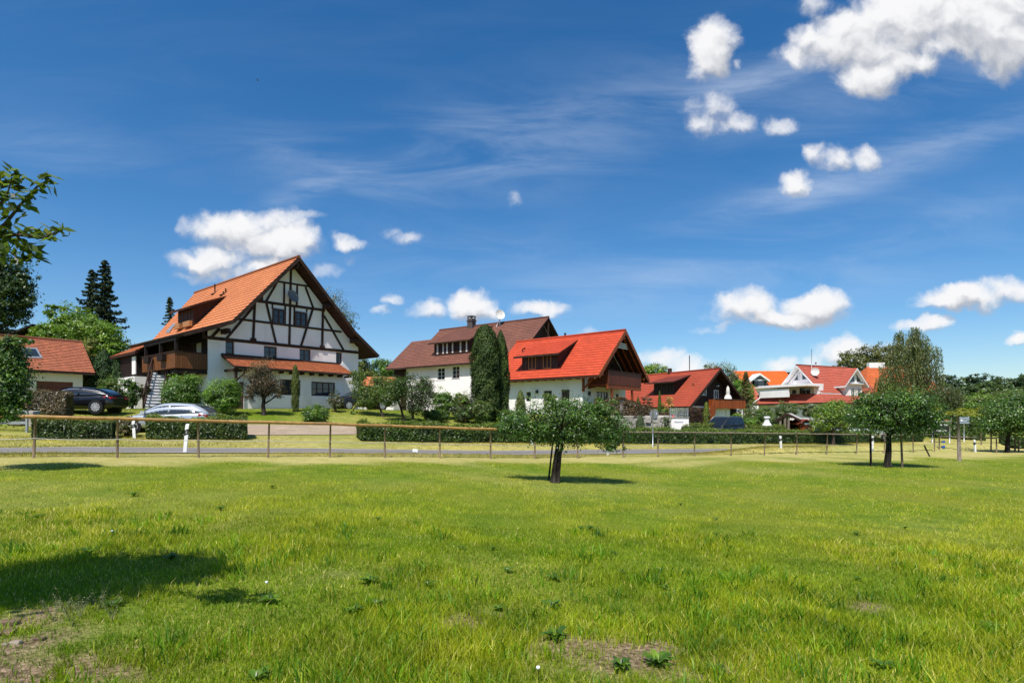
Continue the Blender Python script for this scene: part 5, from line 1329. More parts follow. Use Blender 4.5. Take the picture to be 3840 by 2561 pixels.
def spruce(name, label, base, h, r, n, size, cols, seed, group=None, sparse=1.):
    t = thing(name, label, 'conifer', base, 0, group); rng = np.random.default_rng(seed)
    mb = MB(); mb.tube([(0,0,-.2), (0,0,h*.5), (0,0,h*.99)], [h*.018, h*.010, .02], 7)
    P, N, D, CI = [], [], [], []
    nb = int(150*sparse); per = n//nb
    for b in range(nb):
        q = (b + .5)/nb; z = h*(.06 + .93*q); L = r*((1 - q)**.8)*rng.uniform(.55, 1.18) + .15; a = b*2.399 + rng.uniform(-.5, .5)
        s = rng.random(per)**.75; dz = -.10*L*s - .25*L*s**2 + .16*L*s**5*2
        w = rng.normal(size=per)*.16*L*(1 - s*.65) + rng.normal(size=per)*.06
        x = np.cos(a)*L*s - np.sin(a)*w; y = np.sin(a)*L*s + np.cos(a)*w
        P.append(np.stack([x, y, z + dz - np.abs(rng.normal(size=per))*.10*L*.6], -1))
        N.append(np.stack([np.cos(a)*.35 + 0*s, np.sin(a)*.35 + 0*s, .7 + 0*s], -1) + rng.normal(size=(per, 3))*.5)
        D.append(np.stack([np.cos(a) + 0*s, np.sin(a) + 0*s, -.55 + 0*s], -1) + rng.normal(size=(per, 3))*.5); CI.append(np.full(per, rng.uniform(.7, 1.3)))
        if b % 4 == 0: mb.tube([(0, 0, z), (math.cos(a)*L*.9, math.sin(a)*L*.9, z - .25*L)], [.05, .012], 4)
    mb.build('trunk', 'bark_dark', t)
    P, N, D, CI = map(np.concatenate, (P, N, D, CI)); m = len(P); cols = np.array(cols)
    col = tint(rng, m, (1,1,1), .2)*cols[rng.integers(0, len(cols), m)]*CI[:, None]*1.5
    cards('crown', P, N, size*rng.uniform(.7, 1.4, m), size*.42, col, 'needle', t, D); return t
def weeping(name, label, base, Y, L, strands, per, size, cols, seed, drop=(1.2, 3.), trunk_h=6., group=None):
    t = thing(name, label, 'tree', base, 0, group); rng = np.random.default_rng(seed); lob = np.array(lobes_px(Y, base, L, .9))
    mb = MB(); trunk_mesh(mb, trunk_h, .24, (.2, 0), 7, trunk_h*.3, random.Random(seed), up=1.1); mb.build('trunk', 'bark', t)
    ar = lob[:, 3]*lob[:, 5]; li = rng.choice(len(lob), strands, p=ar/ar.sum()); d = sph(rng, strands); d[:, 2] = np.abs(d[:, 2])*.9 + .1*d[:, 2]
    c = lob[li, :3] + d*lob[li, 3:6]*(.35 + .65*rng.random((strands, 1))**.5)
    Ls = rng.uniform(*drop, strands)*lob[li, 5]/lob[:, 5].max()
    s = rng.random((strands, per)); sw = rng.normal(size=(strands, 2))*.10
    P = np.stack([c[:, None, 0] + sw[:, None, 0]*s*Ls[:, None] + rng.normal(size=s.shape)*.06, c[:, None, 1] + sw[:, None, 1]*s + rng.normal(size=s.shape)*.06, c[:, None, 2] - s*Ls[:, None]], -1).reshape(-1, 3)
    P = P[P[:, 2] > .15]; m = len(P); N = rng.normal(size=(m, 3))*np.array([1, 1, .4]) + np.array([0, -.3, .35]); D = np.tile([0, 0, -1.], (m, 1)) + rng.normal(size=(m, 3))*.35
    cl = np.repeat(.75 + .5*rng.random(strands), per)[:m]; cols = np.array(cols); col = tint(rng, m, (1,1,1), .15)*cols[rng.integers(0, len(cols), m)]*cl[:, None]
    cards('crown', P, N, size*rng.uniform(.7, 1.4, m), size*.42, col, 'foliage', t, D); return t
def hedge(name, label, path, width, height, n, size, cols, seed, cat='hedge', group=None, blossom=None, round_=.30, wild=.07, topcols=None, ztop=None):
    """clipped hedge along ground points; a thing of its own"""
    path = [Vector((x, y, gz(x, y))) for x, y in path]; base = path[0].copy(); t = thing(name, label, cat, base, 0, group)
    rng = np.random.default_rng(seed); pts = np.array([(p - base)[:] for p in path]); seg = np.diff(pts[:, :2], axis=0); ln = np.linalg.norm(seg, axis=1); cum = np.concatenate([[0], np.cumsum(ln)]); Lt = cum[-1]
    def along(s):
        X = np.interp(s, cum, pts[:, 0]); Y = np.interp(s, cum, pts[:, 1]); Z = np.interp(s, cum, pts[:, 2]); k = np.clip(np.searchsorted(cum, s, 'right') - 1, 0, len(ln) - 1); d = seg[k]/ln[k][:, None]
        return X, Y, Z, d
    aS = np.array([width, height*1.25, height*.5]); pS = aS/aS.sum()
    face = rng.choice(3, n, p=pS); s = rng.random(n)*Lt; q = rng.random(n)
    off = np.where(face == 0, (q - .5)*width, np.where(face == 1, -width/2, width/2)); hz = np.where(face == 0, height, q*height)
    endm = rng.random(n) < min(.25, width*height/(Lt*(width + 2*height))*2.); s = np.where(endm, np.where(rng.random(n) < .5, 0, Lt), s); off = np.where(endm, (rng.random(n) - .5)*width, off); hz = np.where(endm, rng.random(n)*height, hz)
    hmod = 1 + wild*(np.sin(s*1.3 + seed) + .6*np.sin(s*3.1 + 2*seed) + .5*np.sin(s*6.7))
    nx_ = np.where(face == 0, 0, np.where(face == 1, -1, 1.)); nz_ = np.where(face == 0, 1., .25)
    dep = -np.abs(rng.normal(size=n))*.07 + rng.normal(size=n)*.06 + .06*np.sin(s*2.9 + hz*5)*np.sin(s*1.7 - hz*3.1)
    r2 = np.clip((hz/height - (1 - round_))/round_, 0, 1); off = off*(1 - .18*r2*(np.abs(off) > width*.4)) + nx_*dep; hz = hz*hmod + np.where(face == 0, dep, 0)
    X, Y, Z, d = along(np.clip(s + np.where(endm, dep*np.where(s > 0, 1, -1), 0), 0, Lt)); nv = np.stack([-d[:, 1], d[:, 0]], -1)
    P = np.stack([X + nv[:, 0]*off, Y + nv[:, 1]*off, Z + np.maximum(hz, .02)], -1)
    N = np.stack([nv[:, 0]*nx_, nv[:, 1]*nx_, nz_], -1) + rng.normal(size=(n, 3))*.55
    cols = np.array(cols); cell = (np.floor(s/.35).astype(int)*7 + np.floor(hz/.3).astype(int)*3) % 53; sh = (.72 + .56*rng.random(53))[cell]
    col = tint(rng, n, (1,1,1), .18)*cols[rng.integers(0, len(cols), n)]*sh[:, None]*1.2
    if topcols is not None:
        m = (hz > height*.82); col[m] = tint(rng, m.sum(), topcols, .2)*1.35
    if blossom: m = rng.random(n) < blossom[0]; col[m] = blossom[1]
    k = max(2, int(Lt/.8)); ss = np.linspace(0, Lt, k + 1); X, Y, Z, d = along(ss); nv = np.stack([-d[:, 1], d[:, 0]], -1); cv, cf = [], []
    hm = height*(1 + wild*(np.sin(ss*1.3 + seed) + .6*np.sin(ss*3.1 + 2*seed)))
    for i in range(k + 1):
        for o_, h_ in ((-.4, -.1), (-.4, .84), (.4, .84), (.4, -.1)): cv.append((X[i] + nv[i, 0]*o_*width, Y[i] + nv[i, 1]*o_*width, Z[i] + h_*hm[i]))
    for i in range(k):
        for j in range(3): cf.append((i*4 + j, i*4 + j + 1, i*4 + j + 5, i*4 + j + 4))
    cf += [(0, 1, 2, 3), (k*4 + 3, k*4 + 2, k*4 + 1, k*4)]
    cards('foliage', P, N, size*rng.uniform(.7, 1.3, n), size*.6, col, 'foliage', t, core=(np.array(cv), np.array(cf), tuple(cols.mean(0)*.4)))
    return t
def wline(x0, x1, w, k=8):
    """points at the fence offset w whose sight lines run from x0 to x1"""
    E = np.linspace(-25, 120, 3000); X, Y = from_ew(E, w); xs = X/Y*F + CX; e0, e1 = np.interp([x0, x1], xs, E)
    return [from_ew(e, w) for e in np.linspace(e0, e1, k)]

# --- apple trees on the meadow
def apple(label, bx, by, L, n, seed, hT, rT, size, lean, zmin, limbs=7, spread=1., twin=None):
    b = hit(bx, by); return tree('apple_tree', label, 'tree', b, hT, rT, lobes_px(b[1], b, L, .9, .15), n, size, [G_MID, (.045,.095,.018), (.085,.150,.024), G_DRK], seed, 'apple trees on the meadow', 'bark_dark', limbs, spread, lean, h0=.72, twin=twin, per=16, sig=.17, rough=.55, shell=.7, blossom=(.012, BLO), zmin=zmin)
apple('small spreading apple tree with a bare leaning double trunk in the middle of the meadow', 2074, 1810, [(2080,1570,125,72),(1955,1585,85,55),(1920,1600,55,35),(2200,1570,115,66),(2290,1605,80,70),(2020,1625,95,52),(2150,1635,105,48),(2300,1665,52,34),(2110,1520,70,34),(2240,1535,60,32),(1890,1610,40,28)], 24000, 3, 1.6, .08, .068, (.20, .1), .95, 9, 1.25, .46)
apple('rounded apple tree with blackened trunk held between two stakes', 3330, 1752, [(3330,1525,115,70),(3235,1550,72,52),(3440,1545,90,62),(3300,1590,110,42),(3480,1592,58,42),(3395,1500,70,42),(3250,1500,50,35),(3390,1600,80,36)], 23000, 4, 2.1, .14, .10, (.1, .0), 1.2, 8, 1.5)
b = hit(-45, 1765); tree('apple_tree', 'blossoming apple tree cut off by the left picture edge', 'tree', b, 1.9, .09, lobes_px(b[1], b, [(16,1345,60,68),(38,1430,48,78),(0,1500,78,75),(-70,1400,110,130),(55,1545,36,40),(75,1480,32,40),(112,1281,24,10),(70,1285,40,18),(0,1300,60,36)], .9, .1), 24000, .07, [G_MID, G_DRK, (.085,.145,.024), (.045,.09,.018)], 5, 'apple trees on the meadow', 'bark_dark', 5, .8, (.0, .1), h0=.7, per=26, sig=.2, rough=.28, shell=.6, blossom=(.02, BLO), zmin=.7)
apple('wide apple tree by the staked fence at the right picture edge', 3775, 1697, [(3770,1560,95,58),(3850,1545,95,72),(3725,1595,62,36),(3800,1510,60,32),(3860,1600,80,42)], 20000, 6, 1.9, .15, .14, (.2, .0), .9)
# --- near fruit tree left of the picture, one branch reaching in
b = (-5.05, 4.15, gz(-5.05, 4.15)); nt_ = thing('fruit_tree', 'near fruit tree with large glossy leaves on a branch reaching in at the left edge', 'tree', b)
mb = MB(); mb.tube([(0,0,-.1), (.05,0,.7), (.1,0,1.6), (.0,-.2,2.6), (.0,-.5,3.6), (-.1,-.7,4.9)], [.13,.10,.085,.07,.05,.02], 9)
twigs = []
def bp(xs, ys, Y): p = pt(xs, ys, Y); return Vector((p.x - b[0], p.y - b[1], p.z - b[2]))
for chain, r_ in (([(-420,1150,4.1),(-200,980,3.9),(-60,900,3.75),(60,880,3.7),(170,890,3.68),(235,862,3.66)], .02), ([(-60,900,3.75),(20,840,3.7),(75,770,3.7),(140,700,3.68),(178,676,3.66)], .012), ([(-60,900,3.75),(-20,800,3.72),(30,720,3.7),(45,665,3.7)], .010), ([(60,880,3.7),(100,930,3.72),(128,955,3.74)], .007), ([(-60,900,3.75),(20,930,3.7),(60,965,3.7)], .008), ([(-200,980,3.9),(-60,800,3.8),(-10,700,3.75),(5,680,3.75)], .012)):
    pts_ = [bp(*c) for c in chain]; mb.tube(pts_, [r_*(1 - .8*i/(len(pts_) - 1)) + .0012 for i in range(len(pts_))], 6); twigs.append(pts_)
for k in range(7):
    a = k*1.1 + .6; mb.tube([(0, 0, 1.5 + .2*k), (math.cos(a)*.5, math.sin(a)*.5, 2.0 + .22*k), (math.cos(a)*.95, math.sin(a)*.95, 2.4 + .2*k)], [.05, .03, .008], 6)
mb.build('trunk', 'bark', nt_)
rng = np.random.default_rng(8); P, D = [], []
for ti, tw in enumerate(twigs):
    for i in range(len(tw) - 1):
        for q in range(24 if ti < 3 else 20):
            if ti in (0, 5) and i == 0: continue
            t_ = rng.random(); p = tw[i].lerp(tw[i+1], t_); d = (tw[i+1] - tw[i]).normalized() + Vector(rng.normal(size=3))*.75; d.normalize(); P.append(p + d*.055 + Vector(rng.normal(size=3)*.012)); D.append(d)
P, D = np.array([p[:] for p in P]), np.array([d[:] for d in D]); n = len(P); N = rng.normal(size=(n, 3))*.6 + np.array([0, -.2, .8])
P2, N2, ci, K = crown_pts(rng, [(-.15,-.75,4.6,1.0,.8,.7), (-.5,-.6,3.9,.7,.7,.6), (.45,-.8,4.9,.5,.4,.35)], 8600, 20, .2, .6)
wp = P2 + np.array(b); vis = (wp[:, 1] > .5) & (CX + F*wp[:, 0]/np.maximum(wp[:, 1], .1) > -40) & (HZ - F*(wp[:, 2] - EYE)/np.maximum(wp[:, 1], .1) > -60); P2, N2 = P2[~vis], N2[~vis]; n2 = len(P2)
cl = np.concatenate([np.tile([.10,.155,.026], (n, 1)), np.tile([.06,.10,.018], (n2, 1))])*(1 + .3*rng.normal(size=(n + n2, 1))); ye = rng.random(n + n2) < .10; cl[ye] = (.24,.27,.04)
cards('leaves', np.concatenate([P, P2]), np.concatenate([N, N2]), np.concatenate([.088*rng.uniform(.55, 1.2, n), .17*rng.uniform(.7, 1.2, n2)]), np.concatenate([.040*rng.uniform(.8, 1.2, n), .11*rng.uniform(.8, 1.2, n2)]), cl, 'foliage', nt_, np.concatenate([D, rng.normal(size=(n2, 3))]))

# --- tall trees at the left
b = on(-40, 60); tree('ash_tree', 'dark drooping ash tree high above the garage at the left edge', 'tree', b, 11, .35, lobes_px(60, b, [(10,1060,95,85),(-70,1030,150,120),(70,1110,58,62),(40,1175,60,52),(95,1050,30,28),(-80,1180,140,80)], .9), 20000, .30, [(.022,.042,.010), (.030,.055,.012), (.045,.075,.014)], 11, None, 'bark_dark', 6, 3., per=30, sig=.16, rough=.3, shell=.5)
b = on(393, 62); spruce('spruce', 'tallest dark spruce with a ragged pointed top behind the bright tree', b, pt(0, 972, 62).z - b[2], 3.9, 22000, .30, [G_CON, (.034,.048,.017)], 12, 'spruces at the left')
b = on(345, 64); spruce('spruce', 'shorter second spruce leaning against the tallest spruce', b, pt(0, 1008, 64).z - b[2], 3.8, 16000, .30, [G_CON, (.028,.043,.017)], 13, 'spruces at the left')
b = on(637, 82); spruce('spruce', 'little spruce tip showing over the ridge of the half-timbered house', b, pt(0, 1112, 82).z - b[2], 2.6, 7000, .36, [G_CON, (.05,.06,.02)], 14, 'spruces at the left')
b = on(270, 57); tree('maple_tree', 'broad bright green tree between the garage roof and the dark spruces', 'tree', b, 6.5, .3, lobes_px(57, b, [(245,1215,95,52),(190,1265,78,48),(320,1235,95,66),(300,1310,110,60),(405,1290,68,66),(230,1175,40,28),(440,1330,42,55),(360,1380,100,70),(150,1250,35,30)], .9, 1.), 26000, .25, [G_BRI, (.085,.155,.018), (.135,.20,.025), G_MID], 15, None, 'bark', 7, 3., per=36, sig=.15, rough=.32)
b = on(335, 51); bushy('cypress_shrub', 'yellowish feathery evergreen right of the garage roof', 'shrub', b, 290, 372, 1240, 1500, 7000, .22, [(.10,.10,.020), (.13,.12,.024), G_OLV], 16, mat='needle')
b = on(388, 49); column('arborvitae', 'dark narrow evergreen behind the black car', b, 348, 432, 1310, 7000, .2, [G_DRK, (.02,.042,.014)], 17)
b = on(448, 47); column('arborvitae', 'small dark evergreen under the tip of the low orange eave', b, 420, 474, 1330, 5000, .17, [(.03,.055,.018), G_DRK], 18)
b = on(440, 39.5); bushy('shrub', 'loose green shrub behind the tail of the black car', 'shrub', b, 372, 482, 1402, 1540, 7500, .12, [G_MID, (.075,.115,.02), G_OLV], 19)
b = on(496, 38.2); bushy('shrub', 'tall green shrub with crooked stems left of the white stair', 'shrub', b, 455, 525, 1408, 1530, 5000, .12, [G_MID, G_DRK, (.08,.125,.022)], 20)
b = on(545, 38.8); bushy('shrub', 'small reddish green shrub beside the foot of the white stair', 'shrub', b, 522, 566, 1432, 1500, 2200, .10, [G_OLV, (.09,.075,.03)], 21)
# --- front garden of the half-timbered house
b = on(682, 36.2); bushy('round_bush', 'round white-flecked bush under the balcony behind the silver car', 'bush', b, 604, 762, 1398, 1545, 15000, .10, [G_MID, G_BRI, (.045,.095,.018)], 22, 'round garden bushes', rough=.12, shell=.3, blossom=(.02, BLO))
b = hit(835, 1556); bushy('round_bush', 'round yellow-green bush by the porch post', 'bush', b, 764, 912, 1410, 1550, 15000, .10, [G_BRI, (.09,.165,.02), G_MID], 23, 'round garden bushes', rough=.2, shell=.35, blossom=(.006, BLO))
b = hit(988, 1556); tree('plum_tree', 'brownish dark leaved tree with open lower branches before the house wall', 'tree', b, 1.6, .14, lobes_px(b[1], b, [(985,1395,40,52),(955,1430,38,50),(1020,1440,38,40),(985,1450,55,40),(1045,1465,22,32),(940,1480,22,34)], .9), 11000, .085, [G_BRN, (.06,.048,.028), (.075,.07,.028), (.10,.06,.035)], 24, None, 'bark_dark', 8, 1.3, (0, 0), per=24, sig=.2, rough=.3, shell=.8)
b = hit(1107, 1543); column('cypress', 'very slim upright cypress before the ground floor window', b, 1094, 1121, 1368, 4200, .09, [(.06,.082,.016), (.085,.10,.02)], 25, power=.38)
b = hit(1184, 1587); bushy('box_bush', 'low clipped box bush alone on the lawn', 'bush', b, 1128, 1236, 1516, 1585, 9000, .085, [G_MID, G_BRI, (.045,.09,.016)], 26, rough=.1, shell=.25, blossom=(.01, BLO))
b = hit(1258, 1545); bushy('shrub', 'small greyish shrub at the right end of the ground floor wall', 'shrub', b, 1224, 1292, 1462, 1540, 3000, .085, [(.075,.075,.04), G_BRN, G_SIL], 27, rough=.3)
b = hit(1440, 1563); tree('shrub_tree', 'airy garden tree with pale slanting trunk before the orange shed roof', 'tree', b, 2.2, .09, lobes_px(b[1], b, [(1345,1435,28,42),(1400,1475,62,40),(1455,1455,52,40),(1375,1500,45,30),(1330,1410,14,22),(1425,1430,35,22)], .9), 13000, .10, [G_OLV, G_MID, (.10,.125,.03), (.085,.135,.022)], 28, 'small garden trees', 'bark', 7, 1.5, (-1.1, .2), per=24, sig=.22, rough=.3, shell=.7)
b = hit(1517, 1583); tree('shrub_tree', 'dark garden tree with leaning dark trunk between two others', 'tree', b, 2.1, .08, lobes_px(b[1], b, [(1475,1475,42,48),(1500,1450,38,35),(1455,1500,30,25)], .9), 7000, .10, [G_MID, G_DRK, G_OLV], 29, 'small garden trees', 'bark_dark', 6, 1.2, (-.6, .1), per=24, sig=.22, rough=.3, shell=.7)
b = hit(1550, 1585); tree('shrub_tree', 'purplish dark garden tree next to the bright green bush', 'tree', b, 2.5, .09, lobes_px(b[1], b, [(1565,1475,55,62),(1598,1480,36,50),(1535,1425,24,30),(1555,1530,45,28),(1590,1440,28,26)], .9), 10000, .10, [(.045,.075,.022), (.06,.055,.03), G_DRK, G_MID], 30, 'small garden trees', 'bark', 7, 1.2, (-.15, .1), per=24, sig=.2, rough=.28, shell=.6)
b = on(1655, 41); bushy('bush', 'bright green loose bush before the long white house wall', 'bush', b, 1612, 1702, 1450, 1575, 8500, .11, [G_BRI, (.08,.15,.02), G_MID], 31)
b = on(1730, 42); bushy('bush', 'spiky green bush left of the twin arborvitae columns', 'bush', b, 1688, 1772, 1462, 1570, 7000, .11, [G_BRI, G_MID, (.10,.10,.03)], 32)
b = on(1625, 39.8); bushy('bush', 'low dark bush on the bank among pale rocks', 'bush', b, 1570, 1700, 1535, 1582, 5500, .10, [G_MID, G_DRK], 33, stem=False)
b = on(1745, 40.5); bushy('bush', 'dark low planting at the foot of the arborvitae columns', 'bush', b, 1690, 1790, 1520, 1585, 5500, .10, [G_DRK, (.07,.06,.03), G_MID], 34, stem=False)
b = hit(1815, 1592); column('arborvitae', 'massive broad arborvitae column, the taller of the pair', b, 1768, 1872, 1220, 24000, .15, [(.032,.052,.010), (.042,.066,.012), (.024,.042,.010)], 35, 'twin arborvitae columns', power=.42, tap=.24)
b = (b[0] + 1.35, b[1] + .9, gz(b[0] + 1.35, b[1] + .9)); column('arborvitae', 'narrower pointed arborvitae column right of the broad one', b, 1848, 1908, 1240, 15000, .15, [(.036,.057,.011), (.045,.07,.012), (.025,.046,.010)], 36, 'twin arborvitae columns', power=.6, tap=.34)
b = on(1815, 39.6); bushy('bush', 'light green shrub growing at the foot of the broad arborvitae', 'bush', b, 1768, 1866, 1490, 1588, 7000, .10, [G_OLV, G_MID, (.10,.13,.03)], 37)
b = on(1895, 39.8); bushy('bush', 'green shrub at the foot of the narrow arborvitae behind the meadow tree', 'bush', b, 1855, 1950, 1530, 1600, 5000, .10, [G_MID, G_DRK, G_BRI], 38)
b = on(1951, 42); column('arborvitae', 'small pale conifer before the white wall of the red roofed house', b, 1932, 1972, 1464, 3000, .11, [G_OLV, (.10,.13,.03)], 39)
b = on(2062, 42); bushy('shrub', 'pale leafy shrub before the door of the red roofed house', 'shrub', b, 2030, 2092, 1462, 1600, 3200, .11, [G_OLV, G_BRI, (.10,.13,.03)], 40)
# --- behind the houses
b = on(1275, 74); tree('willow', 'sparse grey-green tree looking out behind the right slope of the half-timbered house', 'tree', b, 9, .2, lobes_px(74, b, [(1250,1140,48,62),(1285,1190,48,48),(1315,1215,28,24),(1240,1240,50,40)], .9), 3600, .24, [(.11,.125,.06), (.08,.095,.035), (.05,.05,.03)], 41, None, 'bark', 9, 2.6, (0, 0), per=9, sig=.16, shell=.7, rough=.45, aspect=.35)
for k, (xs_, Y_, L, lab, cl, sd) in enumerate((
    (1425, 78, [(1430,1392,58,42),(1390,1410,50,40),(1465,1400,32,34)], 'green tree filling the gap left of the brown roof', [G_MID, G_BRI, (.045,.09,.018)], 42),
    (1365, 70, [(1362,1395,30,46),(1380,1430,42,40)], 'yellowish green tree close to the right corner of the half-timbered house', [G_OLV, (.10,.12,.022), G_DRK], 43),
    (2455, 96, [(2455,1395,48,28),(2425,1405,32,30)], 'bright leafed tree top beside the eave of the red roof', [G_BRI, G_YEL, G_MID], 44),
    (2700, 104, [(2700,1392,52,36),(2740,1420,36,40),(2665,1385,28,18),(2715,1440,50,40)], 'pale round tree behind the apex of the brick red roof', [(.10,.115,.06), (.075,.09,.035)], 45),
    (2785, 88, [(2785,1470,38,36),(2770,1450,28,24),(2800,1495,26,28)], 'bright green bush left of the glazed white dormer', [G_BRI, (.08,.17,.02)], 46))):
    b = on(xs_, Y_); tree('garden_tree', lab, 'tree', b, 3.5, .14, lobes_px(Y_, b, L, .9), 6500, .26, cl, sd, 'trees behind the houses', 'bark', 5, 1.5, per=26)
b = on(2797, 84); spruce('spruce', 'thin rusty conifer before the bright orange roof', b, pt(0, 1392, 84).z - b[2], 1.9, 5000, .26, [(.085,.085,.03), (.12,.075,.03), G_OLV], 47)
b = on(3265, 150); tree('lime_tree', 'broad olive crowned tree behind the rose red roof', 'tree', b, 12, .5, lobes_px(150, b, [(3230,1352,90,44),(3310,1335,105,42),(3390,1350,85,50),(3180,1375,50,24),(3280,1385,140,40)], .8), 13000, .55, [(.085,.088,.022), (.10,.10,.025), (.065,.075,.02)], 48, None, 'bark', 6, 6., per=30, sig=.12)
b = on(3440, 72); weeping('weeping_birch', 'tall weeping birch with long hanging twigs right of the rose red house', b, 72, [(3440,1275,40,48),(3390,1300,55,48),(3470,1330,60,60),(3385,1385,85,60),(3475,1420,62,60),(3335,1440,52,44),(3430,1245,22,26),(3375,1255,18,22)], 1150, 24, .22, [(.19,.22,.07), (.14,.165,.055), (.23,.26,.10), (.10,.125,.045)], 49, (2.0, 5.6), 9.)
b = on(3545, 70); weeping('weeping_shrub', 'low weeping tree in the shade of the tall birch', b, 70, [(3540,1470,62,34),(3570,1490,40,30),(3500,1490,40,30)], 420, 22, .2, [(.12,.145,.05), (.085,.11,.04), (.15,.175,.07)], 50, (1.4, 2.8), 3.)
far = [(3560,1432,34,26,165,'dark'),(3625,1440,42,22,170,'mid'),(3650,1425,20,24,160,'dark'),(3712,1428,44,26,170,'dark'),(3765,1440,42,26,165,'mid'),(3800,1448,36,22,150,'dark'),(3835,1430,28,24,158,'mid'),(3600,1470,60,26,140,'dark'),(3700,1462,60,28,138,'mid'),(3790,1470,60,26,135,'mid'),(3530,1462,30,24,150,'mid'),(3870,1450,50,40,140,'dark')]
for k, (x, y, rx, ry, Y_, tone) in enumerate(far):
    b = on(x, Y_); cl = [(.030,.055,.022), (.042,.068,.024)] if tone == 'dark' else [(.050,.082,.022), (.065,.095,.028)]
    tree('woodland_tree', f'tree of the far wood beyond the hedges at the right edge', 'tree', b, 5, .35, lobes_px(Y_, b, [(x, y, rx, ry), (x - rx*.5, y + ry*.8, rx*.7, ry*.8), (x + rx*.5, y + ry*.8, rx*.7, ry*.8), (x, y + 50, rx, 46)], .8), 4200, .62, cl, 60 + k, 'trees of the far wood', 'bark', 4, 2., per=26, sig=.15)
mid = [(3600,1510,55,34,95,'mid green bushy tree in front of the far wood, next to the weeping tree',G_MID,G_OLV),(3690,1510,75,36,92,'large bright green tree mass before the far wood',G_BRI,G_OLV),(3790,1505,75,36,90,'yellowish green tree mass at the right edge before the far wood',G_OLV,(.095,.13,.025)),(3640,1550,60,34,84,'rounded green shrub behind the grey sign board',G_MID,G_BRI),(3740,1540,60,40,80,'dense green tree behind the right apple tree',G_MID,G_DRK)]
for k, (x, y, rx, ry, Y_, lab, c1, c2) in enumerate(mid):
    b = on(x, Y_); tree('garden_tree', lab, 'tree', b, 3, .2, lobes_px(Y_, b, [(x, y, rx, ry), (x - rx*.5, y + ry*.5, rx*.6, ry*.8), (x + rx*.5, y + ry*.5, rx*.6, ry*.8), (x, y + 40, rx*1.05, 40)], .8), 9000, .30, [c1, c2], 80 + k, 'trees before the far wood', 'bark', 4, 2., per=28)
# --- shrubs and hedges at the right
SH = [(2850,1512,1600,2785,2915,62,'large dense green shrub right of the terrace balcony',[G_MID, G_OLV, (.08,.12,.025)]),(2945,1500,1575,2900,2995,64,'white-flecked shrub against the low wall of the rose red house',[G_OLV, G_SIL, G_MID]),(3035,1512,1560,3000,3075,66,'pale shrub growing up the low wall near the downpipe',[G_SIL, G_OLV]),(2800,1565,1612,2760,2860,55,'low green shrub beside the dark blue car',[G_MID, G_BRI]),(2880,1550,1612,2830,2930,54,'green shrub behind the white garden oven',[G_MID, G_OLV, G_DRK]),(2755,1550,1600,2735,2785,57,'little bright plant below the carport',[G_BRI, G_YEL])]
for k, (xc, yt, yb_s, x0, x1, Y_, lab, cl) in enumerate(SH):
    b = on(xc, Y_); bushy('shrub', lab, 'shrub', b, x0, x1, yt, yb_s, 6500, .16, cl, 100 + k, 'shrubs around the terrace house', blossom=(.02, BLO) if k in (1, 2) else None)
b = on(3125, 47); tree('hazel_tree', 'yellow-green leafy tree between the garden hut and the staked apple tree', 'tree', b, 1.8, .12, lobes_px(47, b, [(3120,1545,62,38),(3090,1580,50,32),(3165,1575,52,40),(3145,1525,40,24),(3185,1560,30,30)], .9), 15000, .13, [G_YEL, G_BRI, G_MID, (.10,.15,.02)], 110, None, 'bark', 6, 1.4, per=28, blossom=(.006, BLO))
b = on(2360, 43); hedge('brown_hedge', 'rust-brown clipped hedge on top of the stone wall', [(px(2235, 45.5), 45.5), (px(2330, 44.6), 44.6), (px(2505, 45.2), 45.2)], 1.1, 1.35, 11000, .11, [(.15,.085,.045), (.11,.075,.035), (.075,.075,.025), (.17,.10,.06)], 111)
b = on(2600, 50); hedge('dark_red_hedge', 'dark red leaved hedge sloping down right of the glass balustrade', [(px(2560, 50), 50), (px(2600, 51), 51), (px(2640, 52), 52)], 1.2, 1.7, 8000, .12, [G_RED, (.12,.065,.045), (.06,.045,.02)], 112)
b = on(2648, 49); column('cypress', 'slim yellow-green cypress left of the stair of the brick red house', b, 2637, 2660, 1508, 3000, .12, [(.085,.11,.018), (.11,.125,.02)], 113, power=.36)
for x0, x1, yt, Y_, lab, cl, k in ((2385, 2418, 1556, 41.6, 'little grey-green conifer in front of the stone wall', [(.06,.085,.03), (.08,.10,.045)], 0), (2485, 2514, 1562, 41.9, 'silvery green shrub at the right end of the stone wall', [G_SIL, G_MID], 1), (2385, 2400, 1488, 49, 'tiny upright evergreen at the left end of the brown hedge', [G_THU, G_OLV], 2), (2467, 2480, 1465, 49.5, 'narrow evergreen in front of the long dormer', [G_THU, G_MID], 3), (2402, 2452, 1472, 50.5, 'purplish shrub with pale tips behind the brown hedge', [G_BRN, (.12,.11,.08), G_RED], 4), (2478, 2508, 1500, 49.8, 'palm-like green plant beside the narrow evergreen', [G_BRI, G_OLV], 5)):
    b = on((x0 + x1)/2, Y_)
    if k in (0, 2, 3): column('dwarf_conifer', lab, b, x0, x1, yt, 2600, .10, cl, 120 + k, 'dwarf conifers by the stone wall', power=.6)
    else: bushy('shrub', lab, 'shrub', b, x0, x1, yt, 1620, 2600, .10, cl, 120 + k, 'plants by the stone wall', sub=3)
b = on(2507, 49); t = tree('ornamental_tree', 'little tree with orange-pink leaves and thin pale stem', 'tree', b, pt(0, 1515, 49).z - b[2], .035, lobes_px(49, b, [(2509,1500,12,16),(2517,1520,10,10),(2500,1524,9,10)], .9), 900, .10, [(.42,.20,.06), (.38,.22,.12), (.3,.22,.05)], 130, None, 'frame_gold', 5, .35, per=12)
HC = [(.038,.075,.014), (.055,.100,.018), (.080,.130,.022)]
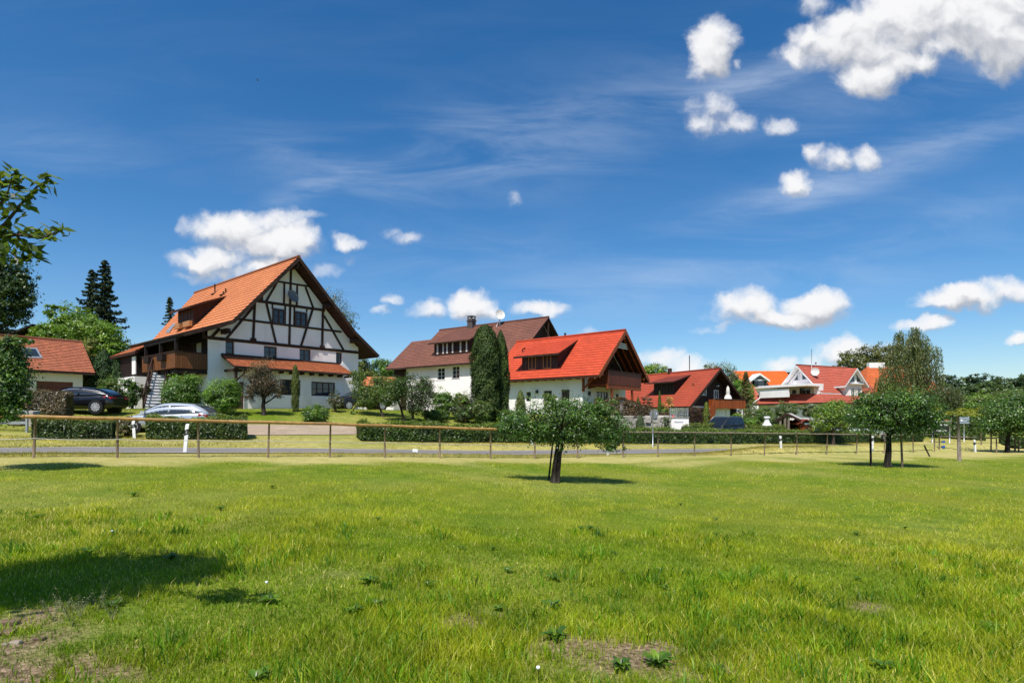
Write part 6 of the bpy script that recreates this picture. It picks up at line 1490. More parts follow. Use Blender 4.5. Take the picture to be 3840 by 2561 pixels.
for (x0, x1, w, wd, hh, n, lab, k, cl, bl, top) in (
    (130, 425, 8.75, 1.0, .82, 11000, 'dark low hedge along the road below the black car', 0, [(.032,.06,.014), (.05,.085,.018), (.075,.11,.022)], (.025, (.32,.33,.24)), (.085,.12,.022)),
    (552, 925, 8.85, 1.1, .98, 14000, 'clipped hedge along the road hiding the silver car', 1, [(.035,.065,.014), (.055,.09,.018), (.09,.14,.024)], (.02, (.42,.42,.30)), (.12,.165,.028)),
    (1345, 2345, 8.85, 1.2, .95, 30000, 'long even hedge along the road from the drive to the apple tree', 2, HC, None, (.115,.16,.026)),
    (2350, 3440, 8.75, 1.2, .98, 26000, 'long clipped hedge along the road from the stone wall to the info board', 3, HC, None, (.12,.17,.028))):
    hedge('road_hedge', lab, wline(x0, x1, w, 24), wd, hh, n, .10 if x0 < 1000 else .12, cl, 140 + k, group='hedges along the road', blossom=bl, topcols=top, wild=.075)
b = on(472, 26.4); bushy('shrub', 'brownish loose shrub in the gap between the two low hedges', 'shrub', b, 436, 520, 1566, 1640, 3600, .085, [G_BRN, G_OLV, (.10,.085,.04)], 155)
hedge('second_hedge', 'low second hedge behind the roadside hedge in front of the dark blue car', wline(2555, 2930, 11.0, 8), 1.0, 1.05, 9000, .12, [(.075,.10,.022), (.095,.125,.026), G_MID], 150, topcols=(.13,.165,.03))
hedge('photinia_hedge', 'clipped brownish pink hedge in front of the garage hiding the black car bonnet', [(px(62, 29.5), 29.5), (px(262, 30.3), 30.3)], 1.2, 1.3, 13000, .085, [G_PHO, (.13,.10,.055), (.085,.085,.03), (.25,.18,.12)], 151, blossom=(.03, BLO))
hedge('ground_cover', 'flat green ground cover planting in front of the black car', [(px(130, 27.2), 27.2), (px(300, 28.2), 28.2), (px(470, 29.2), 29.2)], 1.6, .28, 7000, .08, [(.07,.12,.02), (.10,.15,.024), G_MID], 152, cat='planting', wild=.2, blossom=(.03, BLO))
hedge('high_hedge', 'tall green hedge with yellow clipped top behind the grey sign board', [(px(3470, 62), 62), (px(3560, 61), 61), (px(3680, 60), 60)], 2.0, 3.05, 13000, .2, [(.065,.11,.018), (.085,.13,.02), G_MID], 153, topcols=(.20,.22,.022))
hedge('low_hedge', 'small rounded hedge behind the right rail fence', [(px(3750, 47), 47), (px(3860, 46), 46)], 1.3, .8, 4000, .13, HC, 154)
# ------------------------------------------------------------------ cars
def car_paint(name, c, rough=.22, coat=.8):
    nt = NT(name); nt.set(Base_Color=c, Roughness=rough, Metallic=.35 if max(c) > .2 else 0., **{'Specular IOR Level': .6})
    if 'Coat Weight' in nt.b.inputs: nt.b.inputs['Coat Weight'].default_value = coat; nt.b.inputs['Coat Roughness'].default_value = .04
    return nt.m
def wheel(parent, x, y, r, side, spokes=10, w=.22):
    t = MB(); n = 28; prof_ = [(r*.70, -.5), (r*.93, -.5), (r, -.34), (r, .34), (r*.93, .5), (r*.70, .5), (r*.66, .38)]
    for i in range(len(prof_) - 1):
        for k in range(n):
            a0, a1 = 2*math.pi*k/n, 2*math.pi*(k+1)/n; q = []
            for (rr, yy_), a in ((prof_[i], a0), (prof_[i], a1), (prof_[i+1], a1), (prof_[i+1], a0)): q.append((x + rr*math.cos(a), y + yy_*w, r + rr*math.sin(a)))
            t.face(q, 0, smooth=True)
    wo_ = t.build('wheel', 'rubber', parent); m = MB(); yo = y + side*w*.42
    for k in range(spokes):
        a = 2*math.pi*k/spokes
        for da in (-.09, .09): m.bar((x + r*.1*math.cos(a), yo, r + r*.1*math.sin(a)), (x + r*.69*math.cos(a + da), yo, r + r*.69*math.sin(a + da)), .03, .035, 0, (0, 1, 0))
    m.tube([(x, yo - .02*side, r), (x, yo + .03*side, r)], r*.16, 12)
    for k in range(n):
        a0, a1 = 2*math.pi*k/n, 2*math.pi*(k+1)/n
        m.face([(x + r*.72*math.cos(a0), yo + .01*side, r + r*.72*math.sin(a0)), (x + r*.72*math.cos(a1), yo + .01*side, r + r*.72*math.sin(a1)), (x + r*.64*math.cos(a1), yo + .012*side, r + r*.64*math.sin(a1)), (x + r*.64*math.cos(a0), yo + .012*side, r + r*.64*math.sin(a0))])
    m.build('rim', 'rim', wo_)
    d = MB(); d.tube([(x, y - side*.09, r), (x, y - side*.02, r)], r*.7, 20); d.build('brake_disc', 'black', wo_)
def smooth_stations(st, n):
    st = np.array(st, float); xs = st[:, 0]; d = np.gradient(st, xs, axis=0); X = np.linspace(xs[0], xs[-1], n); out = []
    for x in X:
        i = min(max(np.searchsorted(xs, x, 'right') - 1, 0), len(xs) - 2); h = xs[i+1] - xs[i]; t = (x - xs[i])/h
        h00, h10, h01, h11 = 2*t**3 - 3*t**2 + 1, t**3 - 2*t**2 + t, -2*t**3 + 3*t**2, t**3 - t**2
        out.append(h00*st[i] + h10*h*d[i]*.85 + h01*st[i+1] + h11*h*d[i+1]*.85)
    return np.array(out)
def loft(mb, rings, mi=0, caps=True):
    n = len(rings[0])
    for a, b in zip(rings[:-1], rings[1:]):
        for k in range(n): k2 = (k + 1) % n; mb.face([a[k], a[k2], b[k2], b[k]], mi, smooth=True)
    if caps: mb.face(rings[0][::-1], mi); mb.face(rings[-1], mi)
def merge(o, d=.0008):
    import bmesh
    bm = bmesh.new(); bm.from_mesh(o.data); bmesh.ops.remove_doubles(bm, verts=bm.verts, dist=d); bmesh.ops.recalc_face_normals(bm, faces=bm.faces); bm.to_mesh(o.data); bm.free()
def car(name, label, loc, yaw, paint, body, cabin, wheels, r, wins, glass='glass', group=None, plate=False, chrome=False, spokes=10, lights=True, handle=True):
    """body: (x, z bottom, z shoulder, half width); cabin: (x, z roof, half width at the shoulder, half width of the roof); front is +x"""
    t = thing(name, label, 'car', loc, yaw, group); B = smooth_stations(body, 34); C = smooth_stations(cabin, 30)
    mb = MB(); rings = []
    for x, zb, zs, w in B:
        h = zs - zb; half = [(w*.80, zb), (w*.97, zb + .10*h), (w*1.0, zb + .42*h), (w*.985, zb + .72*h), (w*.95, zb + .90*h), (w*.86, zb + .985*h), (w*.45, zs + .012)]
        rings.append([(x, y, z) for y, z in half] + [(x, -y, z) for y, z in reversed(half)])
    loft(mb, rings); bo_ = mb.build('body', paint, t); merge(bo_)
    zsh = lambda x: float(np.interp(x, B[:, 0], B[:, 2])); wid = lambda x: float(np.interp(x, B[:, 0], B[:, 3]))
    zrf = lambda x: float(np.interp(x, C[:, 0], C[:, 1])); wbl = lambda x: float(np.interp(x, C[:, 0], C[:, 2])); wrf = lambda x: float(np.interp(x, C[:, 0], C[:, 3]))
    mb = MB(); rings = []
    for x, zr, wb, wr in C:
        z0 = zsh(x) - .03; zr = max(zr, z0 + .01); hh = zr - z0; half = [(wb, z0), (wb + (wr - wb)*.5, z0 + hh*.5), (wr, zr - min(.07, hh*.25)), (wr*.86, zr - min(.02, hh*.08)), (wr*.4, zr)]
        rings.append([(x, y, z) for y, z in half] + [(x, -y, z) for y, z in reversed(half)])
    loft(mb, rings); rf = mb.build('cabin', paint, t); merge(rf)
    for (x0, x1, lo, hi) in wins:
        for s in (-1, 1):
            g = MB(); k = 6; row = []
            for i in range(k + 1):
                x = x0 + (x1 - x0)*i/k; z0 = zsh(x) - .03; hh = zrf(x) - z0; wb, wr = wbl(x), wrf(x); tp = (hh - min(.07, hh*.25))/max(hh, .01)
                f = lambda q: (x, s*(wb + (wr - wb)*q + .012), z0 + hh*tp*q)
                row.append((f(lo if i not in (0,) else lo), f(hi)))
            for a, b in zip(row[:-1], row[1:]): g.face([a[0], b[0], b[1], a[1]], 0, smooth=True)
            g.build('side_window', glass, t)
            if chrome:
                m = MB(); m.tube([r_[1] for r_ in row], .013, 5); m.build('window_trim', 'rim', t)
    # windscreen and rear window: on the sloping ends of the cabin
    top = C[:, 1].max(); xs_ = C[:, 0]; fr_ = [x for x in xs_ if zrf(x) < top - .05 and x > xs_.mean()]; re_ = [x for x in xs_ if zrf(x) < top - .08 and x < xs_.mean()]
    for nm, S_ in (('windscreen', fr_), ('rear_window', re_)):
        S_ = [x for x in S_ if zrf(x) - zsh(x) > .06]
        if len(S_) < 2: continue
        g = MB()
        for a, b in zip(S_[:-1], S_[1:]):
            sg = 1 if nm == 'windscreen' else -1; q = lambda x, s: (x + .012*sg, s*wrf(x)*.86, zrf(x) + .012)
            g.face([q(a, 1), q(b, 1), q(b, -1), q(a, -1)], 0, smooth=True)
        g.build(nm, glass, t)
    L0, L1 = B[0, 0], B[-1, 0]
    for x in wheels:
        for s in (-1, 1):
            y = s*(wid(x) - .09); a = MB(); a.tube([(x, s*(wid(x) - .25), r), (x, s*(wid(x) + .004), r)], r*1.16, 28); a.build('wheel_arch', 'black', t); wheel(t, x, y, r, s, spokes)
    for s in (-1, 1):
        m = MB(); xm = cabin[-1][0] - .42; m.box(xm - .1, xm + .08, s*(wid(xm) + .02), s*(wid(xm) + .2), zsh(xm) + .0, zsh(xm) + .14); m.bar((xm, s*wid(xm)*.9, zsh(xm) - .02), (xm, s*(wid(xm) + .08), zsh(xm) + .04), .05, .05); m.build('mirror', paint, t)
        if lights:
            m = MB(); xr = L0 + .10; m.bar((xr - .03, s*wid(xr)*.98, zsh(xr) - .12), (xr + .34, s*(wid(xr + .34)*.975), zsh(xr) - .05), .03, .13); m.bar((xr - .085, s*wid(xr)*.55, zsh(xr) - .12), (xr - .045, s*wid(xr)*.95, zsh(xr) - .11), .05, .13); m.build('tail_light', 'tail', t)
            m = MB(); xf = L1 - .14; m.bar((xf, s*wid(xf)*.98, zsh(xf) - .12), (xf - .36, s*(wid(xf - .36)*.965), zsh(xf) - .06), .03, .12); m.bar((xf + .10, s*wid(xf)*.5, zsh(xf) - .14), (xf + .06, s*wid(xf)*.93, zsh(xf) - .13), .05, .12); m.build('headlight', 'lamp_glass', t)
        if handle:
            for xh in handle if isinstance(handle, tuple) else (-.35, .55):
                m = MB(); m.box(xh - .11, xh + .11, s*(wid(xh)*.985 - .01), s*(wid(xh)*.985 + .03), zsh(xh) - .17, zsh(xh) - .13); m.build('door_handle', 'black', t)
    return t
HATCH_B = [(-2.12,.36,.78,.74),(-2.02,.28,.93,.82),(-1.6,.24,.99,.88),(-.9,.22,.97,.90),(.2,.22,.93,.90),(1.0,.22,.90,.89),(1.5,.24,.82,.87),(1.9,.28,.72,.80),(2.1,.36,.60,.66)]
HATCH_C = [(-2.04,.98,.76,.58),(-1.75,1.22,.80,.60),(-1.3,1.40,.83,.62),(-.7,1.46,.85,.63),(-.1,1.46,.85,.63),(.35,1.38,.84,.62),(.8,1.16,.83,.66),(1.22,.90,.80,.72)]
cy = 28.5; cx = px(640, cy)
car('silver_car', 'silver hatchback parked behind the clipped roadside hedge', (cx, cy, gz(cx, cy) - .04), math.pi + .10, car_paint('silver_paint', (.50,.53,.56)), HATCH_B, HATCH_C, (-1.3, 1.3), .31, [(-1.72,-1.32,.16,.80),(-1.26,-.32,.10,.86),(-.24,.92,.10,.86)])
SUV_B = [(-2.3,.42,.86,.76),(-2.2,.32,1.02,.86),(-1.7,.27,1.08,.93),(-.9,.25,1.05,.95),(.2,.25,1.02,.95),(1.1,.25,.99,.94),(1.7,.27,.92,.91),(2.15,.32,.80,.84),(2.33,.4,.64,.7)]
SUV_C = [(-2.2,1.06,.80,.6),(-1.85,1.24,.84,.62),(-1.3,1.44,.87,.64),(-.6,1.55,.89,.65),(.1,1.56,.89,.65),(.6,1.46,.88,.66),(1.0,1.24,.87,.70),(1.45,.99,.84,.76)]
cy = 32.6; cx = px(305, cy)
bc_ = car('black_car', 'black coupe-like car with chrome window line beside the pinkish hedge', (cx, cy, gz(cx, cy)), math.pi + .06, car_paint('black_paint', (.004,.0045,.006), .25, .35), SUV_B, SUV_C, (-1.42, 1.42), .36, [(-1.75,-.46,.12,.84),(-.36,1.0,.10,.86)], chrome=True)
bc_.scale = (.95, .95, .95)
cy = 45.2; cx = px(1352, cy)
t = car('dark_car', 'dark car with pale number plate parked right of the half-timbered house', (cx, cy, gz(cx, cy)), R(222), car_paint('dark_paint', (.008,.008,.009), .3, .3), SUV_B, SUV_C, (-1.42, 1.42), .35, [(-1.75,-.46,.12,.84),(-.36,1.0,.10,.86)])
mb = MB(); mb.box(2.31, 2.36, -.27, .27, .45, .57); mb.build('number_plate', 'white', t)
cy = 46.3; cx = px(2712, cy)
VAN_B = [(-2.3,.4,.95,.8),(-2.2,.3,1.06,.88),(-1.2,.26,1.07,.92),(.5,.26,1.05,.92),(1.3,.26,1.0,.91),(1.8,.3,.9,.85),(2.15,.4,.7,.7)]
VAN_C = [(-2.28,1.2,.84,.66),(-2.1,1.62,.85,.67),(-1.4,1.74,.87,.69),(-.2,1.76,.87,.69),(.5,1.68,.86,.69),(1.1,1.36,.85,.72),(1.7,1.0,.82,.76)]
car('blue_car', 'dark blue estate car showing only its roof and windows over the hedges', (cx, cy, gz(cx, cy) - .03), math.pi + .75, car_paint('blue_paint', (.006,.011,.016), .5, .1), VAN_B, VAN_C, (-1.4, 1.35), .33, [(-2.0,-1.1,.1,.85),(-1.02,-.1,.1,.85),(-.02,1.2,.1,.85)], glass='tinted')
cy = 52; cx = px(3225, cy)
car('white_van', 'white van half hidden behind the staked apple tree', (cx, cy, gz(cx, cy)), math.pi + .15, car_paint('white_paint', (.74,.75,.76), .3, .4), [(-2.6,.4,1.15,.86),(-2.5,.32,1.2,.94),(-1,.3,1.2,.97),(1,.3,1.18,.97),(2.0,.32,1.05,.93),(2.5,.42,.8,.8)], [(-2.58,1.5,.92,.8),(-2.45,2.2,.93,.82),(-1,2.3,.95,.83),(.9,2.26,.94,.83),(1.4,1.9,.92,.82),(2.05,1.1,.88,.82)], (-1.7, 1.65), .36, [(.55,1.5,.12,.8)])

# ------------------------------------------------------------------ rail fences
def eline(xs):
    E = np.linspace(-25, 120, 6000); X, Y = from_ew(E, 0.); return float(np.interp(xs, X/Y*F + CX, E))
rng_f = random.Random(4)
def fence(name, label, es_, hgt, rail_r, rail_mat, post_mat, wire_h, ext=(0, 0), post_r=.036, rail_seg=9):
    P = [from_ew(e, rng_f.uniform(-.04, .04)) for e in es_]; b = (P[0][0], P[0][1], gz(*P[0])); t = thing(name, label, 'fence', b)
    tops = []
    for (x, y) in P:
        z = gz(x, y); mb = MB(); tl = (rng_f.uniform(-.06, .06), rng_f.uniform(-.05, .05)); q = [(x - b[0], y - b[1], z - b[2] - .15), (x - b[0] + tl[0]*.5, y - b[1] + tl[1]*.5, z - b[2] + hgt*.5), (x - b[0] + tl[0], y - b[1] + tl[1], z - b[2] + hgt - rail_r*.4)]
        mb.tube(q, [post_r*1.12, post_r*1.04, post_r*.95], 8); mb.build('post', post_mat, t); tops.append(Vector(q[2]) + Vector((0, 0, rail_r*.9)))
    d0, d1 = (tops[0] - tops[1]).normalized(), (tops[-1] - tops[-2]).normalized(); pts = [tops[0] + d0*ext[0]] + tops + [tops[-1] + d1*ext[1]]
    fine = []
    for a, c in zip(pts[:-1], pts[1:]):
        for k in range(4): fine.append(a.lerp(c, k/4) + Vector((0, 0, -.012*math.sin(k/4*math.pi) + rng_f.uniform(-.004, .004))))
    fine.append(pts[-1]); mb = MB(); mb.tube(fine, [rail_r*rng_f.uniform(.96, 1.04) for _ in fine], rail_seg); mb.build('rail', rail_mat, t)
    mb = MB(); lo = [Vector((p.x, p.y, p.z - hgt + wire_h)) for p in pts]; w_ = []
    for a, c in zip(lo[:-1], lo[1:]):
        for k in range(4): w_.append(a.lerp(c, k/4) + Vector((0, -.04, -.03*math.sin(k/4*math.pi))))
    mb.tube(w_, .011, 5); mb.build('wire', 'wire', t); return t, b
es1 = [eline(x) for x in (-330, -140, 126, 440, 745, 1005, 1237, 1443, 1650, 1839, 2004, 2165)]
fence('rail_fence', 'long fence with thick golden brown round rail on slim posts at the left', es1, 1.26, .058, 'wood_gold', 'wood_post', .58, (2, .2))
es2 = [eline(x) for x in (2337, 2467, 2605, 2743, 2864, 2986, 3102, 3213, 3318, 3424, 3505)]
t, b = fence('rail_fence', 'long fence with thin grey weathered rail along the road at the right', es2, 1.24, .038, 'wood_grey', 'wood_post', .56, (.1, 0))
h0 = hit(3488, 1712); h1_ = pt(3466, 1670, h0[1]); mb = MB(); mb.tube([(h0[0] - b[0], h0[1] - b[1], h0[2] - b[2] - .05), (h1_.x - b[0], h1_.y - b[1], h1_.z - b[2])], .045, 7); mb.build('brace', 'bark_dark', t)
# corner fence at the right
B3 = hit(3523, 1687); t3 = thing('rail_fence', 'short fence with two rails and uneven stakes at the right picture edge', 'fence', B3)
def rel3(p): return (p[0] - B3[0], p[1] - B3[1], p[2] - B3[2])
for (xb, yb_f, yt, r_) in ((3523,1687,1634,.05),(3716,1694,1603,.05),(3737,1698,1643,.05),(3806,1694,1607,.06),(3820,1695,1651,.05),(3900,1698,1620,.06)):
    h = hit(xb, yb_f); tp = pt(xb + rng_f.uniform(-2, 2), yt, h[1]); mb = MB(); mb.tube([rel3((h[0], h[1], h[2] - .1)), rel3(tp)], [r_, r_*.8], 8); mb.build('post', 'wood_post', t3)
hp = lambda xs, ys, xb, yb_f: rel3(pt(xs, ys, hit(xb, yb_f)[1]))
for q in ([hp(3523, 1636, 3523, 1687), hp(3620, 1640, 3620, 1690), hp(3737, 1643, 3737, 1698)], [hp(3716, 1631, 3716, 1694), hp(3806, 1630, 3806, 1694), hp(3900, 1632, 3900, 1698)]):
    mb = MB(); mb.tube(q, .045, 8); mb.build('rail', 'wood_grey', t3)
mb = MB(); mb.tube([hp(3645, 1661, 3660, 1692), hp(3716, 1660, 3716, 1694), hp(3806, 1659, 3806, 1694), hp(3900, 1660, 3900, 1698)], .012, 5); mb.build('wire', 'wire', t3)
h = hit(3598, 1728); tp = pt(3593, 1564, h[1]); mb = MB(); mb.tube([(0, 0, -.1), (tp.x - h[0], 0, tp.z - h[2])], [.105, .06], 10); tag(mb.build('wooden_post', 'wood_grey', None, h), 'tall tapered grey wooden post standing alone before the sign board', 'post')
# tree stakes
for (xb, yb_f, xt, yt, lab, r_, mt) in ((2092,1812,2108,1640,'dark stake right beside the leaning apple trunk', .04, 'bark_dark'),(2056,1800,2074,1650,'thin dark stake left of the leaning apple trunk', .03, 'bark_dark'),(3266,1748,3263,1580,'thin dark stake left of the blackened apple trunk', .05, 'bark_dark'),(3384,1752,3378,1610,'light brown stake right of the blackened apple trunk', .05, 'wood_post'),(3680,1668,3678,1595,'slender stake left of the right edge apple tree', .05, 'wood_post')):
    h = hit(xb, yb_f); tp = pt(xt, yt, h[1]); mb = MB(); mb.tube([(0, 0, -.1), (tp.x - h[0], 0, tp.z - h[2])], [r_, r_*.85], 7); tag(mb.build('tree_stake', mt, None, h), lab, 'stake', 'stakes supporting the apple trees')

# ------------------------------------------------------------------ road furniture
def delineator(xb, yb_f, yt, lab, lean=0., near=None):
    h = near or hit(xb, yb_f); H = pt(0, yt, h[1]).z - h[2]; t = thing('delineator_post', lab, 'road post', h, 0, 'white road delineator posts'); t.rotation_euler = (0, lean, .2)
    c = lambda s, z0, z1, mb, k=0.: mb.hexa([(-s, -.045 - k, z0), (s, -.045 - k, z0), (s*.7, .06, z0), (-s*.7, .06, z0), (-s, -.045 - k, z1), (s, -.045 - k, z1), (s*.7, .06, z1), (-s*.7, .06, z1)])
    mb = MB(); c(.06, -.1, H*.96, mb); mb.hexa([(-.06, -.045, H*.96), (.06, -.045, H*.96), (.042, .06, H*.96), (-.042, .06, H*.96), (-.06, -.045, H*.985), (.06, -.045, H*.985), (.042, .06, H + .03), (-.042, .06, H + .03)]); mb.build('post', 'white', t)
    mb = MB(); mb.hexa([(-.063, -.048, H*.60), (.063, -.048, H*.66), (.045, .063, H*.66), (-.045, .063, H*.60), (-.063, -.048, H*.80), (.063, -.048, H*.86), (.045, .063, H*.86), (-.045, .063, H*.80)]); mb.build('black_band', 'black', t)
    mb = MB(); mb.box(-.025, .025, -.053, -.0485, H*.68, H*.78); mb.build('reflector', 'steel', t)
for a in ((505, 1644, 1580, 'leaning delineator post between the two low hedges', -.06), (694, 1697, 1592, 'delineator post nearest the road on the left, in front of the clipped hedge', .08), (1994, 1668, 1634, 'delineator post almost hidden left of the meadow apple trunk', 0), (2279, 1706, 1672, 'delineator post under the drooping right branch of the meadow apple', .0), (2928, 1681, 1636, 'delineator post in front of the long hedge below the white oven', -.05), (3271, 1692, 1630, 'delineator post between the stake and the blackened apple trunk', .03), (3657, 1695, 1650, 'delineator post on the grass right of the tall wooden post', -.08)):
    delineator(*a)
h = hit(1556, 1702); t = thing('marker_stake', 'small white marker box on a short stake at the near road edge', 'marker', h)
mb = MB(); mb.tube([(0, 0, -.1), (.02, 0, .14)], .012, 6); mb.build('stake', 'black', t); mb = MB(); mb.hexa([(-.10, -.05, .10), (.13, -.05, .085), (.13, .05, .085), (-.10, .05, .10), (-.10, -.05, .215), (.13, -.05, .195), (.12, .05, .205), (-.09, .05, .225)]); mb.build('box', 'white', t)
h = hit(2448, 1678); t = thing('traffic_sign', 'round traffic sign seen from its grey back on a silver pole', 'road sign', h); zt = pt(0, 1532, h[1]).z - h[2]; zc = pt(0, 1552, h[1]).z - h[2]
mb = MB(); mb.tube([(0, 0, -.2), (0, 0, zt)], .035, 10); mb.build('pole', 'steel', t)
mb = MB(); a = R(-38); d_ = Vector((math.cos(a), math.sin(a), 0)); nn = Vector((-math.sin(a), math.cos(a), 0))
ring = [d_*(.31*math.cos(2*math.pi*k/28) + .06) + Vector((0, 0, zc + .31*math.sin(2*math.pi*k/28))) for k in range(28)]
mb.face([p + nn*.05 for p in ring]); mb.face([p + nn*.075 for p in reversed(ring)])
for k in range(28): mb.face([ring[k] + nn*.05, ring[k] + nn*.075, ring[(k+1) % 28] + nn*.075, ring[(k+1) % 28] + nn*.05])
mb.build('disc', mat_plain('sign_back_grey', (.20,.215,.23), .5, .3), t); mb = MB(); mb.box(.02, .20, .02, .045, zc + .1, zc + .14); mb.box(.2, .3, -.12, -.06, zc - .02, zc + .07); mb.build('bracket', 'white', t)
h = on(2722, 53); t = thing('metal_pole', 'thin silver pole rising behind the dark blue car', 'pole', h); mb = MB(); zt = pt(0, 1528, 53).z - h[2]; mb.tube([(0, 0, -.1), (0, 0, zt)], .045, 8); mb.build('shaft', 'steel', t); mb = MB(); mb.tube([(0, 0, zt), (0, 0, zt + .05)], .06, 8); mb.build('cap', 'black', t)
# grey sign board and info board
h = hit(3615, 1657); t = thing('sign_board', 'grey back of a rectangular sign on a single pole', 'road sign', h); Ys = h[1]; x0_, x1_ = px(3595, Ys) - h[0], px(3633, Ys) - h[0]; z0_, z1_ = pt(0, 1588, Ys).z - h[2], pt(0, 1564, Ys).z - h[2]
mb = MB(); mb.tube([(0, 0, -.2), (0, 0, z1_ - .05)], .045, 8); mb.build('pole', 'steel', t); mb = MB(); mb.box(x0_, x1_, -.07, -.05, z0_, z1_); mb.build('panel', mat_mottle('sign_grey_back', (.33,.38,.46), .15, 6, .45, None, 0, .5, .3), t)
mb = MB(); mb.box(x0_ + .05, x1_ - .05, -.09, -.072, z0_ + .15, z0_ + .19); mb.box(x0_ + .05, x1_ - .05, -.09, -.072, z1_ - .2, z1_ - .16); mb.each('rib', 'steel', t)
mb = MB(); mb.tube([(x0_ + .22, -.1, (z0_ + z1_)/2), (x0_ + .22, -.075, (z0_ + z1_)/2)], .1, 10); mb.build('sticker', 'white', t)
h = hit(3562, 1661); t = thing('info_board', 'black information board with white lettering under a small roof beam', 'sign', h); Ys = h[1]; X = lambda xs_: px(xs_, Ys) - h[0]; Z = lambda ys_: pt(0, ys_, Ys).z - h[2]
mb = MB()
for xs_ in (3496, 3561): mb.tube([(X(xs_), 0, -.2), (X(xs_), 0, Z(1580))], .05, 8)
mb.each('post', 'steel', t); mb = MB(); mb.box(X(3494), X(3563), -.06, .06, Z(1582), Z(1578)); mb.build('beam', 'steel', t)
mb = MB(); mb.box(X(3498), X(3559), -.03, .03, Z(1624), Z(1583)); mb.build('panel', 'black', t)
mb = MB(); rr = random.Random(2)
for (ya_, yb_2, xa_, xb_) in ((1589, 1596, 3516, 3554), (1612, 1618, 3502, 3546)):
    x = xa_
    while x < xb_: w_ = rr.uniform(2.2, 4.5); mb.box(X(x), X(x + w_), -.045, -.031, Z(yb_2), Z(ya_ + rr.uniform(-.5, 1))); x += w_ + rr.uniform(.7, 1.3)
mb.build('lettering', 'white', t); mb = MB(); mb.box(X(3543), X(3556), -.05, .05, Z(1577.8), Z(1574)); mb.build('finial', 'terracotta', t)
for k, (xb, yb_f) in enumerate(((3536, 1681), (3537, 1660))):
    h = hit(xb, yb_f); mb = MB(); s_ = h[1]/2133*11; mb.hexa([(-s_*.5, -.1, 0), (s_*.5, -.1, 0), (s_*.45, .1, 0), (-s_*.45, .1, 0), (-s_*.42, -.07, .16), (s_*.42, -.07, .2), (s_*.4, .07, .2), (-s_*.4, .07, .16)]); tag(mb.build('ground_marker', 'blue_plastic', None, h), ('nearer' if k == 0 else 'farther') + ' of two small blue markers in the grass before the info board', 'marker', 'small blue ground markers')

# ------------------------------------------------------------------ stone wall, terrace block, sheds
def blocky(mb, rr, x0, x1, y0, y1, z0, z1, j=.05):
    P = []
    for z in (z0, z1):
        for (x, y) in ((x0, y0), (x1, y0), (x1, y1), (x0, y1)): P.append((x + rr.uniform(-j, j), y + rr.uniform(-j*1.6, j), z + rr.uniform(-j, j)))
    mb.hexa(P)
pw = [(px(2235, 43.6), 43.6), (px(2330, 43.0), 43.0), (px(2520, 43.6), 43.6)]
b = (*pw[0], gz(*pw[0])); tw_ = thing('stone_wall', 'rough grey dry stone wall carrying the rust-brown hedge', 'wall', b); rr = random.Random(9); mb = MB(); zt = EYE + (HZ - 1560)/F*43.3
Ltot = [((pw[i+1][0] - pw[i][0])**2 + (pw[i+1][1] - pw[i][1])**2)**.5 for i in range(2)]
z = zt - 1.75
while z < zt - .05:
    hh = rr.uniform(.34, .48); hh = min(hh, zt - z + .03); s = 0; ST = sum(Ltot)
    while s < ST:
        w_ = rr.uniform(.45, 1.05); e_ = min(s + w_, ST); mid_ = (s + e_)/2; i = 0 if mid_ < Ltot[0] else 1; q = (mid_ - (Ltot[0] if i else 0))/Ltot[i]; x = pw[i][0] + (pw[i+1][0] - pw[i][0])*q - b[0]; y = pw[i][1] + (pw[i+1][1] - pw[i][1])*q - b[1]
        blocky(mb, rr, x - (e_ - s)/2 + .02, x + (e_ - s)/2 - .02, y, y + .6, z - b[2], z + hh - .03 - b[2], .06); s = e_
    z += hh
o = mb.build('stones', 'stone', tw_); bv = o.modifiers.new('bevel', 'BEVEL'); bv.width = .05; bv.segments = 2
Yp = 44.3; b = on(2545, Yp); t = thing('terrace_block', 'low white terrace wall topped by a glass balustrade', 'terrace', b); X = lambda xs_: px(xs_, Yp) - b[0]; Z = lambda ys_, Y_=Yp: pt(0, ys_, Y_).z - b[2]
mb = MB(); mb.box(X(2511), X(2583), 0, 1.8, -.4, Z(1567)); mb.build('wall', 'plaster', t); mb = MB(); mb.box(X(2509), X(2585), -.05, 1.85, Z(1567) + .003, Z(1567) + .07); mb.build('coping', 'stone', t)
mb = MB(); rr = random.Random(12); x = 2529
while x < 2562: w_ = rr.uniform(1.6, 3.2); mb.box(X(x), X(x + w_), -.02, -.004, Z(1584), Z(1579 + rr.uniform(-1, 1))); x += w_ + .9
mb.build('lettering', mat_plain('faded_lettering', (.33,.36,.42), .8), t)
for k in range(4): x = 2513 + 22*k; mb = MB(); mb.box(X(x), X(x) + .06, .05, .11, Z(1567) + .072, Z(1528)); mb.build('balustrade_post', 'steel', t)
GL = NT('balustrade_glass'); GL.set(Base_Color=(.8,.88,.85), Roughness=.05); GL.b.inputs['Transmission Weight'].default_value = .9; GL.b.inputs['IOR'].default_value = 1.1
for k in range(3): x = 2513 + 22*k; mb = MB(); mb.box(X(x) + .09, X(x + 22) - .03, .07, .085, Z(1567) + .12, Z(1530)); mb.build('glass_panel', GL.m, t)
bz = b[2] + Z(1567) + .07; pl = thing('plant_pot', 'red plant pot standing behind the glass balustrade', 'plant pot', (px(2534, Yp), Yp + .75, bz)); mb = MB(); mb.tube([(0, 0, 0), (0, 0, .24)], [.12, .17], 14); mb.build('pot', 'red_plastic', pl)
leafy('plant', [(0, 0, .42, .2, .2, .2)], 300, .08, [G_BRI, G_MID], 'foliage', pl, 3)
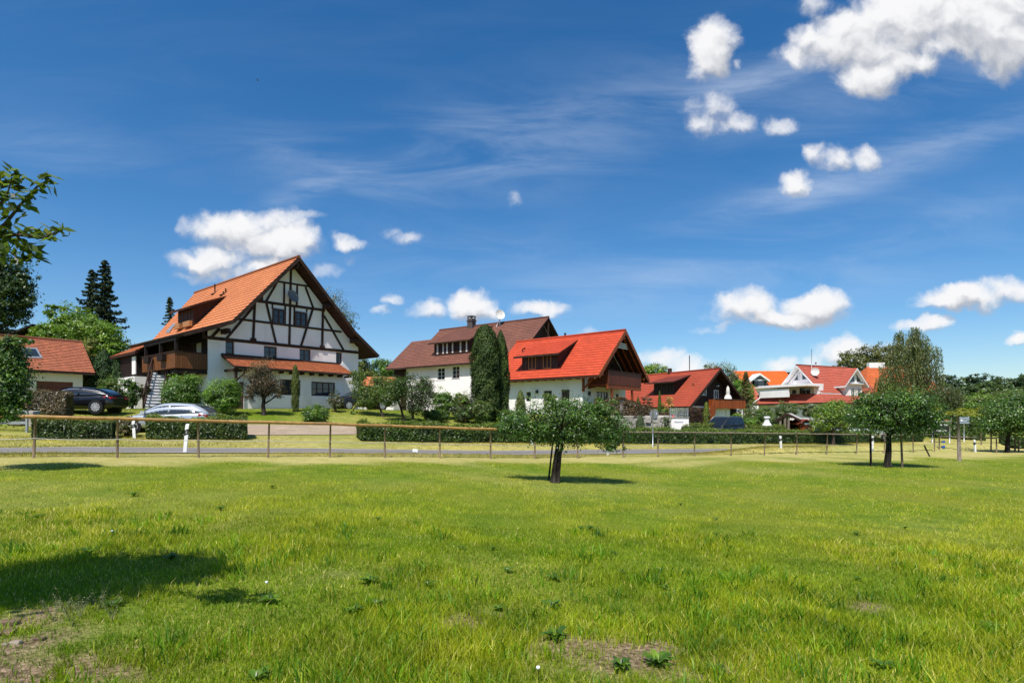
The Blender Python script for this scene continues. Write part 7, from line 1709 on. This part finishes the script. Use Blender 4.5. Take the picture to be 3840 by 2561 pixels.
# low orange shed roof between the first two houses
Yq = 60; b = on(1420, Yq); t = thing('garden_shed', 'low shed with plain orange tiled roof between the first two houses', 'shed', b); X = lambda xs_: px(xs_, Yq) - b[0]; Z = lambda ys_: pt(0, ys_, Yq).z - b[2]
mb = MB(); mb.tiles((X(1350), -.2, Z(1447)), (X(1482), -.2, Z(1449)), (X(1470), 2.2, Z(1413) + .1), (X(1356), 2.2, Z(1410) + .1), .3, .03, 0); slab(mb, (X(1350), -.2, Z(1447) - .01), (X(1482), -.2, Z(1449) - .01), (X(1470), 2.2, Z(1413) + .09), (X(1356), 2.2, Z(1410) + .09), .12, 1); mb.build('roof', ['tile_orange', 'beam'], t)
mb = MB(); mb.box(X(1356), X(1474), .2, 4, -.3, Z(1452)); mb.build('wall', 'plaster', t); mb = MB(); mb.box(X(1400), X(1440), .14, .195, 0, Z(1475)); mb.build('door', 'brown_wood', t)
# open wooden shelter, hut, bin, oven
Yh = 53.; b = on(2960, Yh); t = thing('wooden_shelter', 'open dark wooden shelter with pale sheet roof and leaning posts', 'shelter', b); X = lambda xs_: px(xs_, Yh) - b[0]; Z = lambda ys_: pt(0, ys_, Yh).z - b[2]
mb = MB(); ap = Vector((X(2928), -1.2, Z(1549))); le = Vector((X(2884), -1.2, Z(1574))); ri = Vector((X(2978), -1.2, Z(1573))); dv = Vector((2.0, 3.2, 0)); th = Vector((0, 0, -.09))
for q in ([le, ap, ap + dv, le + dv], [ap, ri, ri + dv, ap + dv]): mb.hexa([p + th for p in q] + q)
mb.build('roof', mat_mottle('pale_roof_sheet', (.40,.37,.34), .12, 2, .8, (.26,.24,.22), 0), t)
mb = MB(); mb.bar(le + Vector((0, -.03, -.1)), ap + Vector((0, -.03, -.1)), .05, .2); mb.bar(ap + Vector((0, -.034, -.1)), ri + Vector((0, -.034, -.1)), .05, .2); mb.each('barge_board', 'brown_wood', t)
mb = MB(); mb.box(X(2900), X(3010), 2.0, 2.1, -.3, Z(1575)); mb.box(X(2978), X(2978) + .1, -.6, 1.99, -.3, Z(1578)); mb.build('back_wall', 'dark_wood', t)
mb = MB()
for xs_, yt in ((2922, 1555), (2905, 1570), (2935, 1572)): mb.box(X(xs_) - .09, X(xs_) + .09, -1.15, -.97, -.3, Z(yt))
mb.each('post', 'wood_grey', t)
mb = MB(); mb.box(X(2915), X(2955), -.5, -.4, -.2, .8); mb.build('railing', 'orange_wood', t)
Yh = 52.; b = on(3022, Yh); t = thing('garden_hut', 'small orange-brown garden hut with wavy dark roof', 'hut', b); X = lambda xs_: px(xs_, Yh) - b[0]; Z = lambda ys_: pt(0, ys_, Yh).z - b[2]
mb = MB(); mb.box(X(3000), X(3046), 0, 1.5, -.3, Z(1586)); mb.build('wall', 'orange_wood', t); mb = MB(); pr = [(2984, 1588), (3003, 1579), (3018, 1571), (3036, 1578), (3063, 1588)]
for a, c in zip(pr[:-1], pr[1:]): A, C_ = Vector((X(a[0]), -.3, Z(a[1]))), Vector((X(c[0]), -.3, Z(c[1]))); q = [A, C_, C_ + Vector((0, 2.1, 0)), A + Vector((0, 2.1, 0))]; mb.hexa([p - Vector((0, 0, .1)) for p in q] + q)
mb.build('roof', 'tile_maroon_old', t); mb = MB(); mb.box(X(3018), X(3036), -.04, -.003, -.2, Z(1601)); mb.build('door', 'brown_wood', t)
mb = MB()
for dx_ in (-.16, 0, .16): mb.tube([(X(3025) + dx_, -.10, Z(1588)), (X(3025) + dx_, -.01, Z(1588))], .10, 8)
mb.each('white_ornament', 'white', t)
b = on(3069, 51); t = thing('blue_bin', 'blue plastic barrel beside the garden hut', 'barrel', b); mb = MB(); zt = pt(0, 1594, 51).z - b[2]; mb.tube([(0, 0, 0), (0, 0, zt*.3), (0, 0, zt*.7), (0, 0, zt)], [.24, .27, .27, .23], 14); mb.build('barrel', 'blue_plastic', t); mb = MB(); mb.tube([(0, 0, zt), (0, 0, zt + .05)], .25, 14); mb.build('lid', 'black', t)
b = on(2876, 51); t = thing('garden_oven', 'white bottle-shaped garden oven with chimney', 'oven', b); zt = pt(0, 1559, 51).z - b[2]; mb = MB()
mb.tube([(0, 0, -.2), (0, 0, zt*.45), (0, 0, zt*.58), (0, 0, zt*.68), (0, 0, zt*.90)], [.52, .48, .36, .22, .18], 14); mb.build('body', 'white', t); mb = MB(); mb.tube([(0, 0, zt*.90), (0, 0, zt)], [.26, .24], 12); mb.build('chimney_cap', 'white', t); mb = MB(); mb.tube([(-.02, -.5, zt*.42), (-.02, -.44, zt*.42)], .2, 14); mb.build('fire_door', 'steel', t)
# left: low steel rail with stone slabs and rubble
hr = hit(101, 1622); t = thing('steel_barrier', 'low grey steel barrier with two bars at the left edge behind the fence', 'barrier', hr); X = lambda xs_: px(xs_, hr[1]) - hr[0]; Z = lambda ys_: pt(0, ys_, hr[1]).z - hr[2]
mb = MB(); mb.box(-.045, .045, -.04, .04, -.1, Z(1536)); mb.box(X(-60) - .045, X(-60) + .045, -.04, .04, -.1, Z(1536)); mb.each('post', 'steel', t)
mb = MB(); mb.box(X(-80), -.05, -.03, .03, Z(1546), Z(1538)); mb.box(X(-80), -.05, -.03, .03, Z(1590), Z(1580)); mb.each('bar', 'steel', t)
rr = random.Random(31); Yb = hr[1] + 1.6
for k, (xs_, ys_, w_, h_, lab) in enumerate(((38, 1556, .55, .09, 'flat pale stone slab behind the steel barrier, the left one'), (78, 1556, .5, .12, 'flat pale stone slab behind the steel barrier, the right one'), (60, 1563, .62, .07, 'brownish stone slab lying under the two pale slabs'), (35, 1610, .5, .26, 'grey rubble boulder under the steel barrier near the picture edge'), (75, 1608, .42, .24, 'brownish rubble boulder under the steel barrier near its post'), (125, 1546, .4, .12, 'long grey kerb stone between the barrier and the pinkish hedge'))):
    p = pt(xs_, ys_, Yb); zg = gz(p.x, p.y); mb = MB(); blocky(mb, rr, -w_/2, w_/2, -.2, .2, min(zg - p.z, -h_/2) if k >= 2 else -h_/2, h_/2, .04); o = mb.build('stone', 'stone', None, (p.x, p.y, p.z)); bv = o.modifiers.new('bevel', 'BEVEL'); bv.width = .03; bv.segments = 2; tag(o, lab, 'stone', 'stones by the steel barrier')
for k, (xs_, ys_, w_, lab) in enumerate(((1610, 1577, .5, 'pale rock at the left foot of the bank below the long white house'), (1645, 1572, .45, 'grey rock on the bank under the bright green bush'), (1752, 1568, .5, 'dark rock left of the twin arborvitae columns'))):
    h = hit(xs_, ys_); mb = MB(); blocky(mb, rr, -w_/2, w_/2, -.2, .2, -.1, .3, .08); o = mb.build('rock', 'stone', None, h); bv = o.modifiers.new('bevel', 'BEVEL'); bv.width = .08; bv.segments = 2; tag(o, lab, 'rock', 'rocks on the garden bank')
# curved stump, bird
h = hit(1328, 1553); t = thing('topiary', 'curved yellow-green plant stump on the lawn near the dark car', 'plant', h); k_ = h[1]/F; mb = MB(); mb.tube([(-.08, 0, -.05), (-.09, 0, 17*k_), (-.02, 0, 25*k_), (7*k_, 0, 33*k_), (14*k_, 0, 40*k_), (16.5*k_, 0, 41*k_)], [.10, .075, .085, .11, .10, .03], 10); mb.build('stump', mat_mottle('yellow_green_plant', (.22,.22,.045), .3, 6, .8), t)
leafy('base_leaves', [(0, 0, .1, .3, .25, .14)], 260, .1, [G_BRI, G_MID], 'foliage', t, 5)
p = pt(967, 302, 55); mb = MB()
mb.tube([(-.13, 0, 0), (-.05, 0, .01), (.04, 0, .01), (.13, 0, -.01)], [.006, .04, .035, .004], 7); mb.face([(-.04, 0, .03), (.04, 0, .03), (.0, .22, .09)]); mb.face([(-.04, 0, .03), (.04, 0, .03), (-.02, -.2, .08)]); tag(mb.build('bird', 'black', None, p), 'tiny dark bird flying high in the blue sky', 'bird')
# ------------------------------------------------------------------ meadow weeds and stones
def dock(name, label, base, s, seed, cols, nl=22, up=1.0):
    rng = np.random.default_rng(seed); t = thing(name, label, 'weed', base, 0, 'broad-leaved weeds in the meadow' if name == 'dock_weed' else 'small upright weeds in the ' + label.split(' in the ')[-1]); V, Fc, C = [], [], []
    for k in range(nl):
        a = k*2.4 + rng.uniform(-.3, .3); L = s*rng.uniform(.6, 1.15); w = L*rng.uniform(.09, .17); el = up*rng.uniform(.5, 1.3); b0 = len(V); c = np.array(cols[rng.integers(0, len(cols))])*rng.uniform(.75, 1.3)
        for i in range(6):
            q = i/5; r = L*q*math.cos(el*.8)*(1 - .1*q); z = L*(math.sin(el)*q - .55*q*q*el*.9) + .01; ww = w*math.sin(math.pi*min(.97, .12 + .86*q))**.8*(1 + .12*math.sin(9*q + k)); x, y = r*math.cos(a), r*math.sin(a)
            V.append((x - math.sin(a)*ww, y + math.cos(a)*ww, z + ww*.35)); V.append((x, y, z)); V.append((x + math.sin(a)*ww, y - math.cos(a)*ww, z + ww*.35)); C += [c]*3
        for i in range(5):
            for j in range(2): p = b0 + i*3 + j; Fc.append((p, p + 1, p + 4, p + 3))
    me = bpy.data.meshes.new('leaves'); me.from_pydata(V, [], Fc); at_ = me.attributes.new('col', 'FLOAT_COLOR', 'POINT'); at_.data.foreach_set('color', np.concatenate([np.array(C), np.ones((len(C), 1))], 1).ravel()); me.materials.append(M['foliage']); me.polygons.foreach_set('use_smooth', [True]*len(Fc)); me.update()
    o = bpy.data.objects.new('leaves', me); COL.objects.link(o); o.parent = t
    mb = MB(); mb.tube([(0, 0, -.02), (.01, 0, s*.5)], [.006, .003], 5); mb.build('stalk', 'bark', t); return t
DK = [(.09,.19,.014), (.13,.25,.018), (.19,.30,.025), (.06,.14,.013)]
for k, (xs_, ys_, s_, lab) in enumerate(((1385, 2190, .24, 'dark broad-leaved weed rosette left of the centre of the foreground'), (1330, 2300, .20, 'small dark weed rosette below the larger one left of the centre'), (1008, 2262, .20, 'weed with a white flower right of the big tree shadow'), (2085, 2400, .26, 'largest dark weed rosette beside the bare soil right of the centre'), (2470, 2500, .24, 'weed rosette at the bottom right of the bare soil'), (2330, 2510, .20, 'weed rosette on the bare soil at the bottom'), (2870, 2380, .16, 'small dark weed in the lower right of the meadow'), (640, 2100, .2, 'weed clump at the back of the big shadow'), (330, 2080, .24, 'broad-leaved weed at the upper left rim of the big shadow'), (3310, 2510, .18, 'dark upright weed at the bottom right'), (1870, 2290, .13, 'small weed above the soil patch in the centre'))):
    h = hit(xs_, ys_, 2.); dock('dock_weed', lab, h, s_*.72, 200 + k, DK)
for k, (xs_, ys_, lab) in enumerate(((1000, 2200, 'white clover flower above the weed right of the big shadow'), (2018, 2540, 'round white flower head at the bottom edge'), (420, 1995, 'white flower at the back of the left meadow'))):
    h = hit(xs_, ys_ + 25, 2.); t = thing('flower', lab, 'flower', h, 0, 'white meadow flowers'); mb = MB(); mb.tube([(0, 0, 0), (.005, 0, .10)], .0022, 5); mb.build('stalk', 'foliage', t)
    mb = MB(); n = 12
    for i in range(5):
        z0, z1 = -.014 + .0056*i, -.014 + .0056*(i + 1); r0, r1 = [math.sqrt(max(0, .0142**2 - z*z)) for z in (z0, z1)]
        for j in range(n): a0, a1 = 6.283*j/n, 6.283*(j+1)/n; mb.face([(r0*math.cos(a0), r0*math.sin(a0), .108 + z0), (r0*math.cos(a1), r0*math.sin(a1), .108 + z0), (r1*math.cos(a1), r1*math.sin(a1), .108 + z1), (r1*math.cos(a0), r1*math.sin(a0), .108 + z1)])
    mb.build('blossom', 'white', t)
rr = random.Random(77)
for k, (xs_, ys_, s_, lab) in enumerate(((62, 2412, .055, 'palest stone on the bare soil at the lower left'), (30, 2375, .07, 'brown clod at the left edge of the bare soil'), (150, 2400, .05, 'small brown clod in the middle of the bare soil'), (40, 2340, .09, 'large flat clod under the big shadow at the left edge'), (20, 2420, .03, 'small round pebble beside the palest stone'), (250, 2500, .035, 'pebble at the right of the bare soil in the corner'))):
    h = hit(xs_, ys_, 2.); mb = MB(); blocky(mb, rr, -s_*.7, s_*.7, -s_*.5, s_*.5, -s_*.2, s_*.45, s_*.14); o = mb.build('stone', mat_mottle('field_stone', (.34,.28,.22) if k in (0, 4) else (.20,.135,.09), .3, 30, .95, None, .6), None, h); bv = o.modifiers.new('bevel', 'BEVEL'); bv.width = s_*.2; bv.segments = 2; tag(o, lab, 'stone', 'stones on the bare soil')
# thin seed-head weeds before the shadow at the left
for k, (xs_, ys_) in enumerate(((240, 2300), (300, 2320), (370, 2290), (200, 2330), (420, 2330), (270, 2350))):
    h = hit(xs_, ys_, 2.); rng = np.random.default_rng(300 + k); t = thing('seed_weed', 'thin pale seed-head weed at the rim of the bare soil and big shadow', 'weed', h, 0, 'seed-head weeds'); mb = MB(); P = []
    for j in range(7):
        a = rng.uniform(0, 6.28); L = rng.uniform(.10, .22); tip = Vector((math.cos(a)*L*.4, math.sin(a)*L*.4, L)); mb.tube([(0, 0, 0), tip*.6 + Vector((0, 0, .02)), tip], .0016, 4)
        for i in range(26): P.append(tip*rng.uniform(.5, 1.05) + Vector(rng.normal(size=3)*.008))
    mb.build('stems', mat_plain('dry_green_stem', (.12,.13,.05), .8), t); P = np.array([p[:] for p in P]); n = len(P); cards('seed_heads', P, rng.normal(size=(n, 3)), .009, .006, np.tile([.32,.34,.17], (n, 1)), 'foliage', t)

rw = random.Random(55)
for k in range(34):
    Yw = 3.6 + 10*rw.random()**1.5; Xw = rw.uniform(-.85, .88)*Yw
    if float(soil(np.array([Xw]), np.array([Yw]))[0]) > .5: continue
    side = 'left' if Xw < -.25*Yw else ('right' if Xw > .3*Yw else 'middle')
    dock('meadow_weed', f'small upright leafy weed among the grass in the {side} of the meadow', (Xw, Yw, gz(Xw, Yw)), rw.uniform(.10, .17), 400 + k, [(.07,.15,.012), (.10,.20,.016), (.14,.25,.02)], 12, 1.25)
